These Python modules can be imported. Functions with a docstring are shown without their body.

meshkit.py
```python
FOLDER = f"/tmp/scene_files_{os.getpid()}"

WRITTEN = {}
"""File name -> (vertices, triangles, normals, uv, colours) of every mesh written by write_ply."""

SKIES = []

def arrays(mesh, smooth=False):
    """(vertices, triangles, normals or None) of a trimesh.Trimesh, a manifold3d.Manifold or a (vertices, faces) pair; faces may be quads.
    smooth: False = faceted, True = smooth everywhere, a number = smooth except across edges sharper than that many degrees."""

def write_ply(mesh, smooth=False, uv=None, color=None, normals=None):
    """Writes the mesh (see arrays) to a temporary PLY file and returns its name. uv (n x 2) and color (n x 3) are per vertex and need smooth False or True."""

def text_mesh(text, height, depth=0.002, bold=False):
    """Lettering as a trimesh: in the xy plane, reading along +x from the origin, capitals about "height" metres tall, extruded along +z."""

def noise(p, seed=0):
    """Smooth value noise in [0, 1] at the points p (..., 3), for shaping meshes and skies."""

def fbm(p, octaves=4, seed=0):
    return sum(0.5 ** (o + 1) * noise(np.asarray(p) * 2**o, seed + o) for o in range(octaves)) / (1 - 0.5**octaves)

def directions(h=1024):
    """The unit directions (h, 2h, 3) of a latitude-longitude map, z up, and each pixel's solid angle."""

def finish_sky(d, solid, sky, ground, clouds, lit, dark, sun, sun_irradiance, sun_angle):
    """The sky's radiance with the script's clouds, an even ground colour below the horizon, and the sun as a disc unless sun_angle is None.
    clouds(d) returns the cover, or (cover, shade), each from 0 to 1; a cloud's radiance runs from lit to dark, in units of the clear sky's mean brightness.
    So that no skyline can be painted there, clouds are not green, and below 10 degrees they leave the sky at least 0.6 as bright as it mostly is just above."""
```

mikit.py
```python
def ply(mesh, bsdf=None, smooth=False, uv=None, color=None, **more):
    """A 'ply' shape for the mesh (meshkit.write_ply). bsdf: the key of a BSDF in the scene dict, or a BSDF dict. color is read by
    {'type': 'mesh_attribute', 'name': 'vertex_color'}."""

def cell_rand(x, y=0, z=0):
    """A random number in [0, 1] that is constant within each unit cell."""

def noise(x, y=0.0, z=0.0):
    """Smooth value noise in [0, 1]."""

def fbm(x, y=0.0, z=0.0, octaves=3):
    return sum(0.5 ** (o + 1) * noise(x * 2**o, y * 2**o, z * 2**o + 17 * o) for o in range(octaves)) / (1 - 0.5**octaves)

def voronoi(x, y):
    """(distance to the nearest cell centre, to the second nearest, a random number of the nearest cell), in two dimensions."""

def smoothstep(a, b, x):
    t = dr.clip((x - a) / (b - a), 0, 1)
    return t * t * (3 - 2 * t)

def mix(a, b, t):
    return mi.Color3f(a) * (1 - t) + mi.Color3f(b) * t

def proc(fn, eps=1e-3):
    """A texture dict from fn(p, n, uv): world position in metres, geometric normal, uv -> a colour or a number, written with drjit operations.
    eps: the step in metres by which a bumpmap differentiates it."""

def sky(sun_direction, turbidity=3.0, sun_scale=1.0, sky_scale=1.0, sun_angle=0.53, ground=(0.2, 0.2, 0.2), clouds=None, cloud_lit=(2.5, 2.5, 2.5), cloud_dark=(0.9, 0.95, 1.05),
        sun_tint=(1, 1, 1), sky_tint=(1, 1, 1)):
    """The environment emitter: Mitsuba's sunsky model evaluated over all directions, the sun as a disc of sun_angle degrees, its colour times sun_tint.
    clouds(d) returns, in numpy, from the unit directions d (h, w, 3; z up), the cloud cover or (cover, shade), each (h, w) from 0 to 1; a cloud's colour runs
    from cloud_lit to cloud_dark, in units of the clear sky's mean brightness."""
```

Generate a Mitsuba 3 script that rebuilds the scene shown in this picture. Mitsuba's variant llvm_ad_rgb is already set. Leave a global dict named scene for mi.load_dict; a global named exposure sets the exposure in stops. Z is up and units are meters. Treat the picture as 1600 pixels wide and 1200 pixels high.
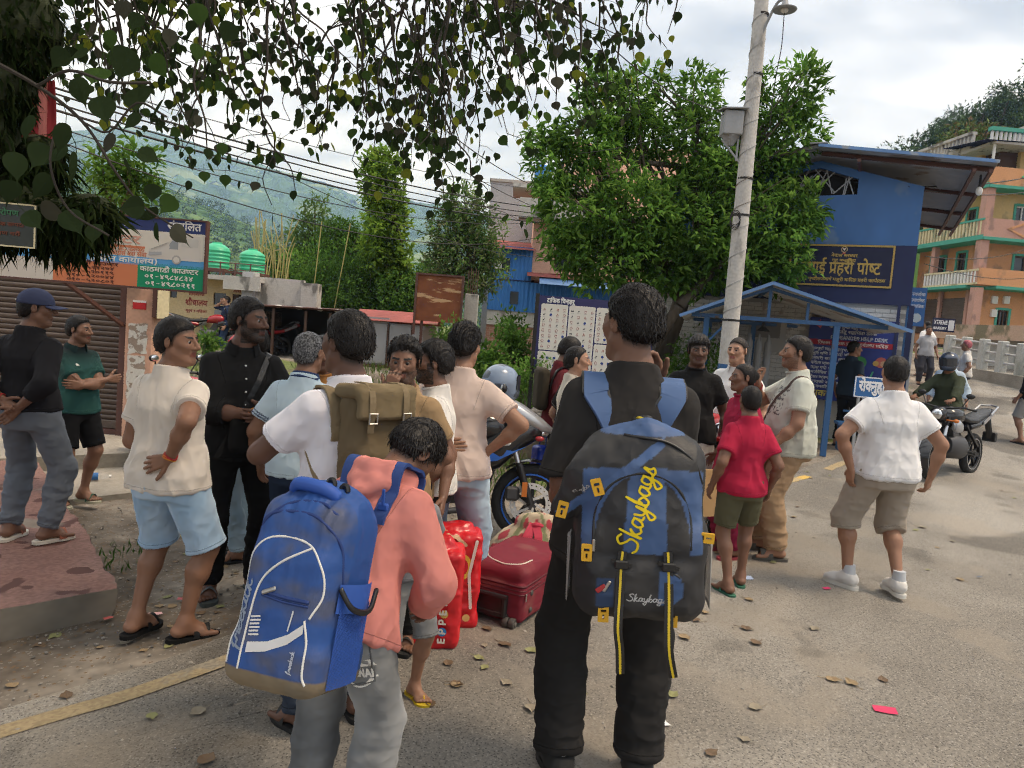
import math, random, glob
import numpy as np, trimesh, mitsuba as mi, drjit as dr
import mikit, meshkit
import manifold3d as m3
import shapely
from shapely import affinity
from shapely.geometry import Polygon, LineString, Point, box as sbox
from mikit import proc, noise, fbm, voronoi, cell_rand, smoothstep, mix
T = mi.ScalarTransform4f
scene, labels = {'type': 'scene'}, {}
exposure = 2.68
# ---------------------------------------------------------------- camera: eye 1.62 m above the road, tilted 4.3 deg down, rolled 4.5 deg
PITCH, ROLL = math.radians(-4.3), math.radians(4.5)
FWD = np.array([0, math.cos(PITCH), math.sin(PITCH)])
U0 = np.cross([1., 0, 0], FWD)
UP = -math.sin(ROLL) * np.array([1., 0, 0]) + math.cos(ROLL) * U0
EYE = np.array([0, 0, 1.62])
scene['camera'] = {'type': 'perspective', 'fov': 2 * math.degrees(math.atan(800 / 1164.)), 'fov_axis': 'x', 'near_clip': .05, 'far_clip': 9000.,
                   'to_world': T().look_at(origin=EYE.tolist(), target=(EYE + FWD).tolist(), up=UP.tolist())}
# ---------------------------------------------------------------- sky: bright overcast, the sun veiled high at the right
def cloud_cover(d):
    z = np.maximum(d[..., 2], .02)
    q = np.stack([d[..., 0] / (z + .25), d[..., 1] / (z + .25), z * 0], -1)
    a = meshkit.fbm(q * [1.5, 2.6, 1] + [3.1, 7.7, 0], 5, 3)
    b = meshkit.fbm(q * [3.0, 6.0, 1] + [1.1, 2.2, 0], 5, 8)
    shade = np.clip((1 - z) * .80 + (a * .62 + b * .38 - .5) * 2.7, 0, 1)      # an overcast sky is about three times as bright overhead as near the horizon
    return np.ones_like(z) * .97, shade
scene['sky'] = mikit.sky((.45, -.1, .85), turbidity=4, sun_scale=.30, sun_angle=15, clouds=cloud_cover, cloud_lit=(2.55, 2.56, 2.6), cloud_dark=(.56, .64, .79), sun_tint=(1, .98, .95))
labels['sky'] = {'kind': 'structure'}

# ---------------------------------------------------------------- helpers
V = lambda *a: np.array(a, float)
def unit(v):
    v = np.asarray(v, float); return v / max(np.linalg.norm(v), 1e-9)
def numbered(k):
    if k not in USED: USED[k] = 0; return k
    USED[k] += 1; return f'{k}_{USED[k]:03d}'
USED = {}
def thing(name, label, cat, group=None):
    k = numbered(name); labels[k] = {'label': label, 'category': cat}
    if group: labels[k]['group'] = group
    return k
def put(name, mesh, bsdf, parent=None, smooth=False, color=None, label=None, kind=None, raw=False, **more):
    k = numbered((parent + '__' if parent else '') + name)
    if raw: scene[k] = {**mesh, **more}
    else:
        if isinstance(mesh, list): mesh = cat(mesh)
        scene[k] = mikit.ply(mesh, bsdf, smooth=smooth, color=color, **more)
    if label or kind:
        labels[k] = {}
        if label: labels[k]['label'] = label
        if kind: labels[k]['kind'] = kind
    return k
def tagged(name, mesh, bsdf, label, category, group=None, kind=None, **kw):
    k = put(name, mesh, bsdf, **kw)
    labels[k] = {'label': label, 'category': category}
    if group: labels[k]['group'] = group
    if kind: labels[k]['kind'] = kind
    return k
def structure(name, mesh, bsdf, **kw):
    return put(name, mesh, bsdf, kind='structure', **kw)
def cat(ms):
    ms = [m if isinstance(m, trimesh.Trimesh) else trimesh.Trimesh(*m, process=False) for m in ms]
    return trimesh.util.concatenate(ms) if len(ms) > 1 else ms[0]
def tm(v, f): return trimesh.Trimesh(np.asarray(v, float), np.asarray(f, int), process=False)
def rotz(a): c, s = math.cos(a), math.sin(a); return np.array([[c, -s, 0], [s, c, 0], [0, 0, 1.]])
def rotx(a): c, s = math.cos(a), math.sin(a); return np.array([[1., 0, 0], [0, c, -s], [0, s, c]])
def roty(a): c, s = math.cos(a), math.sin(a); return np.array([[c, 0, s], [0, 1., 0], [-s, 0, c]])
def xf(mesh, R=None, t=(0, 0, 0), s=1.):
    v = np.asarray(mesh.vertices) * s
    if R is not None: v = v @ np.asarray(R).T
    return tm(v + np.asarray(t, float), mesh.faces)
def box(x0, x1, y0, y1, z0, z1, bev=0.):
    if bev <= 0:
        return xf(trimesh.creation.box([1, 1, 1]), None, (0, 0, 0)).apply_scale([x1 - x0, y1 - y0, z1 - z0]).apply_translation([(x0 + x1) / 2, (y0 + y1) / 2, (z0 + z1) / 2])
    b = min(bev, (x1 - x0) / 2.01, (y1 - y0) / 2.01, (z1 - z0) / 2.01)
    p = []
    for i in range(3):
        for sx in (0, 1):
            for sy in (0, 1):
                for sz in (0, 1):
                    q = [[x0 + b, x1 - b][sx], [y0 + b, y1 - b][sy], [z0 + b, z1 - b][sz]]
                    q[i] = [[x0, x1], [y0, y1], [z0, z1]][i][(sx, sy, sz)[i]]
                    p.append(q)
    return trimesh.convex.convex_hull(np.array(p))
def obox(c, size, R=None, bev=0.):
    h = np.array(size) / 2
    return xf(box(-h[0], h[0], -h[1], h[1], -h[2], h[2], bev), R, c)
def beam(a, b, w, h=None, up=(0, 0, 1)):
    a, b = V(*a), V(*b); d = unit(b - a); s = unit(np.cross(d, up) if abs(d @ up) < .99 else np.cross(d, [1, 0, 0])); u = np.cross(s, d)
    return obox((a + b) / 2, (w, np.linalg.norm(b - a), h or w), np.stack([s, d, u], 1))
def tube(pts, r, n=8, closed=False, caps=True):
    """a tube along the points with radius r (one number or one per point)"""
    P = np.asarray(pts, float); m = len(P); r = np.broadcast_to(np.asarray(r, float), (m,))
    t = np.roll(P, -1, 0) - np.roll(P, 1, 0) if closed else np.gradient(P, axis=0)
    t /= np.maximum(np.linalg.norm(t, axis=1, keepdims=True), 1e-9)
    s = np.cross(t[0], [0, 0, 1] if abs(t[0][2]) < .9 else [1, 0, 0]); S = []
    for k in range(m):
        s = s - t[k] * (s @ t[k]); s = unit(s); S.append(s)
    S = np.array(S); B = np.cross(t, S); a = np.arange(n) * 2 * math.pi / n
    v = (P[:, None] + r[:, None, None] * (np.cos(a)[None, :, None] * S[:, None] + np.sin(a)[None, :, None] * B[:, None])).reshape(-1, 3)
    f = []
    for k in range(m if closed else m - 1):
        i = np.arange(n); j = (i + 1) % n; k2 = (k + 1) % m
        f.append(np.stack([k * n + i, k * n + j, k2 * n + j], 1)); f.append(np.stack([k * n + i, k2 * n + j, k2 * n + i], 1))
    f = np.vstack(f)
    if caps and not closed:
        v = np.vstack([v, P[:1], P[-1:]]); i = np.arange(n); j = (i + 1) % n
        f = np.vstack([f, np.stack([j, i, i * 0 + m * n], 1), np.stack([(m - 1) * n + i, (m - 1) * n + j, i * 0 + m * n + 1], 1)])
    return tm(v, f)
def curve(pts, n=24, closed=False):
    """Catmull-Rom through the points"""
    P = np.asarray(pts, float)
    Q = np.vstack([P[-1:], P, P[:2]]) if closed else np.vstack([2 * P[0] - P[1], P, 2 * P[-1] - P[-2]])
    out = []
    for k in range(len(Q) - 3):
        for t in np.linspace(0, 1, max(2, n // (len(Q) - 3)), endpoint=False):
            a, b, c, d = Q[k:k + 4]
            out.append(.5 * (2 * b + (c - a) * t + (2 * a - 5 * b + 4 * c - d) * t * t + (3 * b - a - 3 * c + d) * t ** 3))
    if not closed: out.append(P[-1])
    return np.array(out)
def lathe(prof, n=24, a0=0., a1=2 * math.pi):
    prof = np.asarray(prof, float); full = abs(a1 - a0 - 2 * math.pi) < 1e-6
    a = np.linspace(a0, a1, n, endpoint=not full)
    v = np.stack([prof[:, None, 0] * np.cos(a), prof[:, None, 0] * np.sin(a), prof[:, None, 1] + 0 * a], -1).reshape(-1, 3)
    f = []
    for k in range(len(prof) - 1):
        for i in range(n if full else n - 1):
            j = (i + 1) % n; f += [[k * n + i, k * n + j, (k + 1) * n + j], [k * n + i, (k + 1) * n + j, (k + 1) * n + i]]
    return tm(v, f)
def prism(poly, h, z0=0.):
    """extrude a shapely polygon (or outline) up by h"""
    if not hasattr(poly, 'geom_type'): poly = Polygon(poly)
    gs = [g for g in getattr(poly, 'geoms', [poly]) if g.geom_type == 'Polygon' and g.area > 1e-9]
    return cat([trimesh.creation.extrude_polygon(g, h, engine='earcut') for g in gs]).apply_translation([0, 0, z0])
def densify(mesh, n):
    v, f = trimesh.remesh.subdivide_to_size(mesh.vertices, mesh.faces, n, max_iter=8); return tm(v, f)
def ball(c, r, sub=2):
    m = trimesh.creation.icosphere(sub); return tm(m.vertices * np.asarray(r) + np.asarray(c, float), m.faces)
WALLF = lambda x, y, z, yaw=0.: (rotz(yaw) @ np.array([[1., 0, 0], [0, 0, -1], [0, 1, 0]]), np.array([x, y, z], float))   # the xy plane stood upright, its +z towards -y

# ---------------------------------------------------------------- lettering (Devanagari is shaped by hand: pre-base i, half forms, subjoined ra, reph)
from PIL import Image, ImageDraw, ImageFont
_fd = ImageFont.truetype(glob.glob('/opt/blender-*/*/datafiles/fonts/NotoSansDevanagari-Regular.woff2')[0], 96)
_fl = ImageFont.truetype(glob.glob('/opt/blender-*/*/datafiles/fonts/Inter.woff2')[0], 96)
def _glyphs(word):
    """list of (char, half) and marks in visual order"""
    out, i, w = [], 0, word
    isc = lambda c: '\u0915' <= c <= '\u0939'
    while i < len(w):
        c = w[i]
        if isc(c):
            cl = [c]; i += 1
            while i + 1 < len(w) and w[i] == '\u094d' and isc(w[i + 1]): cl.append(w[i + 1]); i += 2
            vir = i < len(w) and w[i] == '\u094d'
            if vir: i += 1
            reph = len(cl) > 1 and cl[0] == 'र'
            if reph: cl = cl[1:]
            sub = len(cl) > 1 and cl[-1] == 'र'
            if sub: cl = cl[:-1]
            marks = ''
            while i < len(w) and ('\u093e' <= w[i] <= '\u094c' or w[i] in '\u0900\u0901\u0902\u0903\u0943'): marks += w[i]; i += 1
            if 'ि' in marks: out.append(('ि', 0, '')); marks = marks.replace('ि', '')
            for k in cl[:-1]: out.append((k, 1, ''))
            out.append((cl[-1], 0, ('R' if sub else '') + ('^' if reph else '') + ('\u094d' if vir else '') + marks))
        else:
            out.append((c, 0, '')); i += 1
    return out
def text_poly(text, height, bold=0):
    """a text as a shapely shape, baseline at y = 0, from x = 0; height = the letters' height"""
    deva = any('\u0900' <= c <= '\u097f' for c in text)
    im = Image.new('L', (90 * len(text) + 200, 220)); d = ImageDraw.Draw(im); x, base = 60., 140
    if not deva:
        d.text((x, base), text, 255, font=_fl, anchor='ls', stroke_width=bold); s = height / 70.
    else:
        s = height / 66.
        for c, half, marks in _glyphs(text):
            f = _fd if '\u0900' <= c <= '\u097f' else _fl
            adv = f.getlength(c)
            if half:
                g = Image.new('L', im.size); ImageDraw.Draw(g).text((x, base), c, 255, font=f, anchor='ls', stroke_width=bold)
                cut = int(x + adv * (.66 if c not in 'टडक' else .9)); g.paste(0, (cut, 0, g.size[0], 220)); im.paste(255, (0, 0), g); x += adv * (.62 if c not in 'टडक' else .8); continue
            d.text((x, base), c, 255, font=f, anchor='ls', stroke_width=bold)
            if 'R' in marks: d.line([(x + adv * .52, base - 22), (x + adv * .12, base - 2)], 255, 8 + 2 * bold)
            if '^' in marks: d.arc([x + adv * .5, base - 92, x + adv * .95, base - 62], 160, 420, 255, 8 + bold)
            for m in marks:
                if m in 'R^': continue
                if m in 'ाीोौ': x += adv; adv = f.getlength(m)
                if m in 'ाीोौ': d.text((x, base), m, 255, font=f, anchor='ls', stroke_width=bold)
                else: d.text((x + (adv if m in 'ेैंँुूृ्' else adv), base), m, 255, font=f, anchor='ls', stroke_width=bold)
            x += adv
    a = np.asarray(im) > 127
    on = np.pad(a, ((0, 0), (1, 1))).astype(np.int8)
    rows, st = np.nonzero(np.diff(on, axis=1) == 1); en = np.nonzero(np.diff(on, axis=1) == -1)[1]
    if len(rows) == 0: return Polygon()
    g = shapely.union_all(shapely.box(st, -rows - 1, en, -rows)).buffer(.6).buffer(-.6).simplify(1.0)
    return affinity.affine_transform(g, [s, 0, 0, s, -60 * s, base * s])
def fit(g, w=None, cx=None, x=None, y=0.):
    """scale a lettering shape to the width w and place it (cx = centred there, x = from there), baseline y"""
    if g.is_empty: return g
    x0, _, x1, _ = g.bounds
    if w: g = affinity.scale(g, w / (x1 - x0), 1, origin=(0, 0)); x0, _, x1, _ = g.bounds
    return affinity.translate(g, (cx - (x0 + x1) / 2) if cx is not None else (x or 0) - x0, y)
def on_wall(g, fr, off=.003, depth=.002):
    return xf(prism(g, depth, off), fr[0], fr[1])
# ---------------------------------------------------------------- distance fields -> meshes (smooth unions of tapered limbs; sparse surface nets)
# a field is (function, bounds lo, hi)
def smin(a, b, k):
    if k <= 0: return np.minimum(a, b)
    h = np.maximum(k - np.abs(a - b), 0) / k
    return np.minimum(a, b) - h * h * k * .25
def smax(a, b, k): return -smin(-a, -b, k)
def cone(a, b, r1, r2, flat=None, k=1.):
    """tapered capsule; flat = direction in which it is k times as thick"""
    a, b = np.asarray(a, np.float32), np.asarray(b, np.float32); ba = b - a; L2 = max(float(ba @ ba), 1e-10)
    if flat is not None: flat = np.asarray(unit(flat), np.float32)
    def f(p):
        q = p - a; t = np.clip(q @ ba / L2, 0, 1); q = q - t[:, None] * ba
        if flat is not None: q = q + (q @ flat)[:, None] * flat * (1 / k - 1)
        d = np.sqrt((q * q).sum(1)) - (r1 + t * (r2 - r1))
        return d * (min(k, 1.) if flat is not None else 1)
    R = max(r1, r2) * max(k, 1) + .0
    return f, np.minimum(a, b) - R, np.maximum(a, b) + R
def ell(c, r, R=None):
    c, r = np.asarray(c, np.float32), np.asarray(r, np.float32); R = None if R is None else np.asarray(R, np.float32)
    def f(p):
        q = p - c
        if R is not None: q = q @ R
        q = q / r; k0 = np.sqrt((q * q).sum(1)); q = q / r; k1 = np.sqrt((q * q).sum(1))
        return k0 * (k0 - 1) / np.maximum(k1, 1e-6)
    m = r.max(); return f, c - m, c + m
def loft(O, R, secs, cap=.01, pw=2.3):
    """stacked super-ellipses (s, rx, ry, cx, cy) in the frame R at O"""
    O, R = np.asarray(O, np.float32), np.asarray(R, np.float32); S = np.array([list(x) + [0] * (5 - len(x)) for x in secs], float)
    ss = np.linspace(S[0, 0], S[-1, 0], 60)
    from scipy.interpolate import PchipInterpolator
    tab = np.stack([PchipInterpolator(S[:, 0], S[:, k])(ss) for k in range(1, 5)])
    def f(p):
        q = (p - O) @ R; z = q[:, 2]
        rx, ry, cx, cy = (np.interp(z, ss, tab[k]) for k in range(4))
        u, v = (q[:, 0] - cx) / rx, (q[:, 1] - cy) / ry
        d = ((np.abs(u) ** pw + np.abs(v) ** pw) ** (1 / pw) - 1) * np.minimum(rx, ry)
        return smax(d, np.maximum(S[0, 0] - z, z - S[-1, 0]), cap).astype(np.float32)
    m = max(S[:, 1].max() + np.abs(S[:, 3]).max(), S[:, 2].max() + np.abs(S[:, 4]).max())
    e = np.array([[x, y, z] for x in (-m, m) for y in (-m, m) for z in (S[0, 0], S[-1, 0])]) @ R.T + O
    return f, e.min(0), e.max(0)
def rbx(c, h, r, R=None):
    c, h = np.asarray(c, np.float32), np.asarray(h, np.float32)
    def f(p):
        q = p - c
        if R is not None: q = q @ R
        q = np.abs(q) - h + r; return np.sqrt((np.maximum(q, 0) ** 2).sum(1)) + np.minimum(q.max(1), 0) - r
    m = np.linalg.norm(h); return f, c - m, c + m
def chain(prims, k, kk=None):
    """smooth union of prims as one prim; each prim is evaluated only near its bounds"""
    lo = np.min([p[1] for p in prims], 0); hi = np.max([p[2] for p in prims], 0)
    def f(p):
        d = np.full(len(p), 1., np.float32); px, py, pz = np.ascontiguousarray(p.T)
        for j, (g, a, b) in enumerate(prims):
            i = np.nonzero((pz > a[2] - .08) & (pz < b[2] + .08) & (px > a[0] - .08) & (px < b[0] + .08) & (py > a[1] - .08) & (py < b[1] + .08))[0]; n = len(i)
            if n == 0: continue
            kj = kk[j] if kk else k
            if n > .8 * len(p): d = smin(d, g(p), kj)
            else: d[i] = smin(d[i], g(p[i]), kj)
        return d
    return f, lo, hi
def grow(pr, o): g = pr[0]; return (lambda p: g(p) - o), pr[1] - o, pr[2] + o
def cut(pr, *cs):
    """keep where every c(p) < 0"""
    g = pr[0]
    def f(p):
        d = g(p)
        for c in cs: d = np.maximum(d, c(p))
        return d
    return f, pr[1], pr[2]
def carve(pr, other, k=.004):
    g, o = pr[0], other[0]
    def f(p):
        d = g(p); i = np.arange(len(p))
        if len(i): d[i] = smax(d[i], -o(p[i]), k)
        return d
    return f, pr[1], pr[2]
def plane(c, n):
    c, n = np.asarray(c, np.float32), np.asarray(unit(n), np.float32); return lambda p: (p - c) @ n     # keeps the side opposite to n
def lines(lo, hi, h, bands):
    out = [lo]
    while out[-1] < hi:
        x = out[-1]; s = h
        for a, b, hf in bands:
            if a - h < x < b: s = min(s, hf)
        out.append(x + s)
    n = (-(len(out) - 1)) % 4
    return np.array(out + [out[-1] + h * (k + 1) for k in range(n)], np.float32)
def nets(pr, h, bands=()):
    """the zero level of a field as a trimesh; bands: boxes (lo, hi, step) meshed more finely"""
    f, lo, hi = pr; lo, hi = lo - 2.5 * h, hi + 2.5 * h
    ax = [lines(lo[k], hi[k], h, [(b[0][k], b[1][k], b[2]) for b in bands]) for k in range(3)]
    n = [len(a) for a in ax]; c = [a[::4] for a in ax]; nc = [len(a) for a in c]
    grid = lambda a: np.stack(np.meshgrid(*a, indexing='ij'), -1).reshape(-1, 3)
    D = f(grid(c)).reshape(nc)
    sz = np.sqrt(sum(np.gradient(c[k]).reshape([-1 if j == k else 1 for j in range(3)]) ** 2 for k in range(3)))
    near = np.abs(D) < 1.05 * sz
    cell = np.zeros([x - 1 for x in nc], bool)
    for a, b, e in np.ndindex(2, 2, 2): cell |= near[a:nc[0] - 1 + a, b:nc[1] - 1 + b, e:nc[2] - 1 + e]
    up = lambda A: A.repeat(4, 0).repeat(4, 1).repeat(4, 2)
    dense = up(np.where(D[:-1, :-1, :-1] > 0, 1., -1.).astype(np.float32)); m = up(cell)
    full = np.ones(n, np.float32); full[:-1, :-1, :-1] = dense
    mask = np.zeros(n, bool)
    for a, b, e in np.ndindex(2, 2, 2): mask[a:n[0] - 1 + a, b:n[1] - 1 + b, e:n[2] - 1 + e] |= m
    i = np.nonzero(mask); full[i] = f(np.stack([ax[k][i[k]] for k in range(3)], 1)); D = full
    s = D < 0
    K = sum(s[a:n[0] - 1 + a, b:n[1] - 1 + b, e:n[2] - 1 + e].astype(np.int8) for a, b, e in np.ndindex(2, 2, 2))
    act = (K > 0) & (K < 8); I = np.stack(np.nonzero(act), 1); idx = np.full(act.shape, -1, np.int64); idx[tuple(I.T)] = np.arange(len(I))
    acc, cnt = np.zeros((len(I), 3)), np.zeros(len(I))
    X = [a.astype(float) for a in ax]
    for axis in range(3):
        for o1, o2 in np.ndindex(2, 2):
            a = I.copy(); others = [k for k in range(3) if k != axis]; a[:, others[0]] += o1; a[:, others[1]] += o2
            b = a.copy(); b[:, axis] += 1
            da, db = D[tuple(a.T)], D[tuple(b.T)]; cr = (da < 0) != (db < 0); t = np.where(cr, da / np.where(cr, da - db, 1), 0)
            pa = np.stack([X[k][a[:, k]] for k in range(3)], 1); pb = np.stack([X[k][b[:, k]] for k in range(3)], 1)
            acc += np.where(cr[:, None], pa + (pb - pa) * t[:, None], 0); cnt += cr
    v = acc / np.maximum(cnt, 1)[:, None]; quads = []
    for axis in range(3):
        o = [k for k in range(3) if k != axis]
        sl = [slice(1, -1)] * 3; sl[axis] = slice(None, -1); sm = [slice(1, -1)] * 3; sm[axis] = slice(1, None)
        A, B = s[tuple(sl)], s[tuple(sm)]; E = np.stack(np.nonzero(A != B), 1); fl = A[tuple(E.T)]
        E[:, o[0]] += 1; E[:, o[1]] += 1
        q = []
        for d0, d1 in ((1, 1), (0, 1), (0, 0), (1, 0)):
            e = E.copy(); e[:, o[0]] -= d0; e[:, o[1]] -= d1; q.append(idx[tuple(e.T)])
        q = np.stack(q, 1); flip = fl if axis != 1 else ~fl
        q[~flip] = q[~flip][:, ::-1]; quads.append(q)
    q = np.vstack(quads); q = q[(q >= 0).all(1)]
    return tm(v, np.vstack([q[:, [0, 1, 2]], q[:, [0, 2, 3]]]))
def normals(m):
    v, f = np.asarray(m.vertices), np.asarray(m.faces); n = np.zeros_like(v); fn = np.cross(v[f[:, 1]] - v[f[:, 0]], v[f[:, 2]] - v[f[:, 0]])
    for k in range(3): np.add.at(n, f[:, k], fn)
    return n / np.maximum(np.linalg.norm(n, axis=1, keepdims=True), 1e-12)
def seam(m, o, n, r=.0016, keep=None):
    """a thin line of stitching where a plane cuts the mesh"""
    s = trimesh.intersections.mesh_plane(m, np.asarray(n, float), np.asarray(o, float))
    if keep is not None and len(s): s = s[keep(s.mean(1))]
    if not len(s): return None
    n = unit(n); d = s[:, 1] - s[:, 0]; u = np.cross(d, n); u /= np.maximum(np.linalg.norm(u, axis=1, keepdims=True), 1e-9)
    c = [u * r, n * r, -u * r, -n * r]; v = np.stack([s[:, k] + q for k in (0, 1) for q in np.broadcast_arrays(*c)], 1).reshape(-1, 3); i = (np.arange(len(s)) * 8)[:, None]
    return tm(v, np.concatenate([i + [a, (a + 1) % 4, (a + 1) % 4 + 4] for a in range(4)] + [i + [a, (a + 1) % 4 + 4, a + 4] for a in range(4)]))
def wrinkle(m, amp, fn):
    n = normals(m); d = fn(np.asarray(m.vertices)); m.vertices = m.vertices + n * (amp * d)[:, None]; return m
# ---------------------------------------------------------------- materials
VC = {'type': 'mesh_attribute', 'name': 'vertex_color'}
def two(b): return {'type': 'twosided', 'bsdf': b}
def pri(color, rough=.7, **k):
    c = color if isinstance(color, dict) else {'type': 'rgb', 'value': list(map(float, color))}
    return {'type': 'principled', 'base_color': c, 'roughness': rough, **k}
def bumped(b, fn, eps=1e-3): return {'type': 'bumpmap', 'arbitrary': proc(fn, eps), 'bsdf': b}
def mat(name, b, ts=True): scene[name] = two(b) if ts else b; return name
rgb = lambda f: proc(f)
mat('skin', bumped(pri(VC, .5, specular=.4), lambda p, n, uv: .0009 * fbm(p.x * 120, p.y * 120, p.z * 120, 2)))
mat('wet', pri(VC, .12, specular=.5))
mat('hair', bumped(pri(VC, .5, specular=.3), lambda p, n, uv: .0014 * noise(p.x * 330, p.y * 330, p.z * 55)))
mat('cloth', bumped(pri(VC, .92, specular=.15, sheen=.25), lambda p, n, uv: .0012 * fbm(p.x * 48, p.y * 48, p.z * 60, 3) + .0005 * noise(p.x * 260, p.y * 260, p.z * 420) - .010 * dr.abs(2 * noise(p.x * 15 + 2 * p.z, p.y * 15, p.z * 6.5) - 1) * noise(p.x * 5, p.y * 5 + 7, p.z * 5) - .005 * dr.abs(2 * noise(p.x * 31 - 9 * p.z, p.y * 31, p.z * 17 + 5) - 1)))
mat('cloth_two', pri(VC, .6, specular=.3))
mat('nylon', bumped(pri(VC, .55, specular=.35), lambda p, n, uv: .005 * fbm(p.x * 14, p.y * 14, p.z * 22, 4) - .004 * dr.abs(2 * noise(p.x * 26, p.y * 26, p.z * 11) - 1) + .0004 * noise(p.x * 300, p.y * 300, p.z * 300)))
mat('rubber_pale', pri((.55, .54, .50), .6))
mat('sock', pri((.42, .44, .47), .95))
# ================================================================ THE SETTING: ground, road, lines, plinth, paths, hills
def sst(t): t = np.clip(t, 0, 1); return t * t * (3 - 2 * t)
def gz(x, y):
    x, y = np.asarray(x, float), np.asarray(y, float)
    z = -.14 * sst((-.75 - x) / 1.7) * (1 - sst((y - 9) / 6))
    z = z + .45 * sst((y - 9) / 11) * sst((3.2 - x) / 3) + .12 * sst((y - 9.5) / 2) * sst((x - 2) / 2) * sst((8 - x) / 2)
    r = np.maximum(y - 12.2, 0) * .135; r = 3.6 * (1 - np.exp(-r / 3.6)); z = z + r * sst((x - 6.5) / 2.5)
    return z
def sheet(xs, ys, zf, keep=None):
    X, Y = np.meshgrid(xs, ys, indexing='ij'); v = np.stack([X, Y, zf(X, Y)], -1).reshape(-1, 3); n, m = X.shape
    i = (np.arange(n - 1)[:, None] * m + np.arange(m - 1)[None]).reshape(-1); f = np.vstack([np.stack([i, i + m, i + m + 1], 1), np.stack([i, i + m + 1, i + 1], 1)])
    return tm(v, f)
def spaced(a, b, h, far, g=1.35):
    c = list(np.arange(a, b + h / 2, h)); s = h
    while c[-1] < far: s *= g; c.append(c[-1] + s)
    s = h; d = [a - h]
    while d[-1] > -far: s *= g; d.append(d[-1] - s)
    return np.array(d[::-1] + c)
def poly_sheet(poly, size, zf, off):
    """a flat polygon laid on the terrain"""
    v, f = trimesh.creation.triangulate_polygon(poly, engine='earcut'); v = np.column_stack([v, v[:, 0] * 0])
    v, f = trimesh.remesh.subdivide_to_size(v, f, size, max_iter=12); v[:, 2] = zf(v[:, 0], v[:, 1]) + off
    m = tm(v, f); return m if m.face_normals[:, 2].mean() > 0 else tm(v, f[:, ::-1])
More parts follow.
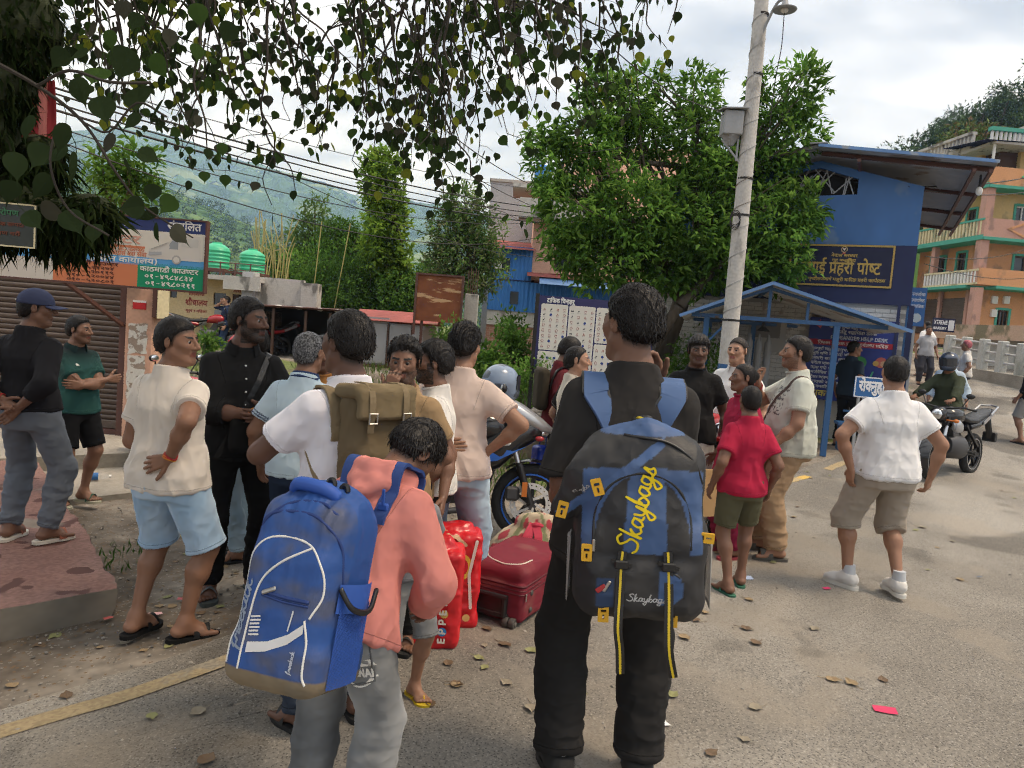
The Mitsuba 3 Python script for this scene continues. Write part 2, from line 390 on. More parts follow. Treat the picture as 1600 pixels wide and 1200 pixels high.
def verge_color(p, n, uv):
    a = fbm(p.x * 1.3, p.y * 1.3, 0, 4); b = fbm(p.x * 16, p.y * 16, 0, 3); d1, d2, r = voronoi(p.x * 52, p.y * 52)
    c = mix((.125, .105, .085), (.235, .205, .17), smoothstep(.36, .66, a)); c = c * (.62 + .75 * b)
    c = mix(c, (.36, .34, .30), dr.select((r > .88) & (d1 < .34), .35, 0.)); c = mix(c, (.16, .10, .055), dr.select((r < .10) & (d1 < .42), .8, 0.))
    g = smoothstep(.56, .66, fbm(p.x * .7 + 9, p.y * .7, 3, 4) + .10 * smoothstep(9., 13., p.y) + .2 * smoothstep(22., 40., p.y) - .25 * smoothstep(3.5, 4.2, p.x) - .2 * smoothstep(8.5, 6, p.y)); return mix(c, mix((.06, .10, .022), (.16, .18, .06), b), g * .85)
mat('verge', bumped(pri(rgb(verge_color), .95, specular=.1), lambda p, n, uv: .012 * fbm(p.x * 22, p.y * 22, 0, 4) + .006 * noise(p.x * 90, p.y * 90)))
def asphalt_color(p, n, uv):
    a = fbm(p.x * .8 + 4, p.y * .8, 0, 4); d1, d2, r = voronoi(p.x * 120, p.y * 120); b = noise(p.x * 210, p.y * 210)
    c = mix((.185, .168, .145), (.275, .254, .222), smoothstep(.3, .72, a)); c = c * (.70 + .38 * r + .28 * b)
    c = mix(c, (.42, .40, .37), dr.select((r > .90) & (d1 < .33), .5, 0.)); c = mix(c, (.055, .052, .05), dr.select((r < .16) & (d1 < .36), .6, 0.))
    pt = smoothstep(.56, .60, fbm(p.x * .55 + 31, p.y * .75 + 5, 0, 3)) * smoothstep(5.2, 7, p.y); c = mix(c, c * .62, pt)
    du = smoothstep(.55, .72, fbm(p.x * 2.1, p.y * 2.1, 7, 4)); c = mix(c, (.27, .235, .19), du * .5)
    st = smoothstep(.68, .78, fbm(p.x * 2.3 + 11, p.y * 2.3, 2, 4)); c = mix(c, c * .6, st * .6); tr = smoothstep(.42, .7, fbm((p.x - .6 * p.y) * 1.6, (p.y + .6 * p.x) * .12, 3, 3)); return mix(c, c * .80, tr)
mat('asphalt', bumped(pri(rgb(asphalt_color), .9, specular=.2), lambda p, n, uv: .0042 * (voronoi(p.x * 120, p.y * 120)[2]) + .006 * fbm(p.x * 40, p.y * 40, 0, 3)))
structure('ground', sheet(spaced(-14, 16, .22, 5000), spaced(1, 26, .22, 5000), gz), 'verge')
def line_y(t):   # the yellow line's course
    return curve([(-7, -1.2), (-3.4, 1.55), (-1.87, 2.77), (-1.17, 3.40), (1.0, 6.0), (2.97, 8.46), (4.55, 10.27), (6.4, 12.4), (8.4, 15.6)], t)
YL = line_y(80)
rng = np.random.default_rng(5)
edge = YL[:, :2] + np.stack([-np.gradient(YL[:, 1]), np.gradient(YL[:, 0])], 1) / np.linalg.norm(np.gradient(YL, axis=0), axis=1)[:, None] * (.16 + .16 * meshkit.fbm(np.column_stack([YL[:, 0] * 2.2, YL[:, 1] * 2.2, YL[:, 0] * 0]), 3, 4))[:, None]
road = Polygon(np.vstack([edge, [(10.5, 17.5), (13.2, 22.6), (17, 27), (26, 31), (60, 40), (60, -12), (-7, -12)]])).buffer(0)
structure('road', poly_sheet(road, .6, gz, .006), 'asphalt')
def worn(base, dark, thr):
    return rgb(lambda p, n, uv: mix(dark, base, smoothstep(thr - .06, thr + .10, fbm(p.x * 5, p.y * 5, 1, 4) + .10 * noise(p.x * 120, p.y * 120))) * (.8 + .4 * noise(p.x * 90, p.y * 90)))
mat('line_faded', pri(worn((.32, .25, .15), (.26, .23, .18), .42), .9, specular=.15)); mat('line_yellow', pri(worn((.46, .31, .09), (.30, .25, .17), .46), .9, specular=.15))
def strip(pts, w0, off): 
    a = LineString(np.asarray(pts)[:, :2]).buffer(w0 / 2, cap_style='flat'); return poly_sheet(a, .25, gz, off)
i0, i1 = int(np.argmin(np.abs(YL[:, 0] + .6))), int(np.argmin(np.abs(YL[:, 0] - 2.2)))
structure('road_marking', strip(YL[:i0 + 1], .115, .011), 'line_faded')
structure('road_marking', strip(YL[i1:i1 + 11], .115, .011), 'line_yellow')
structure('road_marking', strip(YL[i1 + 13:], .115, .011), 'line_faded')
gv = np.random.default_rng(15); st = trimesh.creation.icosphere(0); P = gv.uniform((-3.2, 2.2), (4.5, 10.5), (15000, 2)); dl = shapely.distance(shapely.points(P), LineString(YL[:, :2])); P = P[gv.random(15000) < np.where(shapely.contains_xy(road, P[:, 0], P[:, 1]), .05 + .5 * np.exp(-dl * 2.2), .55)]; n = len(P)
s_ = (.003 + .009 * gv.random(n) ** 3)[:, None, None]; q = st.vertices[None] * s_ * gv.uniform(.6, 1.3, (n, 12, 1)) * [1, 1, .6] + np.column_stack([P, gz(P[:, 0], P[:, 1]) + .008])[:, None]
structure('gravel', tm(q.reshape(-1, 3), (st.faces[None] + 12 * np.arange(n)[:, None, None]).reshape(-1, 3)), 'gravel_stone', color=np.repeat(gv.uniform(.09, .34, (n, 1)) * [1, .93, .83], 12, 0)); labels['gravel']['kind'] = 'stuff'; mat('gravel_stone', pri(VC, .9))
# red-topped concrete plinth, path and shop step at the left
def plinth_color(p, n, uv):
    a = fbm(p.x * 3, p.y * 3, p.z * 3, 4); red = mix((.165, .085, .072), (.235, .140, .118), a) * (.8 + .35 * noise(p.x * 60, p.y * 60)); con = mix((.13, .115, .095), (.25, .225, .185), fbm(p.x * 7, p.y * 7, p.z * 9, 4))
    w = smoothstep(.62, .70, fbm(p.x * 2.2 + 3, p.y * 2.2, 0, 4)); red = mix(red, (.085, .04, .034), smoothstep(.70, .74, fbm(p.x * 5, p.y * 5, 9, 3)))
    return mix(con, mix(red, con, w * .8), smoothstep(.6, .85, n.z))
mat('plinth', bumped(pri(rgb(plinth_color), .75, specular=.3), lambda p, n, uv: .006 * fbm(p.x * 12, p.y * 12, p.z * 12, 4)))
PL = Polygon([(-2.07, 3.98), (-2.19, 4.14), (-3.1, 5.3), (-4.45, 6.95), (-9, 6.95), (-9, 2.4), (-3.6, 2.4)])
pm = densify(prism(PL, .21, -.18), .12); vv = pm.vertices; pm.vertices = vv + np.where((vv[:, 2:] < .02) | True, 1, 1) * (meshkit.fbm(vv * 7, 3, 2)[:, None] - .5) * [.05, .05, .008]
structure('concrete_plinth', pm, 'plinth', smooth=40)
def conc(c0, c1, sc=3.):
    return rgb(lambda p, n, uv: mix(c0, c1, fbm(p.x * sc, p.y * sc, p.z * sc, 5)) * (.8 + .4 * fbm(p.x * 40, p.y * 40, p.z * 40, 2)))
mat('concrete', bumped(pri(conc((.17, .155, .13), (.34, .31, .265)), .9, specular=.15), lambda p, n, uv: .004 * fbm(p.x * 25, p.y * 25, p.z * 25, 3)))
path = Polygon([(-4.6, 6.4), (-3.74, 5.91), (-3.28, 6.47), (-2.6, 7.15), (-2.9, 7.7), (-3.7, 7.75), (-5, 7.4), (-9, 6.6), (-9, 5.9)])
structure('pavement', densify(prism(path, .10, -.19), .3), 'concrete')
step = Polygon([(-9, 5.2), (-4.66, 6.78), (-3.80, 7.50), (-3.62, 7.70), (-3.62, 8.6), (-9, 8.6)])
structure('shop_step', densify(prism(step, .19, -.14), .3), 'concrete')
# ---- far hills (the haze box stands at the end of the script)
def hill_color(dark, mid, light, sc):
    return lambda p, n, uv: mix(mix(dark, mid, smoothstep(.3, .6, fbm(p.x * sc, p.y * sc, p.z * sc, 4))), light, smoothstep(.56, .68, fbm(p.x * sc * .22 + 7, p.y * sc * .22, p.z * sc * .8, 4)) * .8)
mat('far_forest', pri(rgb(hill_color((.018, .045, .016), (.050, .10, .032), (.17, .21, .08), .035)), .95, specular=.05))
mat('near_forest', pri(rgb(hill_color((.018, .042, .012), (.05, .095, .025), (.10, .15, .045), .12)), .95, specular=.05))
def ridge(name, prof, y0, y1, base, bsdf, rough, seed, nx=220, ny=70):
    """a slope rising from y0 to the crest at y1; prof = (x, z) of the crest"""
    prof = np.array(prof); xs = np.linspace(prof[0, 0], prof[-1, 0], nx); top = np.interp(xs, prof[:, 0], prof[:, 1])
    t = np.linspace(0, 1.25, ny); X = xs[:, None] * (y0 + (y1 - y0) * t)[None] / y1; Y = np.broadcast_to((y0 + (y1 - y0) * t)[None], X.shape)
    Z = base + (top[:, None] - base) * np.where(t < 1, t ** 1.15, 1 - (t - 1) * 1.6)[None]
    q = np.stack([X, Y, X * 0], -1); k = np.minimum(t * 3, 1)[None]
    Z = Z + k * rough * ((meshkit.fbm(q * 6 / (y1 - y0), 5, seed) - .5) * 1.6 + (meshkit.fbm(q * 60 / (y1 - y0), 4, seed + 9) - .5) * .35) * (1 - .75 * np.exp(-((t - 1) / .12) ** 2))[None]
    v = np.stack([X, Y, Z], -1).reshape(-1, 3); i = (np.arange(nx - 1)[:, None] * ny + np.arange(ny - 1)[None]).reshape(-1)
    structure(name, tm(v, np.vstack([np.stack([i, i + ny, i + ny + 1], 1), np.stack([i, i + ny + 1, i + 1], 1)])), bsdf, smooth=True)
R0 = [(-2.26e+03, 2.6e+03, 479), (-1.69e+03, 2.6e+03, 555), (-1.53e+03, 2.6e+03, 554), (-1.35e+03, 2.6e+03, 573), (-1.16e+03, 2.6e+03, 544), (-936, 2.6e+03, 505), (-757, 2.6e+03, 463), (-578, 2.6e+03, 414), (-400, 2.6e+03, 403), (-290, 2.6e+03, 408), (-44.09, 2.6e+03, 368), (406, 2.6e+03, 283), (1.09e+03, 2.6e+03, 115)]
ridge('mountain', [(p[0], p[2]) for p in R0], 700, 2600, -40, 'far_forest', 170, 3)
R1 = [(-538, 620, 92.23), (-354, 620, 101), (-295, 620, 94.40), (-258, 620, 81.74), (-220, 620, 69.03), (-183, 620, 57.34), (-134, 620, 47.99), (-59.00, 620, 30.21), (48.72, 620, 12.21)]
ridge('hill', [(p[0], p[2]) for p in R1], 160, 620, -10, 'near_forest', 9, 5, 160, 60)
R2 = [(51.40, 120, 24.18), (54.93, 120, 30.64), (61.30, 120, 34.90), (66.82, 120, 39.27), (72.24, 120, 44.10), (77.70, 120, 48.42), (94.90, 120, 54.09), (124, 120, 56.35)]
ridge('hill', [(p[0], p[2] - 4) for p in R2], 50, 120, 2, 'near_forest', 8, 7, 80, 40)
# ================================================================ BUILDINGS
def plaster(c0, c1, stain=(.10, .095, .085), thr=.62, sc=1.6):
    return rgb(lambda p, n, uv: mix(mix(c0, c1, fbm(p.x * sc, p.y * sc, p.z * sc, 4)), stain, .75 * smoothstep(thr, thr + .12, fbm(p.x * sc * 2.6 + 5, p.y * sc * 2.6, p.z * sc * 1.1, 5))) * (.88 + .24 * noise(p.x * 40, p.y * 40, p.z * 40)))
pbump = lambda p, n, uv: .003 * fbm(p.x * 18, p.y * 18, p.z * 18, 3)
mat('peach', bumped(pri(plaster((.50, .29, .20), (.58, .36, .26), (.28, .19, .14), .56), .85, specular=.15), pbump))
mat('cream', bumped(pri(plaster((.62, .47, .27), (.68, .53, .32), (.34, .26, .17), .66, .8), .9, specular=.1), pbump))
mat('oldwall', bumped(pri(plaster((.36, .34, .31), (.52, .50, .46), (.07, .068, .06), .56, 1.1), .95, specular=.1), pbump))
mat('greywall', pri(plaster((.38, .38, .38), (.47, .47, .47), (.20, .20, .20), .58, .6), .9, specular=.1))
mat('pinkwall', pri(plaster((.66, .40, .29), (.72, .46, .34), (.42, .27, .20), .66, .5), .9, specular=.1))
mat('yellow_wall', pri(plaster((.52, .36, .15), (.60, .43, .20), (.28, .20, .11), .58, .7), .9)); mat('orange_wall', pri(plaster((.50, .24, .11), (.58, .30, .15), (.28, .16, .10), .58, .7), .9))
mat('teal_trim', pri((.06, .30, .22), .7)); mat('pink_trim', pri(plaster((.40, .22, .17), (.48, .28, .22), (.22, .14, .12), .58, .9), .85)); mat('rail_cream', pri(plaster((.55, .47, .28), (.62, .55, .36), (.25, .24, .14), .55, 1.2), .85)); mat('white_paint', pri((.66, .65, .62), .6)); mat('dark', pri((.018, .017, .016), .8)); mat('darkwood', pri((.07, .035, .022), .6))
mat('glass_dark', pri((.03, .035, .04), .08, specular=.7), True); mat('steel_brown', pri((.10, .045, .035), .55, specular=.4))
mat('shutter_metal', bumped(pri(rgb(lambda p, n, uv: mix((.075, .053, .042), (.15, .112, .088), fbm(p.x * 2.2, p.y * 2, p.z * 14, 4)) * (.75 + .4 * noise(p.x * 60, p.y * 9, p.z * 60))), .45, specular=.5, metallic=.25), lambda p, n, uv: .0015 * fbm(p.x * 30, p.y * 30, p.z * 30, 2)))
mat('paper', bumped(pri(rgb(lambda p, n, uv: mix((.60, .58, .52), (.30, .24, .19), smoothstep(.50, .58, fbm(p.x * 14, p.y * 14, p.z * 14, 4))) * (.85 + .25 * noise(p.x * 130, p.y * 130, p.z * 50))), .9), lambda p, n, uv: .002 * fbm(p.x * 30, p.y * 30, p.z * 30, 3)))
def tin(c, rustc=(.16, .07, .035), thr=.66, sc=2.2, k=1.):
    return rgb(lambda p, n, uv: mix(V2(c) * (.82 + .36 * fbm(p.x * 3, p.y * 3, p.z * 1.2, 4)), rustc, k * smoothstep(thr, thr + .08, fbm(p.x * sc, p.y * sc, p.z * sc * .7, 5))))
V2 = lambda c: mi.Color3f(*c)
mat('tin_blue', pri(tin((.045, .19, .50), (.12, .13, .15), .68), .55, specular=.4)); mat('tin_dark', pri(tin((.020, .026, .075), (.05, .05, .07), .66), .6, specular=.35)); mat('blue_post', pri(tin((.030, .10, .24), (.10, .07, .05), .66, 5), .45, specular=.5)); mat('roof_blue', pri(tin((.12, .23, .44), (.30, .32, .34), .62, 3), .5, specular=.5))
mat('tin_grey', pri(tin((.30, .305, .31), (.20, .16, .13), .62, 1.5), .55, specular=.4, metallic=.2)); mat('tin_red', pri(tin((.34, .10, .085), (.22, .10, .07), .6, 1.5), .7)); mat('post_wall', pri(tin((.045, .135, .33), (.15, .22, .32), .60, 1.6, .6), .42, specular=.45))
mat('rust', bumped(pri(rgb(lambda p, n, uv: mix(mix((.13, .038, .018), (.24, .085, .035), fbm(p.x * 5, p.y * 5, p.z * 5, 4)), (.55, .36, .20), .8 * smoothstep(.60, .72, fbm(p.x * 2.2, p.y * 2, p.z * 9, 5)))), .9), pbump))
def vcat(key_mesh_colors):   # meshes with one colour each -> one mesh and its vertex colours
    ms = [m for m, c in key_mesh_colors]; return cat(ms), np.vstack([np.tile(np.array(c, float), (len(m.vertices), 1)) for m, c in key_mesh_colors])
mat('print', pri(VC, .55, specular=.25))
def printed(name, pairs, parent, label=None): m, c = vcat(pairs); return put(name, m, 'print', parent, color=c, label=label)
frame_of = lambda o, d: (np.stack([unit(V(d[0], d[1], 0)), V(0, 0, 1), unit(V(d[1], -d[0], 0))], 1), V(*o) if len(o) == 3 else V(o[0], o[1], 0))   # u along d, v up, w to the right of d
def at(fr, m): return xf(m, fr[0], fr[1])
def rect(u0, u1, v0, v1, w0, w1, bev=0.): return box(min(u0, u1), max(u0, u1), min(v0, v1), max(v0, v1), min(w0, w1), max(w0, w1), bev)
def corr(L, W, pitch, amp, th=.004, n=6):
    """corrugated sheet: L along x, W along y (the waves run along x), top at z = 0"""
    y = np.linspace(0, W, max(2, int(W / pitch * n))); z = amp * np.cos(2 * math.pi * y / pitch); m = len(y)
    v = [[x, yy, zz - t] for t in (0, th) for x in (0, L) for yy, zz in zip(y, z)]; f = []
    for k in range(m - 1):
        a, b, c, d = k, k + 1, m + k, m + k + 1; f += [[a, c, b], [b, c, d], [a + 2 * m, b + 2 * m, c + 2 * m], [b + 2 * m, d + 2 * m, c + 2 * m], [a, b, b + 2 * m], [a, b + 2 * m, a + 2 * m], [c, d + 2 * m, d], [c, c + 2 * m, d + 2 * m]]
    return tm(v, f)
def slab_to(mesh, o, ax, ay):
    """place a local sheet: its x along ax, its y along ay"""
    ax, ay = unit(V(*ax)), V(*ay); ay = unit(ay - ax * (ay @ ax)); return xf(mesh, np.stack([ax, ay, np.cross(ax, ay)], 1), o)
# ---------------- shop with the rolling shutter
K = thing('shop_building', 'shop with a closed brown rolling shutter behind the man in the green polo shirt', 'building')
put('wall', cat([prism(Polygon([(-9, 8.57), (-4.1, 8.57), (-6.2, 12), (-9, 12)]), .27, 2.25), prism(Polygon([(-4.42, 8.7), (-4.14, 8.7), (-6.1, 12), (-6.4, 12)]), 2.25), box(-9, -4.4, 8.75, 8.9, 0, 2.25)]), 'peach', K)
p_ = densify(box(-4.38, -4.07, 8.36, 8.70, -.05, 2.3, .012), .1); put('pilaster', p_, 'peach', K)
put('shutter_guide', cat([box(-4.455, -4.385, 8.38, 8.62, .05, 2.25), box(-9, -4.455, 8.42, 8.52, .02, .10)]), 'steel_brown', K)
sl = np.array([(0, 0), (.010, .010), (.020, .026), (.021, .042), (.013, .056), (.0, .060)])
prof = Polygon(np.vstack([sl, (sl - [.004, 0])[::-1]])); m = trimesh.creation.extrude_polygon(prof, 4.5, engine='earcut'); m = xf(m, np.array([[0, 0, -1.], [-1, 0, 0], [0, 1, 0]]), (-4.455, 8.53, 0))
d_ = mikit.ply(m, 'shutter_metal'); sh = K + '__shutter'
scene[sh] = mikit.ply(box(-9, -4.455, 8.50, 8.56, .10, .20, .01), 'shutter_metal'); labels[sh] = {'label': 'brown weathered rolling shutter'}
for i in range(34): put('slat', {**d_, 'to_world': T().translate([0, rng.normal(0, .0015), .20 + i * .060])}, None, sh, raw=True)
put('handle', tube([(-4.98, 8.50, .16), (-4.98, 8.46, .16), (-4.86, 8.46, .165), (-4.86, 8.50, .165)], .012, 6), 'steel_brown', sh)
for k, (u0, u1, v0, v1) in enumerate([(-4.335, -4.13, 1.00, 1.34), (-4.34, -4.14, .48, .98), (-4.33, -4.15, .1, .47)]):
    g = np.array(sbox(u0, v0, u1, v1).segmentize(.03).exterior.coords)[:-1]; g = g + .012 * (meshkit.noise(np.column_stack([g * 30, g[:, :1] * 0]), k)[:, None] - .5) * 2
    put('poster', at(((np.array([[1., 0, 0], [0, 0, -1], [0, 1, 0]])), V(0, 8.36 - .001, 0)), prism(Polygon(g), .002)), 'paper', K, label='torn whitish poster peeling on the pilaster')
printed('sticker', [(xf(prism(sbox(-4.30, 1.50, -4.15, 1.60), .002), *WALLF(0, 8.357, 0)), (.50, .03, .035)), (xf(prism(sbox(-4.30, 1.575, -4.15, 1.60), .003), *WALLF(0, 8.357, 0)), (.7, .66, .62))], K, 'small red and white sticker on the pilaster')
put('bracket', [beam((-4.30, 7.05, 1.74), (-4.42, 8.40, 1.30), .035), beam((-4.32, 7.05, 1.76), (-4.32, 8.4, 1.80), .03)], 'steel_brown', K)
lb = thing('lightbox', 'narrow brown and cream light box hung beside the pilaster, seen edge on', 'light box'); put('body', box(-4.06, -4.0, 8.30, 8.55, 1.42, 1.80, .01), 'steel_brown', lb); put('face', box(-4.0, -3.985, 8.29, 8.56, 1.41, 1.81, .006), 'rail_cream', lb)
# ---------------- its signboard
S = thing('signboard', 'large bus ticket counter signboard with orange, blue and green panels', 'signboard'); SX, SY = -2.95, 7.0
put('board', box(-5.5, SX, SY, SY + .05, 1.73, 2.37), 'white_paint', S); put('frame', cat([box(-5.5, SX + .012, SY - .012, SY + .055, 2.37, 2.385), box(-5.5, SX + .012, SY - .012, SY + .055, 1.712, 1.73), box(SX, SX + .014, SY - .012, SY + .055, 1.712, 2.385)]), 'steel_brown', S)
put('strut', [beam((-3.6, SY + .05, 1.8), (-4.2, 8.5, 2.4), .03), beam((-4.9, SY + .05, 1.8), (-4.9, 8.5, 2.4), .03)], 'steel_brown', S)
fs = WALLF(SX, SY, 1.73); P_ = lambda u0, u1, v0, v1, c, o=.0: (xf(prism(sbox(u0, v0, u1, v1), .002 + o), *fs), c)
OR, NV, BL, GR, WH = (.60, .20, .09), (.035, .05, .16), (.10, .33, .62), (.012, .26, .12), (.72, .70, .66)
printed('background', [P_(-2.6, 0, .525, .64, NV), P_(-2.6, 0, .275, .525, (.68, .63, .54)), P_(-2.6, 0, .20, .275, BL), P_(-1.41, -.62, 0, .215, OR), P_(-.62, 0, 0, .225, GR), P_(-2.6, -1.41, 0, .2, (.60, .55, .48)), P_(-1.05, -.56, .355, .375, OR, .001)], S)
def words_(rows, fr, bold=2):
    out = []
    for t, hh, u, v, w, c in rows: 
        g = fit(text_poly(t, hh, bold), w, x=u, y=v)
        if not g.is_empty: out.append((on_wall(g, fr, .0035, .0015), c))
    return out
printed('lettering', words_([('प्रा.लि.', .068, -.98, .553, .27, WH), ('संचालित', .068, -.36, .553, .32, WH), ('काउण्टर', .075, -1.16, .395, .56, (.62, .33, .24)), ('मातृमैत्री AC डिलक्स', .042, -.98, .325, .42, (.58, .20, .10)), ('सुपर एक्सप्रेस बस सेवा', .040, -1.04, .280, .50, (.58, .20, .10)), ('वि.सं.३७८ (प्रधान कार्यालय)', .048, -1.50, .218, 1.06, WH),
    ('धादिङबेसी काउण्टर', .030, -1.36, .172, .56, (.10, .03, .02)), ('०१०-५२१२७४', .028, -1.28, .132, .44, (.10, .03, .02)), ('०१०-५२०११९', .028, -1.28, .092, .44, (.10, .03, .02)), ('०१०-५२००४४', .028, -1.28, .052, .44, (.10, .03, .02)), ('०१०-५२०८०१', .028, -1.28, .012, .44, (.10, .03, .02)),
    ('काठमाडौं काउण्टर', .044, -.60, .150, .55, WH), ('०१-४९८४८३४', .042, -.55, .086, .45, WH), ('०१-४९८०२११', .042, -.54, .022, .46, WH)], fs), S)
bus = [(Polygon([(-.52, .27), (-.52, .36), (-.33, .44), (-.28, .51), (-.05, .50), (-.03, .27)]), (.62, .58, .52)), (Polygon([(-.33, .37), (-.33, .42), (-.27, .49), (-.25, .49), (-.25, .37)]), (.30, .32, .33)), (Polygon([(-.22, .40), (-.22, .48), (-.06, .475), (-.06, .40)]), (.55, .53, .48)), (Point(-.26, .275).buffer(.042), (.42, .40, .37)), (Point(-.26, .275).buffer(.026), (.66, .62, .56)), (Polygon([(-.52, .30), (-.52, .33), (-.40, .34), (-.40, .31)]), (.40, .40, .40)), (Polygon([(-.50, .35), (-.35, .42), (-.35, .43), (-.5, .36)]), (.42, .40, .36))]
printed('bus_drawing', [(on_wall(g, fs, .0035 + .0008 * i, .001), c) for i, (g, c) in enumerate(bus)], S)
# ---------------- public toilet with a sink, a water-tank terrace and the old wall
TO = thing('toilet_building', 'cream public toilet building with red lettering and a wall sink', 'building'); fy = 21.
wl = sbox(-10.6, .1, -7.4, 2.3).difference(shapely.union_all([sbox(-9.78, 1.72, -9.58, 2.0), sbox(-8.55, 1.62, -8.2, 1.95), sbox(-8.02, .3, -7.66, 1.95)]))
put('wall', [xf(prism(wl, .2, -.2), *WALLF(0, fy, 0)), box(-10.6, -7.4, fy + 1.4, fy + 3, .1, 2.3), box(-7.4, -7.2, fy, fy + 3, .1, 2.3)], 'cream', TO)
put('interior', box(-10.5, -7.5, fy + .25, fy + .35, .1, 2.25), 'dark', TO)
put('roof', [box(-10.8, -7.0, fy - .75, fy + 3.2, 2.3, 2.42), box(-8.0, -7.0, fy - .77, fy - .70, 2.06, 2.43)], 'oldwall', TO)
put('window', [box(-9.79, -9.57, fy + .05, fy + .08, 1.71, 2.01)], 'glass_dark', TO); put('window', [box(-8.56, -8.19, fy + .05, fy + .08, 1.61, 1.96)], 'glass_dark', TO); put('door', [box(-8.02, -7.86, fy + .04, fy + .08, .3, 1.95), box(-7.80, -7.66, fy + .04, fy + .08, .3, 1.95)], 'darkwood', TO)
red = (.30, .055, .045); ft_ = WALLF(0, fy, 0)
printed('lettering', words_([('शौचालय', .16, -9.33, 1.55, .62, red), ('सार्वजनिक', .07, -9.25, 1.83, .45, red), ('पुरुष र महिला', .07, -9.32, 1.36, .6, red), ('नेपाल सरकार', .07, -8.0, 2.0, .5, red)], ft_, 3), TO)
sk = lathe([(.0, 0), (.12, .01), (.21, .07), (.25, .15), (.235, .15), (.19, .08), (0, .05)], 20); sk.apply_scale([1, .8, 1]); SKK = thing('sink', 'white wall sink on the cream toilet wall', 'sink'); put('basin', xf(sk, None, (-8.83, fy - .2, .98)), 'white_paint', SKK, smooth=40); put('drain_pipe', tube(curve([(-8.80, fy - .15, .99), (-8.78, fy - .15, .85), (-8.72, fy - .14, .76), (-8.66, fy - .06, .80)], 12), .025, 8), 'white_paint', SKK); put('faucet', tube([(-8.83, fy - .05, 1.13), (-8.83, fy - .05, 1.22), (-8.83, fy - .14, 1.22)], .014, 6), 'tin_grey', SKK)
tagged('meter_box', box(-8.45, -8.02, fy - .16, fy - .01, 1.22, 1.48, .015), 'tin_grey', 'grey metal box fixed on the cream wall above the sink', 'box')
for k, (cx, cy, zt, lb_) in enumerate([(-8.72, fy + .5, 3.35, 'green plastic water tank half behind the signboard'), (-7.87, fy + 1., 3.28, 'green plastic water tank with a ribbed wall standing on the toilet roof')]):
    t = thing('water_tank', lb_, 'water tank', 'green water tanks'); r_ = .36
    pr_ = [(0, 2.62)] + [(r_ + .012 * math.cos(z * 60), z) for z in np.linspace(2.62, zt - .16, 40)] + [(r_ * .9, zt - .10), (r_ * .55, zt - .02), (.14, zt), (0, zt)]
    put('tank', xf(lathe(pr_, 28), None, (cx, cy, 0)), 'tank_green', t, smooth=50); put('lid', xf(lathe([(0, zt + .05), (.13, zt + .04), (.14, zt - .01)], 16), None, (cx, cy, 0)), 'tank_green', t, smooth=40); put('stand', [box(cx - .4, cx + .4, cy - .4, cy + .4, 2.55, 2.62)] + [box(cx + a - .03, cx + a + .03, cy + b - .03, cy + b + .03, 2.42, 2.55) for a in (-.36, .36) for b in (-.36, .36)], 'steel_brown', t)
mat('tank_green', pri((.05, .42, .22), .4, specular=.4))
rl = thing('roof_railing', 'thin rusty railing round the water tanks on the toilet roof', 'railing')
for z in (2.62, 2.8): put('rail', tube([(-9.2, fy - .1, z), (-7.1, fy - .1, z)], .014, 5), 'steel_brown', rl)
for x_ in np.linspace(-9.2, -7.1, 6): put('post', box(x_ - .015, x_ + .015, fy - .115, fy - .085, 2.42, 2.82), 'steel_brown', rl)
w_ = thing('old_wall', 'pale weathered concrete wall with dark stains above the tin shed', 'wall'); put('panel', densify(box(-7.25, -5.95, 20.6, 20.85, .3, 2.47), .3), 'oldwall', w_); put('pillar', densify(box(-5.95, -5.5, 20.45, 20.9, .3, 2.40), .2), 'oldwall', w_); put('pillar', densify(box(-7.55, -7.25, 20.4, 20.9, .3, 2.58), .2), 'greywall', w_)
# ---------------- dark lean-to shed with stone wall; tin kiosk; rusty board; unfinished pillar
SHD = thing('tin_shed', 'dark open lean-to shed with a low rusty tin roof and stones on it', 'shed')
put('roof', slab_to(corr(2.95, 2.6, .12, .018), (-7.05, 18.3, 1.66), (1, 0, .02), (0, 1, .02)), 'steel_brown', SHD)
put('back_wall', box(-7.1, -3.4, 20.2, 20.3, .3, 1.7), 'dark', SHD); put('side_wall', densify(box(-7.1, -6.35, 18.9, 20.2, .2, 1.55), .15), 'stonewall', SHD)
mat('stonewall', bumped(pri(rgb(lambda p, n, uv: mix((.05, .04, .032), (.20, .15, .11), voronoi(p.x * 9 + p.y * 9, p.z * 11)[2]) * smoothstep(.0, .25, voronoi(p.x * 9 + p.y * 9, p.z * 11)[1] - voronoi(p.x * 9 + p.y * 9, p.z * 11)[0])), .95), lambda p, n, uv: .02 * voronoi(p.x * 9 + p.y * 9, p.z * 11)[0]))
for x_ in (-6.0, -5.2, -4.6, -3.6): put('post', box(x_ - .03, x_ + .03, 18.4, 18.46, .2, 1.63), 'darkwood', SHD)
for k in range(9): put('stone', ball((-6.9 + k * .4 + rng.normal(0, .08), 18.5 + rng.random() * .8, 1.70), (.09, .07, .045), 1), 'oldwall', SHD)
KI = thing('tin_kiosk', 'grey sheet-metal kiosk with a faded red roof', 'kiosk'); ky = 18.; zb, zt = .48, 1.50
put('body', [box(-3.85, -3.07, ky, ky + 1.3, zb, zt + .12), box(-3.05, -1.94, ky - .01, ky + 1.3, zb, zt)], 'tin_grey', KI)
for u0, u1 in ((-3.82, -3.10), (-3.04, -2.52), (-2.50, -1.96)): put('panel', box(u0, u1, ky - .03, ky - .012, zb + .03, zt - .03, .006), 'tin_grey', KI)
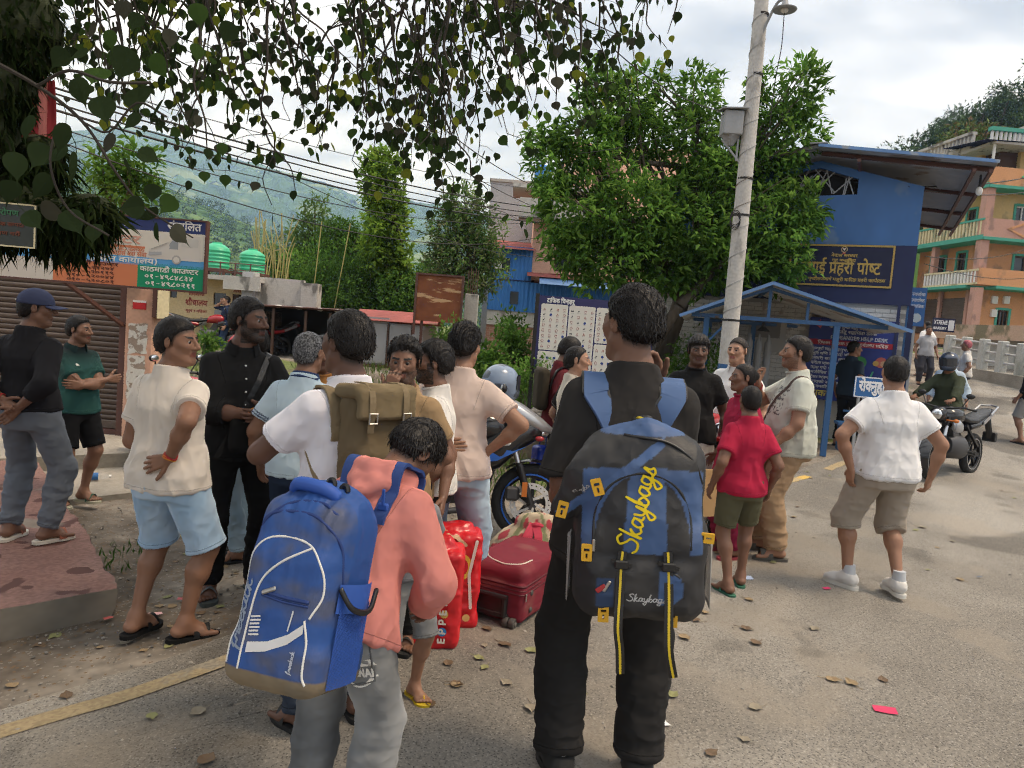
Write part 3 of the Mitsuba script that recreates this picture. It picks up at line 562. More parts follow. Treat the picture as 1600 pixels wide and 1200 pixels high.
put('frame', [box(-3.09, -3.06, ky - .05, ky, zb - .1, zt), box(-2.52, -2.50, ky - .045, ky, zb, zt), box(-3.9, -1.9, ky - .05, ky - .01, zb - .06, zb)] + [box(x_ - .03, x_ + .03, ky + a, ky + a + .06, .2, zb) for x_ in (-3.8, -3.06, -1.98) for a in (0, 1.2)], 'darkwood', KI)
put('latch', box(-3.00, -2.96, ky - .045, ky - .03, 1.0, 1.1), 'steel_brown', KI)
put('roof', [slab_to(corr(2.05, .95, .13, .016), (-3.95 + .0, ky - .12, 1.52), (1, 0, .01), (0, 1, .30)), slab_to(corr(2.05, .9, .13, .016), (-3.95, ky + 1.6, 1.50), (1, 0, .01), (0, -1, .30))], 'tin_red', KI)
RB = thing('rusty_board', 'large rusty blank metal board on posts', 'signboard'); put('panel', box(-2.31, -1.31, 17., 17.04, 1.62, 2.66), 'rust', RB); put('frame', [box(-2.36, -2.31, 16.97, 17.05, 1.3, 2.70), box(-1.31, -1.26, 16.97, 17.05, 1.3, 2.70), box(-2.36, -1.26, 16.97, 17.05, 2.66, 2.70)], 'steel_brown', RB); put('post', box(-2.2, -2.14, 17.05, 17.1, .3, 1.9), 'steel_brown', RB); put('post', box(-1.46, -1.40, 17.05, 17.1, .3, 1.9), 'steel_brown', RB)
CP = thing('concrete_pillar', 'unfinished concrete pillar with bare steel rods on top', 'pillar'); put('shaft', densify(box(-1.23, -.93, 17.2, 17.5, .2, 2.32, .01), .15), 'oldwall', CP)
for k in range(5): put('rod', tube([(-1.18 + .05 * k, 17.3 + .03 * (k % 2), 2.3), (-1.19 + .055 * k, 17.3 + .03 * (k % 2), 2.82 + .1 * rng.random())], .010, 5), 'steel_brown', CP)
CP2 = thing('concrete_pillar', 'broken brick stump beside the rusty board', 'pillar'); put('shaft', densify(box(-1.45, -1.22, 17.6, 17.8, .2, 1.75), .12), 'brick_far', CP2)
def brickish(p, n, uv):
    r = dr.floor(p.z / .075); u = (p.x + p.y) / .23 + .5 * (r - 2 * dr.floor(r / 2)); fu = u - dr.floor(u); fv = p.z / .075 - r
    return mix(mix((.30, .13, .08), (.42, .21, .14), cell_rand(dr.floor(u), r)), (.36, .32, .27), dr.select((fu < .06) | (fv < .14), 1., 0.))
mat('brick_far', pri(rgb(brickish), .95))
# ---------------- blue tin house, peach house, grey tower behind
TH = thing('tin_house', 'bright blue corrugated tin house with a red roof on a brick base', 'house'); y0 = 24.
put('brick_base', box(-.98, 2.6, y0 + .1, y0 + 4, .3, 1.68), 'brick_far', TH); put('base', box(-.98, 2.8, y0 + .04, y0 + 4, 1.68, 2.18), 'pale_plaster', TH)
mat('pale_plaster', pri(plaster((.45, .43, .38), (.54, .51, .45), (.25, .22, .19), .6, .8), .9))
put('wall', [slab_to(corr(2.05, 1.32, .13, .012), (-.98 , y0, 2.15), (0, 0, 1), (1, 0, 0)), slab_to(corr(2.05, 4, .13, .012), (-.98, y0 + 4, 2.15), (0, 0, 1), (0, -1, 0)), box(-.94, .32, y0 + .03, y0 + 4, 2.15, 4.1), slab_to(corr(.95, 4.3, .13, .012), (.34, y0 - .05, 2.15), (0, 0, 1), (1, 0, 0))], 'tin_blue', TH)
put('band', box(-.99, .34, y0 - .03, y0 - .012, 3.12, 3.15), 'tin_dark', TH)
put('roof', slab_to(corr(1.7, 4.6, .14, .018), (.42, y0 - .35, 4.10), (-1, 0, .0), (0, 1, .16)), 'tin_red', TH)
put('window', [box(-.86, -.36, y0 - .03, y0 - .014, 3.42, 3.82)], 'glass_dark', TH); put('shutter', box(-.86, -.62, y0 - .05, y0 - .031, 3.45, 3.80), 'white_paint', TH); put('window', box(-.28, -.02, y0 - .03, y0 - .014, 2.38, 2.78), 'glass_dark', TH)
put('awning', slab_to(corr(3.6, .9, .14, .016), (4.2, y0 - .95, 3.05), (-1, 0, 0), (0, 1, .30)), 'roof_blue', TH)
PH = thing('peach_house', 'peach plastered house with a weathered balcony behind the big tree', 'house')
hw = sbox(.3, 3.2, 6.2, 5.95).difference(shapely.union_all([sbox(1.05, 3.52, 1.95, 4.75), sbox(3.0, 3.5, 3.9, 4.7)]))
put('wall', [xf(prism(hw, .25, -.25), *WALLF(0, y0 + .05, 0)), box(.3, 6.2, y0 + .31, y0 + 5, 3.2, 5.95), box(1.3, 6.2, y0 + 1.2, y0 + 5, 5.95, 7.9), box(.45, 6.2, y0 + .3, y0 + 5, .3, 3.2)], 'pinkwall', PH)
for k, (u0, u1, v0, v1) in enumerate([(1.05, 1.95, 3.52, 4.75), (3.0, 3.9, 3.5, 4.7)]):
    wk = put('window', [rect(u0, u1, v0, v0 + .06, 0, 0) if False else box(u0, u1, y0 + .10, y0 + .16, v0, v0 + .07), box(u0, u1, y0 + .10, y0 + .16, v1 - .07, v1), box(u0, u0 + .07, y0 + .10, y0 + .16, v0, v1), box(u1 - .07, u1, y0 + .10, y0 + .16, v0, v1), box((u0 + u1) / 2 - .03, (u0 + u1) / 2 + .03, y0 + .10, y0 + .16, v0, v1)], 'darkwood', PH); put('pane', box(u0, u1, y0 + .17, y0 + .18, v0, v1), 'glass_dark', wk)
    put('sill', box(u0 - .1, u1 + .1, y0 - .06, y0 + .1, v0 - .08, v0), 'pinkwall', PH)
put('ledge', slab_to(corr(5.2, .5, .12, .02), (5.4, y0 - .4, 3.30), (-1, 0, 0), (0, 1, .28)), 'tin_red', PH)
put('balcony', [box(-.2, 3.0, y0 - .85, y0 + .1, 5.02, 5.2), box(-.2, 3.0, y0 - .85, y0 - .70, 5.2, 5.62), box(-.2, -.05, y0 - .85, y0 + .1, 5.2, 5.62)], 'oldwall', PH)
put('upper_slab', [box(-.45, 2.2, y0 - .5, y0 + 1.5, 5.98, 6.1)], 'oldwall', PH); put('flue', tube([(1.35, y0 + .5, 6.1), (1.35, y0 + .5, 7.0)], .09, 10), 'white_paint', PH)
put('window', box(2.2, 3.0, y0 + 1.14, y0 + 1.18, 6.3, 7.3), 'darkwood', PH)
GT = thing('grey_building', 'tall bare grey building behind the peach house', 'building'); put('wall', densify(box(-1.35, 2.2, 28., 33., 0, 6.95), .6), 'greywall', GT); put('parapet', box(-1.4, 2.25, 27.94, 33.05, 6.95, 7.05), 'oldwall', GT); put('rooftop_tank', xf(lathe([(0, 7.05), (.32, 7.05), (.32, 7.75), (.25, 7.85), (0, 7.87)], 18), None, (.55, 29, 0)), 'tin_blue', GT, smooth=40); put('rooftop_tank', xf(lathe([(0, 7.05), (.36, 7.05), (.36, 8.0), (.25, 8.15), (0, 8.17)], 18), None, (1.5, 29, 0)), 'dark', GT, smooth=40)
# ---------------- police post: skewed to the road; u runs from its right front corner to the left
PB = thing('police_post', 'blue metal-clad police post with a skewed shed roof and a gold-lettered sign', 'building'); fp_ = frame_of((6.51, 12.5), (-.9, .43))
# in this frame +w points to the back; flip so that lettering reads along -u
PW = lambda u0, u1, v0, v1, w0, w1, bev=0.: at(fp_, rect(u0, u1, v0, v1, w0, w1, bev))
fw = (np.stack([-fp_[0][:, 0], V(0, 0, 1), -fp_[0][:, 2]], 1), fp_[1])     # x = -u (to the right), y up, z towards the road
assert np.linalg.det(fw[0]) > 0 and np.linalg.det(fp_[0]) != 0
w_in = 1. if fp_[0][1, 2] > 0 else -1.
gab = Polygon([(0, 3.49), (0, 4.46), (-1.63, 4.92), (-4.6, 4.30), (-4.6, 3.49)]); lat = Polygon([(-1.00, 4.34), (-1.00, 4.60), (-1.63, 4.80), (-2.3, 4.66), (-2.3, 4.30)])
put('cladding', xf(prism(gab.difference(lat), .06, -.06), *fw), 'post_wall', PB, label='light blue metal cladding of the gable')
put('signband', xf(prism(sbox(-4.6, 2.50, .0, 3.487), .08, -.06), *fw), 'tin_dark', PB, label='dark navy lower band')
put('vent_backing', xf(prism(lat, .01, -.25), *fw), 'dark', PB); lt = []
for k in range(16):
    a = V(*(rng.uniform(-2.3, -1.0), rng.uniform(4.3, 4.4))); b = a + V(rng.uniform(-.5, .5), rng.uniform(.25, .45)); g = LineString([a, b]).buffer(.010).intersection(lat)
    if not g.is_empty: lt.append(xf(prism(g, .012, -.03 - .001 * k), *fw))
put('vent_lattice', lt, 'tin_grey', PB, label='crossed wires over the gable vent')
put('back_wall', [xf(prism(gab, .1, -5.6), *fw)], 'post_wall', PB); put('side_wall', [PW(.0, .08, .15, 4.46, w_in * .1, w_in * 5.5), PW(4.5, 4.6, .15, 4.3, w_in * .1, w_in * 5.5)], 'post_wall', PB)
BWk = put('brick_wall', PW(.05, 4.6, .1, 2.5, w_in * .05, w_in * .25), 'mortar', PB, label='whitewashed brick wall under the navy band')
mat('mortar', pri((.36, .35, .33), .95)); mat('brick_white', bumped(pri(plaster((.52, .51, .49), (.62, .61, .58), (.30, .24, .20), .60, 4.), .9), lambda p, n, uv: .004 * fbm(p.x * 40, p.y * 40, p.z * 40, 3)))
vis = []
for r_ in range(30):
    for c_ in range(20):
        u = .06 + (c_ + .5 * (r_ % 2)) * .232; v = .22 + r_ * .0765
        if v > 2.42 or u > 4.3: continue
        if .16 < u < 1.50 and v < 2.18: continue
        if v < 1.0: continue
        vis.append((u, v))
bd = [mikit.ply(xf(box(0, .222, 0, .066, 0, .02, .004), np.stack([fp_[0][:, 0], V(0, 0, 1), -w_in * fp_[0][:, 2]], 1) if False else np.stack([fp_[0][:, 0], V(0, 0, 1), np.cross(fp_[0][:, 0], V(0, 0, 1))], 1), fp_[1]), 'brick_white')]
toward = -w_in * fp_[0][:, 2]
for u, v in vis[:290]:
    o = fp_[0][:, 0] * u + V(0, 0, v) + toward * (-.060 + rng.uniform(0, .004)) * 1.; put('brick', {**bd[0], 'to_world': T().translate((o + (toward * .0 if np.cross(fp_[0][:, 0], V(0, 0, 1)) @ toward > 0 else toward * .02)).tolist())}, None, BWk, raw=True)
# its sign
fsg = lambda: fw
sg = put('sign', [xf(prism(sbox(-1.95, 2.79, -.34, 3.46), .03, .02), *fw)], 'sign_navy', PB, label='navy sign with a gold border and gold lettering'); mat('sign_navy', pri((.016, .018, .045), .5, specular=.3)); mat('gold', pri((.42, .27, .07), .5, specular=.4))
put('border', xf(prism(sbox(-1.97, 2.77, -.32, 3.48).difference(sbox(-1.94, 2.80, -.35, 3.45)), .04, .02), *fw), 'gold', sg)
GD = (.45, .30, .08); fsg = (fw[0], fw[1] - w_in * fp_[0][:, 2] * .05)
printed('lettering', words_([('अस्थाई प्रहरी पोष्ट', .20, -1.92, 2.99, 1.42, GD), ('नेपाल सरकार', .055, -1.30, 3.27, .42, GD), ('गृह मन्त्रालय', .05, -1.28, 3.19, .38, GD), ('वडा नं १ पृथ्वीराजमार्ग गजुरी धादिङ प्रहरी कार्यालय', .055, -1.90, 2.86, 1.48, GD)], fsg, 2), sg)
em = [(Point(-1.10, 3.40).buffer(.052).difference(Point(-1.10, 3.40).buffer(.040)), (.55, .40, .2)), (Polygon([(-1.13, 3.42), (-1.115, 3.39), (-1.10, 3.405), (-1.085, 3.39), (-1.07, 3.42), (-1.10, 3.375)]), (.6, .5, .4)), (Polygon([(-1.13, 3.345), (-1.07, 3.345), (-1.08, 3.325), (-1.12, 3.325)]), (.45, .08, .06))]
printed('emblem', [(on_wall(g, fsg, .0035, .0015), c) for g, c in em], sg)
# passenger help board
HB = thing('information_board', 'blue passenger help desk notice board with white text on the brick wall', 'notice board'); fhb = (fw[0], fw[1] - w_in * fp_[0][:, 2] * -.0)
put('board', xf(prism(sbox(-1.52, .80, -.13, 2.22), .05, .03), *fhb), 'board_blue', HB); mat('board_blue', pri((.018, .035, .20), .35, specular=.4))
fh2 = (fw[0], fw[1] + toward * .081); W8 = (.62, .63, .68); rows = [('नेपाल सरकार यातायात व्यवस्था', .045, -1.2, 2.13, .85, W8), ('के गर्दा हुन्छ यात्रु सहायता कक्ष', .05, -1.2, 2.05, .86, W8), ('यात्रु सहायता डेस्क', .055, -1.05, 1.965, .6, W8), ('PASSANGER HELP DESK', .060, -1.16, 1.865, .88, W8)]
for k in range(9): rows.append((['सम्पूर्ण यात्रु महानुभाव', 'कुनै पनि समस्या परेमा', 'सवारी साधन तथा अन्य', 'महिला बालबालिका वृद्ध', 'यात्रा गर्दा ध्यान दिनुहोस', 'अपरिचित व्यक्तिले दिएको', 'टिकट काउन्टर मात्र टिकट', 'हराएको सामान सूचना', 'आपतकालिन सम्पर्क नम्बर'][k], .048, -1.44, 1.66 - .082 * k, .62 + .06 * (k % 3), W8))
rows += [('सम्पर्क १०० ९८४११', .05, -.62, .95, .42, W8), ('प्रहरी नियन्त्रण', .045, -.62, .87, .42, W8), ('रोधकर', .11, -1.48, .86, .40, (.55, .45, .10))]
printed('lettering', [(xf(prism(sbox(-1.50, 1.75, -.15, 1.845), .001), *fh2), (.36, .03, .05))] + words_([('जिल्ला ट्राफिक प्रहरी कार्यालय धादिङ', .055, -1.36, 1.765, 1.1, (.7, .68, .66))], (fh2[0], fh2[1] + toward * .001), 1) + words_(rows, fh2, 2), HB)
pic = [(Point(-.66, 1.50).buffer(.10), (.05, .22, .08)), (Point(-.66, 1.47).buffer(.05), (.35, .06, .05)), (Point(-.34, 1.52).buffer(.09), (.45, .12, .10)), (Point(-.30, 1.50).buffer(.05), (.50, .32, .2)), (Point(-.42, 1.50).buffer(.045), (.5, .33, .1)), (Polygon([(-1.46, 2.12), (-1.34, 2.19), (-1.38, 2.10), (-1.28, 2.16), (-1.34, 2.03)]), (.5, .08, .08))]
for a_ in np.linspace(0, math.pi * 2, 7)[:-1]: pic.append((LineString([(-.50, 1.20), (-.50 + .22 * math.cos(a_ + .3), 1.20 + .15 * math.sin(a_ + .3))]).buffer(.014), (.08, .38, .25)))
printed('pictures', [(on_wall(g, fh2, .0035 + .0004 * i, .001), c) for i, (g, c) in enumerate(pic)], HB)
NB_ = thing('notice_sheet', 'faded notice sheets with small print on the brick wall behind the shelter', 'notice'); printed('sheet', [(xf(prism(sbox(-2.55, 1.55, -1.90, 2.20), .01, .02), *fw), (.40, .39, .37)), (xf(prism(sbox(-2.45, 1.80, -2.0, 2.10), .012, .02), *fw), (.20, .19, .18)), (xf(prism(sbox(-3.3, 1.45, -2.7, 2.15), .01, .02), *fw), (.46, .45, .43))] + words_([('सूचना सूचना सूचना', .05, -3.25, 1.95 - .09 * k, .5, (.12, .12, .13)) for k in range(5)], (fw[0], fw[1] + toward * .03), 1), NB_)
# roof: two corrugated slopes with rafters, overhanging at the right
RF = lambda u, v, w: fp_[1] + fp_[0][:, 0] * u + V(0, 0, v) + w_in * fp_[0][:, 2] * w
rdir = RF(-.92, 4.67, 0) - RF(1.63, 5.0, 0); ldir = RF(4.9, 4.35, 0) - RF(1.63, 5.0, 0); back = w_in * fp_[0][:, 2]
rk = put('roof', [slab_to(corr(np.linalg.norm(rdir), 6.9, .16, .018, .005), RF(1.63, 5.0, -.75), rdir, back), slab_to(corr(np.linalg.norm(ldir), 6.9, .16, .018, .005), RF(1.63, 5.0, 6.15), ldir, -back)], 'tin_grey', PB, label='grey corrugated roof with a wide overhang')
put('ridge_cap', [beam(RF(1.63, 5.03, -.78), RF(1.63, 5.03, 6.1), .28, .02)], 'tin_grey', rk)
for w in (-.4, 1.6, 3.6, 5.6): put('rafter', [beam(RF(1.6, 4.945, w), RF(-.90, 4.62, w), .05, .06)], 'steel_brown', rk)
for u, v in ((-.84, 4.59), (-.62, 4.61), (1.0, 4.80)): put('purlin', [beam(RF(u, v - .05, -.7), RF(u, v - .05, 6.0), .05, .05)], 'steel_brown', rk)
put('fascia', [beam(RF(1.63, 5.0, -.765), RF(-.93, 4.67, -.765), .012, .05)], 'roof_blue', rk)
put('corner_post', [PW(-.06, .02, .1, 2.5, -w_in * .09, -w_in * .02), PW(.14, .19, .1, 2.5, -w_in * .10, -w_in * .05)], 'tin_dark', PB)
lk = thing('wall_lamp', 'small white bulb lamp hanging under the police post eave', 'lamp'); o = RF(-.75, 4.32, -.3); put('bulb', ball(o, (.05, .05, .07)), 'white_paint', lk, smooth=True); put('holder', tube([o + V(0, 0, .06), o + V(0, 0, .25)], .018, 6), 'dark', lk)
# ---------------- blue passenger shelter in front of it
SH = thing('waiting_shelter', 'small shelter with blue steel posts and a blue-edged tin roof', 'shelter')
ys, xl, xr, xm = 10.9, 2.40, 5.55, 3.66; zl, zr, zm = 2.02, 2.02, 2.58; dp = 2.9
for a, b in (((xm, ys, zm), (xl, ys, zl)), ((xm, ys + dp, zm), (xr, ys + dp, zr))):
    pass
put('roof_underside', [slab_to(corr(math.hypot(xm - xl, zm - zl), dp, .10, .010), (xm, ys + dp, zm - .012), (xl - xm, 0, zl - zm), (0, -1, 0)), slab_to(corr(math.hypot(xr - xm, zr - zm), dp, .10, .010), (xm, ys, zm - .012), (xr - xm, 0, zr - zm), (0, 1, 0))], 'tin_pale', SH); mat('tin_pale', pri(tin((.52, .51, .50), (.34, .28, .24), .62, 3), .6))
rk = put('roof', slab_to(corr(math.hypot(xm - xl, zm - zl), dp, .10, .010), (xm, ys + dp, zm), (xl - xm, 0, zl - zm), (0, -1, 0)), 'tin_pale', SH, label='weathered grey slope of the roof')
rk = put('roof', [slab_to(corr(math.hypot(xr - xm, zr - zm), dp, .10, .010), (xm, ys, zm), (xr - xm, 0, zr - zm), (0, 1, 0))], 'roof_shelter', SH, label='tin roof, blue above and grey below')
mat('roof_shelter', pri(tin((.14, .30, .60), (.30, .32, .34), .62, 3), .5, specular=.5))
put('edge_trim', [beam((xm, ys - .01, zm - .02), (xr + .02, ys - .01, zr - .02), .02, .045), beam((xm, ys - .01, zm - .02), (xl - .02, ys - .01, zl - .02), .02, .045)], 'roof_blue', rk)
for (px_, py_) in ((2.78, ys + .25), (4.62, ys + .25), (4.95, ys + dp - .3), (2.85, ys + dp - .3), (3.62, ys + dp - .2)): put('post', box(px_ - .04, px_ + .04, py_ - .04, py_ + .04, .1, 2.02 + .0 * px_), 'blue_post', SH)
put('truss', [beam((2.55, ys + .25, 2.04), (5.3, ys + .25, 2.04), .05, .06), beam((2.6, ys + .25, 2.07), (xm, ys + .25, 2.50), .045), beam((xm, ys + .25, 2.50), (5.25, ys + .25, 2.08), .045), beam((xm, ys + .25, 2.06), (xm, ys + .25, 2.52), .045), beam((3.1, ys + .25, 2.06), (3.1, ys + .25, 2.26), .04), beam((4.2, ys + .25, 2.06), (4.2, ys + .25, 2.32), .04), beam((2.55, ys + dp - .25, 2.04), (5.3, ys + dp - .25, 2.04), .05, .06), beam((2.78, ys + .25, 1.6), (3.15, ys + .25, 2.03), .035), beam((xm, ys + .25, 2.53), (xm, ys + dp - .2, 2.53), .05)], 'blue_post', SH)
put('bench', [box(4.9, 6.1, ys + .9, ys + 1.3, .52, .56), box(4.95, 5.0, ys + .95, ys + 1.25, .12, .52), box(6.0, 6.05, ys + .95, ys + 1.25, .12, .52), beam((4.95, ys + .92, .75), (6.1, ys + .92, .75), .03)], 'blue_post', SH)
for k_ in [k for k in scene if k.startswith(SH + '__')]: scene[k_]['to_world'] = T().translate([xm, ys, 0]).rotate([0, 0, 1], -14).translate([-xm, -ys, 0])
tagged('hanging_bell_lamp', lathe([(.0, 2.03), (.02, 2.0), (.035, 1.93), (.10, 1.87), (.09, 1.87), (0, 1.92)], 14).apply_translation([3.75, ys + .5, 0]), 'dark', 'dark bell-shaped lamp hanging under the shelter roof', 'lamp')
dr_ = thing('plastic_drum', 'dark blue plastic drum with a pink tub under the shelter', 'drum'); put('drum', xf(lathe([(0, .1), (.26, .1), (.28, .5), (.27, .95), (.2, 1.0), (0, 1.0)], 20), None, (3.05, ys + 1.9, .15)), 'tin_dark', dr_, smooth=40); put('tub', xf(lathe([(0, 0), (.2, 0), (.24, .2), (.22, .2), (.18, .03), (0, .03)], 20), None, (3.05, ys + 1.3, .82)), 'pink_plastic', dr_, smooth=40); mat('pink_plastic', pri((.45, .04, .16), .4))
gc = thing('gas_cylinders', 'row of grey upright cylinders by the shelter wall', 'cylinder')
for k in range(3): put('cylinder', xf(lathe([(0, 0), (.06, 0), (.06, .95), (.03, 1.02), (.015, 1.1), (0, 1.1)], 12), None, (4.0 + .16 * k, ys + 1.9, .75)), 'tin_grey', gc, smooth=40)
BR = thing('stop_sign_barrier', 'blue barrier sign with white Nepali lettering on thin legs', 'sign'); o = V(*(4.63, 9.60, 1.21)); fb = (rotz(-.15) @ np.array([[1., 0, 0], [0, 0, -1], [0, 1, 0]]), o)
put('panel', xf(prism(sbox(-.22, -.13, .30, .14), .02), *fb), 'board_blue2', BR); mat('board_blue2', pri((.03, .12, .32), .45)); printed('lettering', [(on_wall(sbox(-.22, -.13, .30, .14).difference(sbox(-.205, -.115, .285, .125)), fb, .021, .002), W8)] + words_([('रोक्नुहोस्', .13, -.17, -.04, .42, (.75, .75, .76))], (fb[0], fb[1] + fb[0][:, 2] * .02), 4), BR); put('leg', [beam(o + V(-.15, .02, -.1), o + V(-.15, .02, -o[2] + .1), .03)], 'tin_grey', BR); put('leg', [beam(o + V(.25, .02, -.1), o + V(.25, .02, -o[2] + .1), .03)], 'tin_grey', BR)
# ---------------- colourful corner building, street wall and bridge railing at the right
HO = thing('corner_house', 'four-storey yellow and orange house with patterned balconies on the corner', 'building'); C0 = V(24.5, 40, 0)
dl, dr2 = unit(V(-.5, 5, 0)), unit(V(1, .05, 0)); nl, nr_ = unit(V(-5, -.5, 0)), unit(V(.05, -1, 0))
FL = (np.stack([-dl, V(0, 0, 1), nl], 1), C0); FR_ = (np.stack([dr2, V(0, 0, 1), nr_], 1), C0)   # x to the right in the picture
def hrect(fr, u0, u1, v0, v1, w0, w1): return at(fr, rect(u0, u1, v0, v1, w0, w1))
LV = [(2.6, 5.6, 'orange_wall'), (5.75, 8.05, 'orange_wall'), (8.2, 10.7, 'yellow_wall'), (10.85, 12.9, 'yellow_wall')]
def hfacade(fr, u0, u1, v0, v1, holes, m, nm):
    g = sbox(u0, v0, u1, v1).difference(shapely.union_all([sbox(*h) for h in holes])) if holes else sbox(u0, v0, u1, v1)
    return put(nm, [at(fr, prism(g, .25, -.25))], m, HO)
def hwin(fr, h, trim='teal_trim', bars=2):
    u0, v0, u1, v1 = h; k = put('window', [at(fr, rect(u0 - .12, u0, v0 - .1, v1 + .1, -.1, .05)), at(fr, rect(u1, u1 + .12, v0 - .1, v1 + .1, -.1, .05)), at(fr, rect(u0, u1, v1, v1 + .12, -.1, .05)), at(fr, rect(u0, u1, v0 - .12, v0, -.1, .05))], trim, HO)
    put('pane', at(fr, rect(u0, u1, v0, v1, -.16, -.14)), 'glass_dark', k); put('sash', [at(fr, rect(u0, u1, v0, v0 + .07, -.13, -.07)), at(fr, rect(u0, u1, v1 - .07, v1, -.13, -.07))] + [at(fr, rect(x - .03, x + .03, v0, v1, -.13, -.07)) for x in np.linspace(u0, u1, bars + 2)], 'white_paint' if bars > 2 else 'darkwood', k)
for i, (v0, v1, m) in enumerate(LV):
    hl = {0: [], 1: [(-4.4, 6.2, -3.2, 7.6), (-2.2, 5.8, -1.5, 7.7)], 2: [(-1.8, 8.7, -1.1, 10.0), (-4.4, 8.9, -3.4, 10.1)], 3: [(-3.8, 11.5, -2.3, 12.5)]}[i]
    if i == 3: hfacade(FL, -5.6, -1.3, v0, v1, hl, m, 'wall')
    else: hfacade(FL, -5.6, 0, v0, v1, hl, m, 'wall')
    hr = {0: [(1.0, 3.1, 1.6, 4.6)], 1: [(1.55, 6.05, 3.4, 7.5)], 2: [(1.3, 8.7, 2.9, 10.1)], 3: []}[i]
    hfacade(FR_, 0 if i < 3 else 1.2, 9, v0, v1, hr, 'orange_wall' if i in (0, 1) else 'yellow_wall', 'wall')
    for h in hl: hwin(FL, h)
    for h in hr: hwin(FR_, h, 'teal_trim', 3 if i == 2 else 2)
    put('slab', [at(FL, rect(-5.8, 1.0 if i else .2, v1, v1 + .15, -6, 1.1 if i < 3 else .9)), at(FR_, rect(-1.0 if i else 0, 9, v1, v1 + .149, -6, 1.1))], 'teal_trim' if i < 3 else 'oldwall', HO)
put('core', [at(FR_, rect(.3, 9, 2.6, 12.9, -6, -.3)), at(FL, rect(-5.5, -.3, 2.6, 12.9, -3, -.3))], 'darkwood', HO)
def balcony(fr, u0, u1, v0, w, n, m, nm, hgt=.95):
    k = put('balcony', [at(fr, rect(u0, u1, v0 + hgt - .1, v0 + hgt, w - .08, w + .06)), at(fr, rect(u0, u1, v0, v0 + .10, w - .08, w + .06))], 'teal_trim' if nm == 'green' else 'rail_cream', HO)
    for x in np.linspace(u0 + .05, u1 - .05, n): put('baluster', at(fr, rect(x - .06, x + .06, v0 + .1, v0 + hgt - .1, w - .05, w + .03)), m, k)
    return k
balcony(FL, -5.6, 1.0, 8.2, 1.0, 26, 'rail_cream', 'green'); balcony(FL, -3.4, 1.0, 5.75, 1.0, 18, 'white_paint', 'white', .8); balcony(FL, -2.2, 1.0, 10.85, 1.0, 14, 'rail_cream', 'green', .85)
k = put('balcony_panel', [at(FR_, rect(-1, 9, 8.2, 9.15, .96, 1.06))], 'pink_trim', HO); put('diamond', [at(FR_, prism(Polygon([(.2 + 2.2 * j, 8.67), (1.2 + 2.2 * j, 9.1), (2.2 + 2.2 * j, 8.67), (1.2 + 2.2 * j, 8.25)]).difference(Polygon([(.45 + 2.2 * j, 8.67), (1.2 + 2.2 * j, 8.98), (1.95 + 2.2 * j, 8.67), (1.2 + 2.2 * j, 8.36)])), .04, 1.06)) for j in range(3)], 'orange_wall', k)
k = put('balcony_panel', [at(FR_, rect(-1, 9, 5.75, 6.6, .96, 1.06))], 'orange_wall', HO); k = put('balcony_panel', [at(FR_, rect(-1, 9, 10.85, 11.75, .96, 1.06))], 'orange_wall', HO); put('diamond', [at(FR_, prism(Polygon([(.6, 11.35), (1.5, 11.7), (2.5, 11.4), (1.4, 10.95)]), .04, 1.06))], 'tank_green', k)
for zz in ((5.75, 8.05), (8.2, 10.7), (2.6, 5.6)): put('column', [at(FR_, rect(-.98, -.55, zz[0], zz[1], .5, .95))], 'pink_trim', HO)
for u in (-3.2, -5.4): put('column', [at(FL, rect(u, u + .3, 5.75, 8.05, .6, .9))], 'pink_trim', HO)
put('terrace_roof', slab_to(corr(9, 3.6, .2, .02), tuple(C0 + FR_[0] @ V(-1.6, 13.0, 1.2)), tuple(dr2 + V(0, 0, .02)), tuple(-nr_ + V(0, 0, .10))), 'tin_dark', HO)
for u in (-.9, 3.0): put('terrace_post', [at(FR_, rect(u, u + .1, 11.7, 13.0, .8, .9))], 'white_paint', HO)
put('parapet', [at(FL, rect(-5.8, -1.0, 13.05, 13.25, .6, .95)), at(FL, rect(-5.8, -1.0, 13.85, 14.0, .6, .95)), at(FL, rect(-5.8, -1.0, 13.25, 13.85, -.5, -.4))], 'oldwall', HO)
for x in np.linspace(-5.7, -1.1, 16): put('baluster', at(FL, rect(x, x + .12, 13.25, 13.85, .7, .85)), 'oldwall', HO)
put('parapet_front', [at(FR_, rect(-.8, 4.5, 13.75, 13.95, .1, .4))] , 'teal_trim', HO)
for x in np.linspace(-.7, 4.4, 22): put('baluster', at(FR_, rect(x, x + .10, 13.1, 13.75, .18, .3)), 'white_paint', HO)
put('rooftop_room', at(FR_, rect(4.2, 9, 13.0, 15.6, -5, -.6)), 'oldwall', HO)
for (u0, u1) in ((-5.2, -3.2), (-2.9, -.9)): put('shop_shutter', [at(FL, rect(u0, u1, 3.2, 5.2, .02, .06))] + [at(FL, rect(u0, u1, 3.25 + j * .16, 3.33 + j * .16, .06, .085)) for j in range(12)], 'shutter_metal', HO)
for u in (-3.05, -.8): put('pillar', at(FL, rect(u - .1, u + .1, 2.6, 5.6, .05, .22)), 'pink_trim', HO)
for (u, v) in ((.55, 4.9), (.6, 4.2), (1.2, 4.95)): put('meter_box', at(FR_, rect(u, u + .3, v, v + .4, .0, .15)), 'white_paint', HO)
o = C0 + FL[0] @ V(-5.0, 10.3, 1.3)
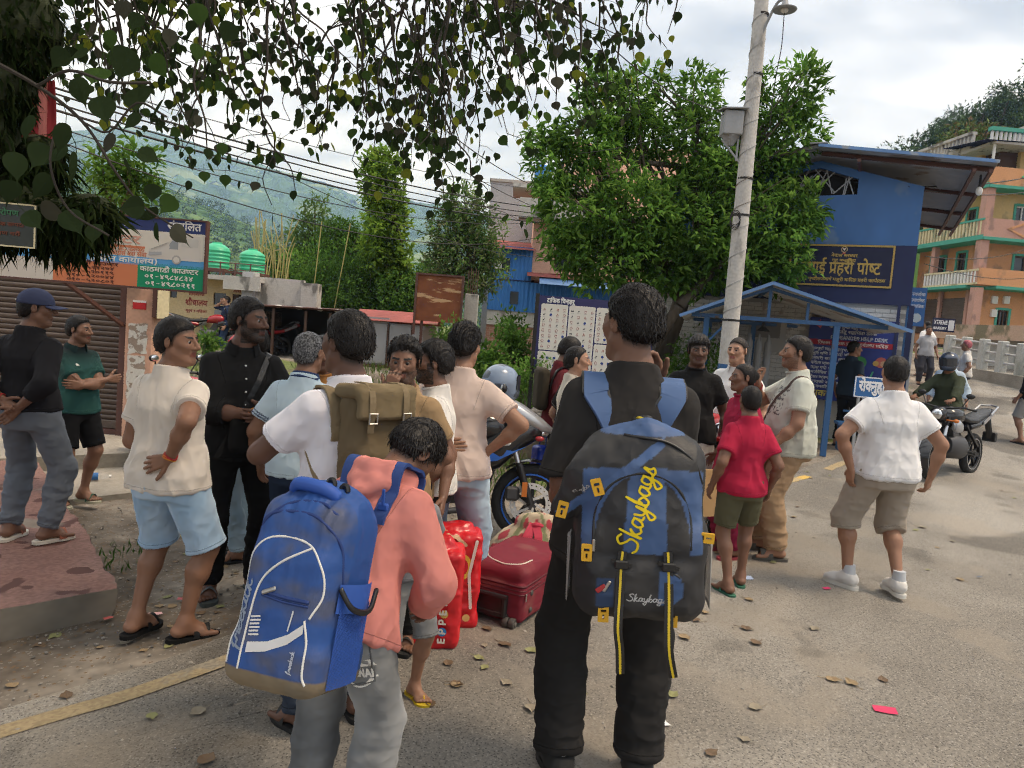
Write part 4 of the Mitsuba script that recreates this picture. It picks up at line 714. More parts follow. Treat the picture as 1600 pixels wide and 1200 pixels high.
sg = thing('street_sign', 'dark blue shop sign with white letters on the street wall', 'sign'); o = V(*(16.43, 29.00, 3.03)); fo = WALLF(*o); put('panel', xf(prism(sbox(-.42, -.26, .44, .26), .06), *fo), 'sign_navy', sg); printed('lettering', words_([('XTREME', .15, -.38, .02, .52, (.6, .6, .62)), ('BAKERY', .10, -.38, -.18, .50, (.6, .6, .62))], (fo[0], fo[1] + fo[0][:, 2] * .06), 3) + [(on_wall(sbox(.18, -.20, .40, .20), fo, .062, .003), (.55, .55, .57))], sg)
gh = thing('pink_house', 'narrow pink house glimpsed behind the police post roof', 'house'); put('wall', box(19.9, 22.8, 46, 52, 2, 9.6), 'pink_trim', gh); put('window', box(21.6, 22.5, 45.9, 45.99, 6.0, 7.4), 'glass_dark', gh); put('window', box(21.6, 22.5, 45.9, 45.99, 3.4, 4.8), 'glass_dark', gh); put('slab', box(19.8, 23.2, 45.5, 46.1, 5.0, 5.2), 'rail_cream', gh)
RW = thing('retaining_wall', 'long mossy retaining wall across the road below the corner house', 'wall'); a, b = V(*(17.28, 30.00, 1.76)), V(*(18.78, 24.00, 2.02)); zt0, zt1 = (17.12, 30.00, 3.11)[2], (17.86, 26.50, 3.15)[2]
d_ = unit((b - a) * [1, 1, 0]); fr = (np.stack([d_, V(0, 0, 1), np.cross(d_, V(0, 0, 1))], 1), V(a[0], a[1], 0)); put('wall', densify(at(fr, rect(-.2, 14, -.5, zt0 - .55, -.4, 0)), .8), 'retain', RW); put('coping', densify(at(fr, rect(-.3, 14, zt0 - .55, zt0, -.6, .35)), .4), 'mossy', RW)
mat('retain', pri(plaster((.34, .35, .33), (.44, .44, .41), (.22, .23, .20), .58, .7), .95)); mat('mossy', pri(plaster((.40, .27, .19), (.48, .36, .27), (.09, .10, .05), .50, .9), .95))
RL = thing('bridge_railing', 'concrete post and pipe railing along the far side of the road', 'railing'); P0, P1 = V(*(13.90, 24.00, 1.49)), V(*(14.71, 20.00, 1.24)); zb0 = P0[2]
for k in range(10):
    t = k / 6.; p = P0 + (P1 - P0) * t; put('post', densify(box(p[0] - .12, p[0] + .12, p[1] - .12, p[1] + .12, p[2] - .5, p[2] + 1.0, .03), .2), 'retain', RL)
for zz in (.35, .62, .88): put('rail', tube([P0 + V(0, 0, zz), P0 + (P1 - P0) * 1.5 + V(0, 0, zz)], .035, 8), 'greywall', RL)
put('kerb', [beam(P0 + V(0, 0, -.2), P0 + (P1 - P0) * 1.5 + V(0, 0, -.2), .5, .55)], 'concrete', RL)
bs = thing('road_sign', 'tall blue road information sign with white text beside the police post', 'sign'); o = V(*(8.74, 16.50, 2.77)); fo = WALLF(*o, yaw=-.3); put('panel', xf(prism(sbox(-.16, -.42, .16, .42), .03), *fo), 'board_blue2', bs); put('post', box(o[0] - .03, o[0] + .03, o[1] + .02, o[1] + .07, 0, o[2] + .4), 'tin_grey', bs); printed('lettering', words_([('नगरपालिका', .07, -.13, .24 - .13 * k, .26, W8) for k in range(3)], (fo[0], fo[1] + fo[0][:, 2] * .03), 2) + [(on_wall(Point(0, -.24).buffer(.10), fo, .033, .002), (.5, .55, .55))], bs)
# ---------------- traffic-sign board
TB = thing('traffic_sign_board', 'white board of small traffic signs in a navy frame behind the crowd', 'notice board'); yb = 9.5; fo = WALLF(0, yb, 0)
put('board', box(.26, 1.74, yb, yb + .04, 1.08, 2.06), 'sign_navy2', TB); mat('sign_navy2', pri((.02, .02, .09), .4)); cells = [(.295, 1.375, .635, 1.96), (.65, 1.12, .985, 1.96), (.295, 1.12, .635, 1.36), (1.0, 1.51, 1.34, 1.96), (1.0, 1.12, 1.72, 1.495), (1.355, 1.51, 1.72, 1.96)]
pr_ = [(on_wall(sbox(a, b, c, d).buffer(-.02).buffer(.02), fo, .001, .002), (.62, .60, .54)) for a, b, c, d in cells] + [(on_wall(sbox(.27, 1.085, 1.73, 1.115), fo, .001, .002), (.5, .48, .45))]
for (a, b, c, d) in cells:
    nx = max(2, int((c - a) / .075)); ny = max(2, int((d - b - .05) / .066))
    for i in range(nx):
        for j in range(ny):
            x = a + (c - a) * (i + .5) / nx; z = b + .015 + (d - b - .05) * (j + .5) / ny; kd = rng.integers(0, 7); bl = (j < 3 and i > 0 and rng.random() < .5) or rng.random() < .05; s_ = .017
            if kd < 2: g = Point(x, z).buffer(s_, 6).difference(Point(x, z).buffer(s_ * .72, 6)); cl = (.30, .05, .05)
            elif kd < 4: g = Polygon([(x - s_, z - s_ * .8), (x + s_, z - s_ * .8), (x, z + s_)]); g = g.difference(g.buffer(-.005)); cl = (.30, .06, .05)
            elif kd == 4: g = sbox(x - s_, z - s_ * .5, x + s_, z + s_ * .5); cl = (.04, .04, .05)
            else: g = shapely.union_all([LineString([(x - s_ * .7, z - s_ * .6), (x + s_ * .6, z + s_ * .6)]).buffer(.004), Point(x, z).buffer(s_ * .5, 5)]); cl = (.05, .05, .06)
            if bl: g, cl = Point(x, z).buffer(s_, 7), (.02, .05, .22)
            pr_.append((on_wall(g, fo, .0035, .001), cl)); pr_.append((on_wall(sbox(x - s_, z - s_ * 1.6, x + s_, z - s_ * 1.35), fo, .0035, .001), (.25, .25, .25)))
printed('signs', pr_, TB); printed('lettering', words_([('ट्राफिक चिन्हहरू', .055, .36, 1.978, .36, (.72, .71, .68))], fo, 3), TB)
for x_ in (.24, 1.76): put('post', box(x_ - .025, x_ + .025, yb, yb + .05, .2, 2.08), 'dark', TB)
# ================================================================ TREES AND PLANTS
mat('bark', bumped(pri(rgb(lambda p, n, uv: mix((.055, .042, .032), (.15, .125, .10), fbm(p.x * 12, p.y * 12, p.z * 3, 4))), .95), lambda p, n, uv: .012 * fbm(p.x * 22, p.y * 22, p.z * 5, 4)))
scene['leaf'] = {'type': 'principledthin', 'base_color': VC, 'roughness': .45, 'diff_trans': 1.0, 'spec_trans': 0., 'eta': 1.4}
scene['leaf_far'] = two(pri(VC, .8, specular=.1))
def leaf_mesh(P, D, U, L, W, droop=.25, kind=0):
    """many leaves at once: base P, direction D, upward U, length L, width W -> vertices, faces"""
    n = len(P); D = D / np.linalg.norm(D, axis=1, keepdims=True); S = np.cross(D, U); S /= np.maximum(np.linalg.norm(S, axis=1, keepdims=True), 1e-6); N = np.cross(S, D)
    L, W = np.broadcast_to(L, (n,))[:, None], np.broadcast_to(W, (n,))[:, None]
    mid = P + D * L * .45 + N * L * .06; tip = P + D * L - N * L * droop; a = mid + S * W * .5 - N * W * .12; b = mid - S * W * .5 - N * W * .12
    v = np.stack([P, a, b, mid, tip], 1).reshape(-1, 3); k = (np.arange(n) * 5)[:, None]
    f = np.concatenate([k + [0, 1, 3], k + [0, 3, 2], k + [1, 4, 3], k + [3, 4, 2]], 0); return v, f
def limb(a, b, r0, r1, bend=.06, n=6, seed=0):
    r = np.random.default_rng(seed); a, b = V(*a), V(*b); L = np.linalg.norm(b - a); t = np.linspace(0, 1, n)
    P = a + (b - a) * t[:, None] + np.cumsum(r.normal(0, bend * L / n, (n, 3)), 0) * np.sin(t * math.pi)[:, None]; return curve(P, n * 3), np.linspace(r0, r1, len(curve(P, n * 3)))
def crown(blobs, n, L, W, cols, seed, cluster=7, spread=.10, up=.2, shell=.55, droop=.25, ax=None):
    """leaf whorls spread through ellipsoids (centre, radii); returns mesh and vertex colours"""
    r = np.random.default_rng(seed); vol = np.array([b[1][0] * b[1][1] * b[1][2] if not np.isscalar(b[1]) else b[1] ** 3 for b in blobs]) ** .75
    which = r.choice(len(blobs), n, p=vol / vol.sum()); C = np.array([b[0] for b in blobs], float)[which]; Rr = np.array([np.broadcast_to(b[1], 3) for b in blobs], float)[which]
    d = r.normal(0, 1, (n, 3)); d /= np.linalg.norm(d, axis=1, keepdims=True); rad = shell + (1 - shell) * r.random(n) ** .7
    rad *= .62 + .80 * meshkit.noise(C * 3 + d * 3.0, seed)
    P = C + d * Rr * rad[:, None]; out = d * Rr; out /= np.linalg.norm(out, axis=1, keepdims=True)
    tone = r.normal(1, .14, n) * (.5 + 1.0 * meshkit.noise(P * 1.7, seed + 3))
    k = cluster; P2 = np.repeat(P, k, 0) + r.normal(0, spread, (n * k, 3)) * .55; D = np.repeat(out, k, 0) * .8 + r.normal(0, .75, (n * k, 3)) + [0, 0, up]; U = np.tile([0, 0, 1.], (n * k, 1)) + r.normal(0, .45, (n * k, 3))
    LL = L * r.uniform(.65, 1.2, n * k); v, f = leaf_mesh(P2, D, U, LL, LL * W, droop); cols = np.array(cols, float); ci = r.choice(len(cols), n * k, p=None)
    c = cols[ci] * np.repeat(tone, k)[:, None] * r.uniform(.8, 1.2, (n * k, 1)); return tm(v, f), np.repeat(c, 5, 0), P
GREEN = [(.095, .20, .036), (.125, .245, .044), (.18, .31, .062), (.068, .15, .030)]
def tree(name, label, base, blobs, n, L, W, cols, seed, trunk=.12, group=None, limbs=(), cluster=7, spread=.10, bsdf='leaf', first=.35, **kw):
    t = thing(name, label, 'tree', group); m, c, P = crown(blobs, n, L, W, cols, seed, cluster, spread, **kw); put('crown', m, bsdf, t, color=c)
    base = V(*base); cen = [V(*b[0]) for b in blobs]; top = max(cen, key=lambda q: q[2]); ms = []
    main, rr = limb(base, top, trunk, trunk * .25, .05, 7, seed); ms.append(tube(main, rr, 9))
    for i, q in enumerate(cen):
        k = int(len(main) * min(.8, first + .4 * (i / max(1, len(cen))))); c_, r_ = limb(main[k], q, rr[k] * .7, .012, .10, 5, seed + i); ms.append(tube(c_, r_, 6))
        for j in range(5):
            w = V(*q) + np.random.default_rng(seed * 7 + i * 9 + j).normal(0, 1, 3) * np.broadcast_to(blobs[i][1], 3) * .55; c2, r2 = limb(c_[len(c_) // 2], w, .5 * r_[len(r_) // 2], .005, .12, 4, seed + 50 + j); ms.append(tube(c2, r2, 4))
    for a, b, r0, r1 in limbs: c_, r_ = limb(a, b, r0, r1, .05, 6, seed + 77); ms.append(tube(c_, r_, 8))
    put('trunk', ms, 'bark', t, smooth=True); return t
B = lambda q, *r: (q, r if len(r) > 1 else r[0])
big = [B((1.42, 13.00, 5.49), .72), B((0.90, 12.60, 4.74), .62), B((1.90, 13.40, 5.12), .62), B((0.37, 12.60, 4.31), .52, .6, .62), B((0.87, 12.40, 3.66), .78, .7, .62), B((1.79, 12.60, 3.71), .9, .9, .75), B((1.42, 12.40, 2.87), .85, .8, .6), B((2.44, 12.80, 2.93), .62, .7, .55), B((0.68, 12.60, 3.01), .30, .4, .42),
    B((2.87, 13.40, 5.91), .50, .5, .62), B((2.77, 13.20, 5.03), .62), B((3.23, 13.00, 4.32), .72, .8, .72), B((2.89, 12.60, 3.48), .70), B((3.65, 13.60, 5.14), .55), B((4.49, 13.00, 5.93), .42, .5, .66), B((4.36, 13.00, 5.26), .62), B((4.09, 13.20, 4.59), .68), B((4.48, 12.40, 3.89), .42, .5, .45), B((4.04, 12.40, 3.59), .68), B((4.24, 12.20, 2.97), .42, .5, .38), B((3.51, 12.40, 3.08), .68, .7, .55), B((2.91, 12.60, 2.63), .45, .5, .28), B((3.94, 13.40, 6.21), .28, .3, .34), B((2.01, 13.20, 6.02), .3), B((0.95, 13.00, 5.85), .32), B((0.08, 12.60, 4.83), .26), B((3.94, 13.40, 5.66), .36)]
big = [(c_, tuple(np.broadcast_to(r_, 3) * (.86 if c_[2] > 3.9 else .95))) for c_, r_ in big]
tree('street_tree', 'large leafy green tree spreading over the traffic board and the shelter', (2.35, 13.2, .3), big, 3300, .160, .40, GREEN, 11, .20, cluster=8, spread=.10, limbs=[((2.25, 13.00, 1.27), (2.71, 12.60, 2.21), .13, .09), ((2.71, 12.60, 2.21), (3.46, 12.60, 3.10), .10, .04), ((2.3, 13.2, .3), (1.59, 13.00, 2.99), .14, .06)], droop=.30, shell=.5)
YG = [(.17, .28, .04), (.22, .32, .05), (.13, .23, .035)]
tree('slender_tree', 'tall slender yellow-green tree rising above the rusty board', (-3.0, 24, .6), [B((-4.62, 24.00, 6.34), .62, .7, .5), B((-4.63, 24.00, 5.58), .55, .7, .7), B((-4.38, 24.00, 4.59), .62, .8, .7), B((-4.36, 24.00, 3.62), .68, .8, .6), B((-4.25, 24.00, 5.17), .5), B((-4.63, 24.00, 3.97), .5), B((-4.06, 24.00, 3.20), .6)], 900, .22, .5, YG, 12, .14, cluster=7, spread=.2)
tree('bushy_tree', 'rounded bushy green tree in front of the grey building', (-1.2, 21, .5), [B((-1.77, 21.00, 4.87), .62), B((-2.11, 21.00, 4.18), .62), B((-1.22, 21.00, 4.16), .6), B((-1.56, 21.00, 3.51), .85), B((-2.19, 21.00, 3.29), .5), B((-0.79, 21.00, 3.31), .42), B((-1.38, 21.00, 2.73), .7, .7, .45)], 1300, .16, .4, [(.10, .19, .05), (.13, .23, .06), (.16, .23, .08), (.19, .21, .11)], 13, .13, cluster=7, spread=.16)
tree('feathery_tree', 'thin feathery tree with sparse foliage before the hills', (-7.6, 29, .6), [B((-8.07, 29.00, 5.48), .5, .6, .45), B((-8.32, 29.00, 4.61), .7, .7, .5), B((-7.44, 29.00, 4.43), .6), B((-7.81, 29.00, 3.55), 1.0, .9, .6), B((-8.52, 29.00, 3.74), .5)], 520, .22, .4, [(.11, .18, .05), (.13, .21, .06)], 14, .10, cluster=6, spread=.3)
for i, (c, rx, lab) in enumerate([((-6.03, 27.00, 3.85), 1.0, 'dark green bushy tree at the foot of the slender tree'), ((-6.22, 25.00, 2.58), 1.15, 'round green tree just above the kiosk roof'), ((-4.56, 24.00, 2.34), 1.15, 'dense green tree left of the rusty board'), ((-3.51, 24.00, 2.63), .95, 'low spreading tree just behind the rusty board'), ((-9.16, 30.00, 3.28), 1.0, 'low green tree behind the bamboo poles')]):
    c = V(*c); rr = np.random.default_rng(60 + i); bl = [(tuple(c + rr.normal(0, .5, 3) * rx * [1.1, .6, .75]), (rx * rr.uniform(.45, .75),) * 3) for _ in range(7)] + [(tuple(c - [0, 0, rx]), (rx, rx, rx * .8))]
    tree('bushy_tree', lab, (c[0], c[1], .4), bl, 950, .16, .42, [[(.06, .13, .025), (.085, .16, .032)], GREEN, [(.075, .15, .03), (.095, .18, .04)], GREEN, [(.10, .18, .045), (.12, .21, .05)]][i], 61 + i, .12, cluster=7, spread=.18)
# a yellow-green shrub in front of the mountain, over the shop sign
tree('leafy_shrub', 'light green leafy branch rising behind the shop signboard', (-6.6, 11.5, .2), [B((-6.26, 11.50, 3.40), .30), B((-5.93, 11.50, 3.59), .34), B((-6.06, 11.50, 3.22), .34), B((-6.46, 11.50, 3.55), .25)], 150, .14, .6, [(.09, .19, .03), (.12, .22, .04)], 17, .05, cluster=6, spread=.12)
# shrubs and tall grass behind the crowd
def shrub(name, lab, c, r, n, L, W, cols, seed, group=None, up=.4):
    c = V(*c); rr = np.random.default_rng(seed); t = thing(name, lab, 'shrub', group); bl = [(tuple(c + rr.normal(0, .42, 3) * r), tuple(np.array(np.broadcast_to(r, 3)) * rr.uniform(.5, .8))) for _ in range(6)]
    m, col, P = crown(bl, n, L, W, cols, seed, 6, .09, up, .3); put('foliage', m, 'leaf', t, color=col); ms = []
    for j in range(7): a = V(c[0] + rr.normal(0, .1), c[1] + rr.normal(0, .1), max(0, c[2] - 1.3 * np.broadcast_to(r, 3)[2])); c_, r_ = limb(a, P[rr.integers(len(P))], .012, .004, .1, 4, seed + j); ms.append(tube(c_, r_, 4))
    put('stem', ms, 'bark', t)
SG = [(.11, .22, .04), (.15, .26, .055), (.08, .17, .03)]
for i, (c, r, n, L, W, lab) in enumerate([((-0.05, 13.00, 1.26), (.42, .4, .42), 170, .13, .42, 'green shrub left of the traffic board'), ((-0.21, 14.00, 1.70), (.25, .3, .42), 110, .09, .5, 'tall thin shrub against the brick base of the tin house'), ((-0.38, 12.00, 1.00), (.3, .3, .25), 90, .17, .35, 'broad-leaved green plant behind the man with the hand on his hip'), ((0.21, 9.60, 0.91), (.30, .3, .32), 190, .07, .5, 'low weedy shrub beside the front of the parked motorcycle'), ((2.91, 12.50, 1.29), (.4, .4, .4), 190, .10, .4, 'shrub under the leaning trunk beside the shelter'), ((2.94, 14.00, 1.46), (.4, .4, .3), 130, .10, .45, 'shrub behind the dark-haired man in black'), ((-6.58, 16.00, 0.73), (.3, .3, .3), 70, .14, .4, 'low shrub at the corner of the toilet building'), ((-5.58, 12.00, 0.69), (.12, .2, .45), 80, .12, .4, 'weeds growing at the edge of the shop pilaster'), ((-1.34, 15.00, 1.16), (.3, .3, .35), 110, .12, .3, 'leafy weeds under the rusty board')]):
    shrub('shrub', lab, c, np.array(r), n, L, W, SG, 200 + i)
def blades(x0, x1, y0, y1, n, h, w, cols, seed, zf=gz, keep=None):
    r = np.random.default_rng(seed); P = np.column_stack([r.uniform(x0, x1, n), r.uniform(y0, y1, n)])
    if keep is not None: P = P[keep(P)]
    n = len(P); P = np.column_stack([P, zf(P[:, 0], P[:, 1])]); D = np.column_stack([r.normal(0, .32, (n, 2)), np.ones(n)]); L = h * r.uniform(.5, 1.2, n)
    v, f = leaf_mesh(P, D, np.column_stack([r.normal(0, 1, (n, 2)), np.zeros(n)]), L, w, .18); c = np.array(cols)[r.integers(len(cols), size=n)] * r.uniform(.7, 1.25, (n, 1)); return tm(v, f), np.repeat(c, 5, 0)
m1, c1 = blades(-.9, .6, 11, 13.5, 1500, .75, .03, [(.09, .17, .04), (.12, .20, .05)], 31); m2, c2 = blades(-7, 2.2, 10.5, 18, 5200, .22, .02, [(.08, .14, .03), (.13, .17, .05)], 32, keep=lambda P: meshkit.fbm(np.column_stack([P * .6, P[:, :1] * 0]), 3, 4) > .52); m3, c3 = blades(-3.9, -2.9, 8.3, 11, 500, .5, .025, [(.09, .17, .04), (.07, .13, .03)], 33)
m4, c4 = blades(-2.75, -2.35, 4.55, 5.2, 70, .08, .012, [(.06, .12, .03)], 34); m5, c5 = blades(-.3, 1.2, 6.9, 9.2, 500, .28, .016, [(.09, .15, .04), (.12, .17, .05)], 35)
tagged('grass', [m1, m2, m3, m4, m5], 'leaf', 'clumps of tall green grass behind the crowd', 'grass', kind='stuff', color=np.vstack([c1, c2, c3, c4, c5]))
# yellow bamboo poles behind the old wall
BP = thing('bamboo_clump', 'clump of pale yellow bamboo poles behind the old wall', 'bamboo'); mat('bamboo', pri((.36, .30, .11), .6))
for k in range(30):
    x = (-8.05, 23.00, 2.61)[0] + rng.uniform(-.1, .95); put('pole', tube(curve([(x, 23 + rng.normal(0, .2), 1.8), (x + rng.normal(0, .08), 23, 3.2), (x + rng.normal(0, .25), 23, 3.7 + rng.uniform(-.3, .9))], 10), .016, 5), 'bamboo', BP)
for x in (.55, 2.3): put('pole', tube([((-8.05, 23.00, 2.61)[0] + 1.5 + x * .4, 23, 1.8), ((-8.05, 23.00, 2.61)[0] + 1.6 + x * .5, 23, 4.4)], .016, 5), 'bamboo', BP)
# stones of the low rubble wall
mat('stone_grey', pri(plaster((.13, .12, .105), (.22, .20, .18), (.06, .06, .05), .55, 4), .95)); mat('earth', bumped(pri(conc((.07, .058, .042), (.16, .135, .10), 6), .95), lambda p, n, uv: .03 * fbm(p.x * 9, p.y * 9, p.z * 9, 4)))
LW = thing('rubble_wall', 'low tumbledown wall of grey stones and earth behind the motorcycle', 'wall'); put('bank', densify(box(-.55, 1.0, 8.6, 9.3, -.1, .58, .2), .12), 'earth', LW)
for k in range(70):
    x, y, z = rng.uniform(-.6, 1.0), 8.58 + rng.uniform(-.08, .5), rng.uniform(.35, .72); s_ = rng.uniform(.04, .10); m = ball((0, 0, 0), (s_, s_ * .8, s_ * .7), 2); m.vertices = m.vertices * (.75 + .5 * meshkit.noise(np.asarray(m.vertices) * 30 + k))[:, None]; put('stone', xf(m, rotz(rng.uniform(0, 6)), (x, y, z)), 'stone_grey', LW)
# woods on the slopes
def wood(name, lab, pts, hs, n, L, cols, seed, bsdf='leaf_far'):
    r = np.random.default_rng(seed); ms, cs = [], []
    for p, h in zip(pts, hs):
        bl = [((p[0] + r.normal(0, .22 * h), p[1] + r.normal(0, .2 * h), p[2] + h * r.uniform(.4, .95)), (h * r.uniform(.14, .27),) * 3) for _ in range(7)]; m, c, _ = crown(bl, n, L * h, .6, cols, int(r.integers(1e6)), 3, .06 * h, .2, .5); ms.append(m); cs.append(c * r.uniform(.7, 1.25))
    tagged(name, ms, bsdf, lab, 'trees', kind='stuff', color=np.vstack(cs))
cr = np.array([(p[0], p[2]) for p in R2]); r_ = np.random.default_rng(77); pts, hs = [], []
for _ in range(130):
    t = r_.uniform(.5, 1.0); xx = r_.uniform(cr[0, 0], 115); zz = 2 + (np.interp(xx, cr[:, 0], cr[:, 1]) - 6) * t ** 1.15; yy = 50 + 70 * t; pts.append((xx * yy / 120, yy, zz - 3)); hs.append(r_.uniform(5, 9))
wood('hillside_forest', 'dense dark green trees covering the steep hillside behind the corner house', pts, hs, 130, .075, [(.045, .085, .030), (.06, .105, .035), (.08, .12, .045)], 5)
HT = [(47.44, 100, 25.93), (50.00, 102, 27.39), (51.24, 100, 28.05), (53.27, 100, 29.36), (55.02, 100, 32.94), (53.02, 98.00, 30.24), (60.96, 105, 35.79), (62.99, 105, 37.06), (65.44, 105, 38.53), (54.56, 96.00, 30.64)]
for i, c in enumerate(HT):
    c = V(*c); rr = np.random.default_rng(400 + i); h = 5.5; bl = [(tuple(c + rr.normal(0, 1, 3) * [1.4, 1, 1.3] - [0, 0, 1.5]), (rr.uniform(.9, 1.6),) * 3) for _ in range(7)]
    tree('hill_tree', 'dark tree standing along the crest of the right-hand hillside', (c[0], c[1], c[2] - 7), bl, 420, .42, .5, [(.05, .09, .035), (.065, .11, .04)], 410 + i, .2, group='trees along the right hill crest', cluster=5, spread=.5, bsdf='leaf_far')
tree('rooftop_plant', 'bushy light green plants growing on the roof terrace of the corner house', (22.6, 44, 13), [B((25.74, 46.00, 15.00), .9, 1, .7), B((26.87, 46.00, 15.24), .9, 1, .7), B((25.06, 46.00, 14.31), .7, 1, .5), B((27.57, 46.00, 15.22), .6, 1, .5)], 300, .35, .4, [(.12, .19, .06), (.16, .20, .07), (.22, .16, .09)], 19, .06, cluster=5, spread=.3, bsdf='leaf_far')
r_ = np.random.default_rng(78); pts, hs = [], []; h1 = np.array([(p[0], p[2]) for p in R1])
for _ in range(900):
    t = r_.random() ** .8; y = 160 + 460 * t; xx = r_.uniform(-520, 60); zz = -10 + (np.interp(xx, h1[:, 0], h1[:, 1]) + 10) * t ** 1.15; pts.append((xx * y / 620, y, zz - 2)); hs.append(r_.uniform(5, 10) * (1 if r_.random() > .1 else 1.4))
wood('hillside_trees', 'countless small trees over the near wooded slope on the left', pts, hs, 26, .16, [(.030, .065, .020), (.045, .085, .025), (.07, .11, .035)], 6)
# ================================================================ POLE, LAMP, WIRES
mat('pole_concrete', bumped(pri(plaster((.40, .385, .36), (.50, .48, .45), (.26, .25, .23), .60, 3.), .9), lambda p, n, uv: .002 * fbm(p.x * 30, p.y * 30, p.z * 12, 3)))
UP_ = thing('utility_pole', 'tall grey concrete lamp pole wound with wire, blue at its foot, beside the shelter', 'utility pole')
put('shaft', tube([(3.0, 10.5, .1), (2.97, 10.5, 7.4)], [.125, .085], 24), 'pole_concrete', UP_, smooth=40); put('painted_foot', tube([(3.0, 10.5, .1), (2.995, 10.5, 1.35)], [.129, .124], 24), 'blue_post', UP_, smooth=40)
t = np.linspace(0, 1, 420); z_ = 1.9 + 4.6 * t; a_ = t * 2 * math.pi * 13 + .6 * np.sin(t * 19); r_ = .127 - .04 * z_ / 7.4 + .004
put('wound_wire', tube(np.column_stack([3.0 - .004 * z_ + r_ * np.cos(a_), 10.5 + r_ * np.sin(a_), z_]), .005, 4), 'tin_grey', UP_)
for z in (1.95, 3.4, 3.9, 5.3, 6.1): put('band', tube([(2.99, 10.5, z), (2.99, 10.5, z + .03)], .127 - .04 * z / 7.4 + .004, 20), 'dark', UP_)
put('wire_coil', [tube(np.array([(2.87 + .07 * math.cos(q) , 10.36, 3.30 + .10 * math.sin(q) + .02 * k) for q in np.linspace(0, 6.28, 16)]), .006, 4) for k in range(4)], 'dark', UP_)
lp = thing('street_lamp', 'dish-shaped street lamp on a short arm near the pole top', 'street lamp'); put('arm', tube(curve([(2.98, 10.45, 5.75), (3.05, 10.4, 6.0), (3.14, 10.32, 6.22), (3.20, 10.2, 6.2)], 14), .02, 7), 'tin_grey', lp); put('shade', xf(lathe([(0, .12), (.03, .12), (.05, .05), (.16, .0), (.15, -.012), (.05, .01), (0, .01)], 22), None, (3.20, 10.2, 6.08)), 'tin_grey', lp, smooth=40); put('bulb', ball((3.20, 10.2, 6.07), (.05, .05, .035)), 'white_paint', lp, smooth=True); put('cable', tube(curve([(3.20, 10.2, 6.05), (3.21, 10.2, 5.6), (3.18, 10.22, 5.2), (3.19, 10.3, 4.6)], 20), .006, 4), 'dark', lp)
jb = thing('junction_box', 'old grey sheet-metal fuse box with a sloping lid hung on the pole', 'box'); put('body', box(2.60, 2.86, 10.38, 10.62, 4.48, 4.80, .01), 'tin_grey', jb); put('lid', slab_to(box(0, .36, 0, .34, 0, .015), (2.55, 10.33, 4.80), (1, 0, .06), (0, 1, .1)), 'tin_grey', jb); put('funnel', xf(lathe([(.13, 0), (.05, -.13), (.02, -.14), (0, -.14)], 4, 0, 2 * math.pi), None, (2.73, 10.5, 4.48)), 'tin_grey', jb); put('bracket', [beam((2.62, 10.5, 4.42), (2.9, 10.5, 4.12), .025), beam((2.84, 10.5, 4.45), (2.84, 10.5, 4.15), .025), beam((2.8, 10.5, 4.75), (3.0, 10.5, 4.72), .03)], 'tin_grey', jb)
def sag(a, b, s, n=26): a, b = V(*a), V(*b); t = np.linspace(0, 1, n); return a + (b - a) * t[:, None] - np.array([0, 0, 1.]) * (4 * s * t * (1 - t))[:, None]
mat('cable', pri((.022, .021, .021), .6))
wl = 'black overhead power cable crossing from the upper left to the houses'
for i, (a, b, s, r) in enumerate([((-6.76, 9.00, 4.26), (1.84, 26.00, 5.79), .35, .016), ((-6.76, 9.00, 4.20), (1.85, 26.00, 5.61), .38, .013), ((-6.76, 9.00, 4.09), (1.86, 26.00, 5.51), .42, .013), ((-6.76, 9.00, 4.00), (1.87, 26.00, 5.35), .40, .018), ((-6.76, 9.00, 3.84), (1.85, 26.00, 5.61), .75, .009), ((-6.75, 9.00, 3.76), (1.88, 26.00, 5.31), 1.1, .010), ((-6.77, 9.00, 4.39), (1.78, 26.00, 6.43), .35, .007)]):
    w = thing('power_cable', wl, 'cable', 'bundle of power cables over the shop and the yard'); scene[w] = mikit.ply(tube(sag(a, b, s), r, 5), 'cable')
for lab, pts, r in (('long thin wire sagging from the leaves to the fuse box', sag((0.89, 9.00, 4.95), (2.62, 10.5, 4.8), .12), .007), ('wire running from the roof eave towards the upper right houses', sag((6.30, 12.60, 4.46), (15.35, 22.00, 7.46), .15), .013), ('second wire under the roof eave running to the right', sag((6.52, 12.60, 4.43), (15.40, 22.00, 7.04), .2), .010), ('low wire looping in front of the corner house balconies', sag((7.45, 14.00, 3.54), (17.00, 24.00, 6.05), .35), .008), ('slack wire before the corner house ground floor', sag((7.46, 14.00, 3.40), (17.16, 24.00, 4.85), .3), .008), ('thin cross wire between the trees and the grey building', sag((-2.23, 14.00, 4.95), (1.76, 26.00, 5.45), .2), .010), ('thin wire crossing the sky above the slender tree', sag((-1.53, 12.00, 4.75), (1.14, 24.00, 6.02), .25), .010), ('wire dipping past the tin house', sag((-4.67, 14.00, 4.18), (1.82, 24.00, 4.02), .5), .008), ('taut wire from the street tree to the pole', sag((0.77, 12.00, 4.44), (2.66, 10.40, 4.77), .1), .005)):
    w = thing('wire', lab, 'wire'); scene[w] = mikit.ply(tube(pts, r, 5), 'cable')
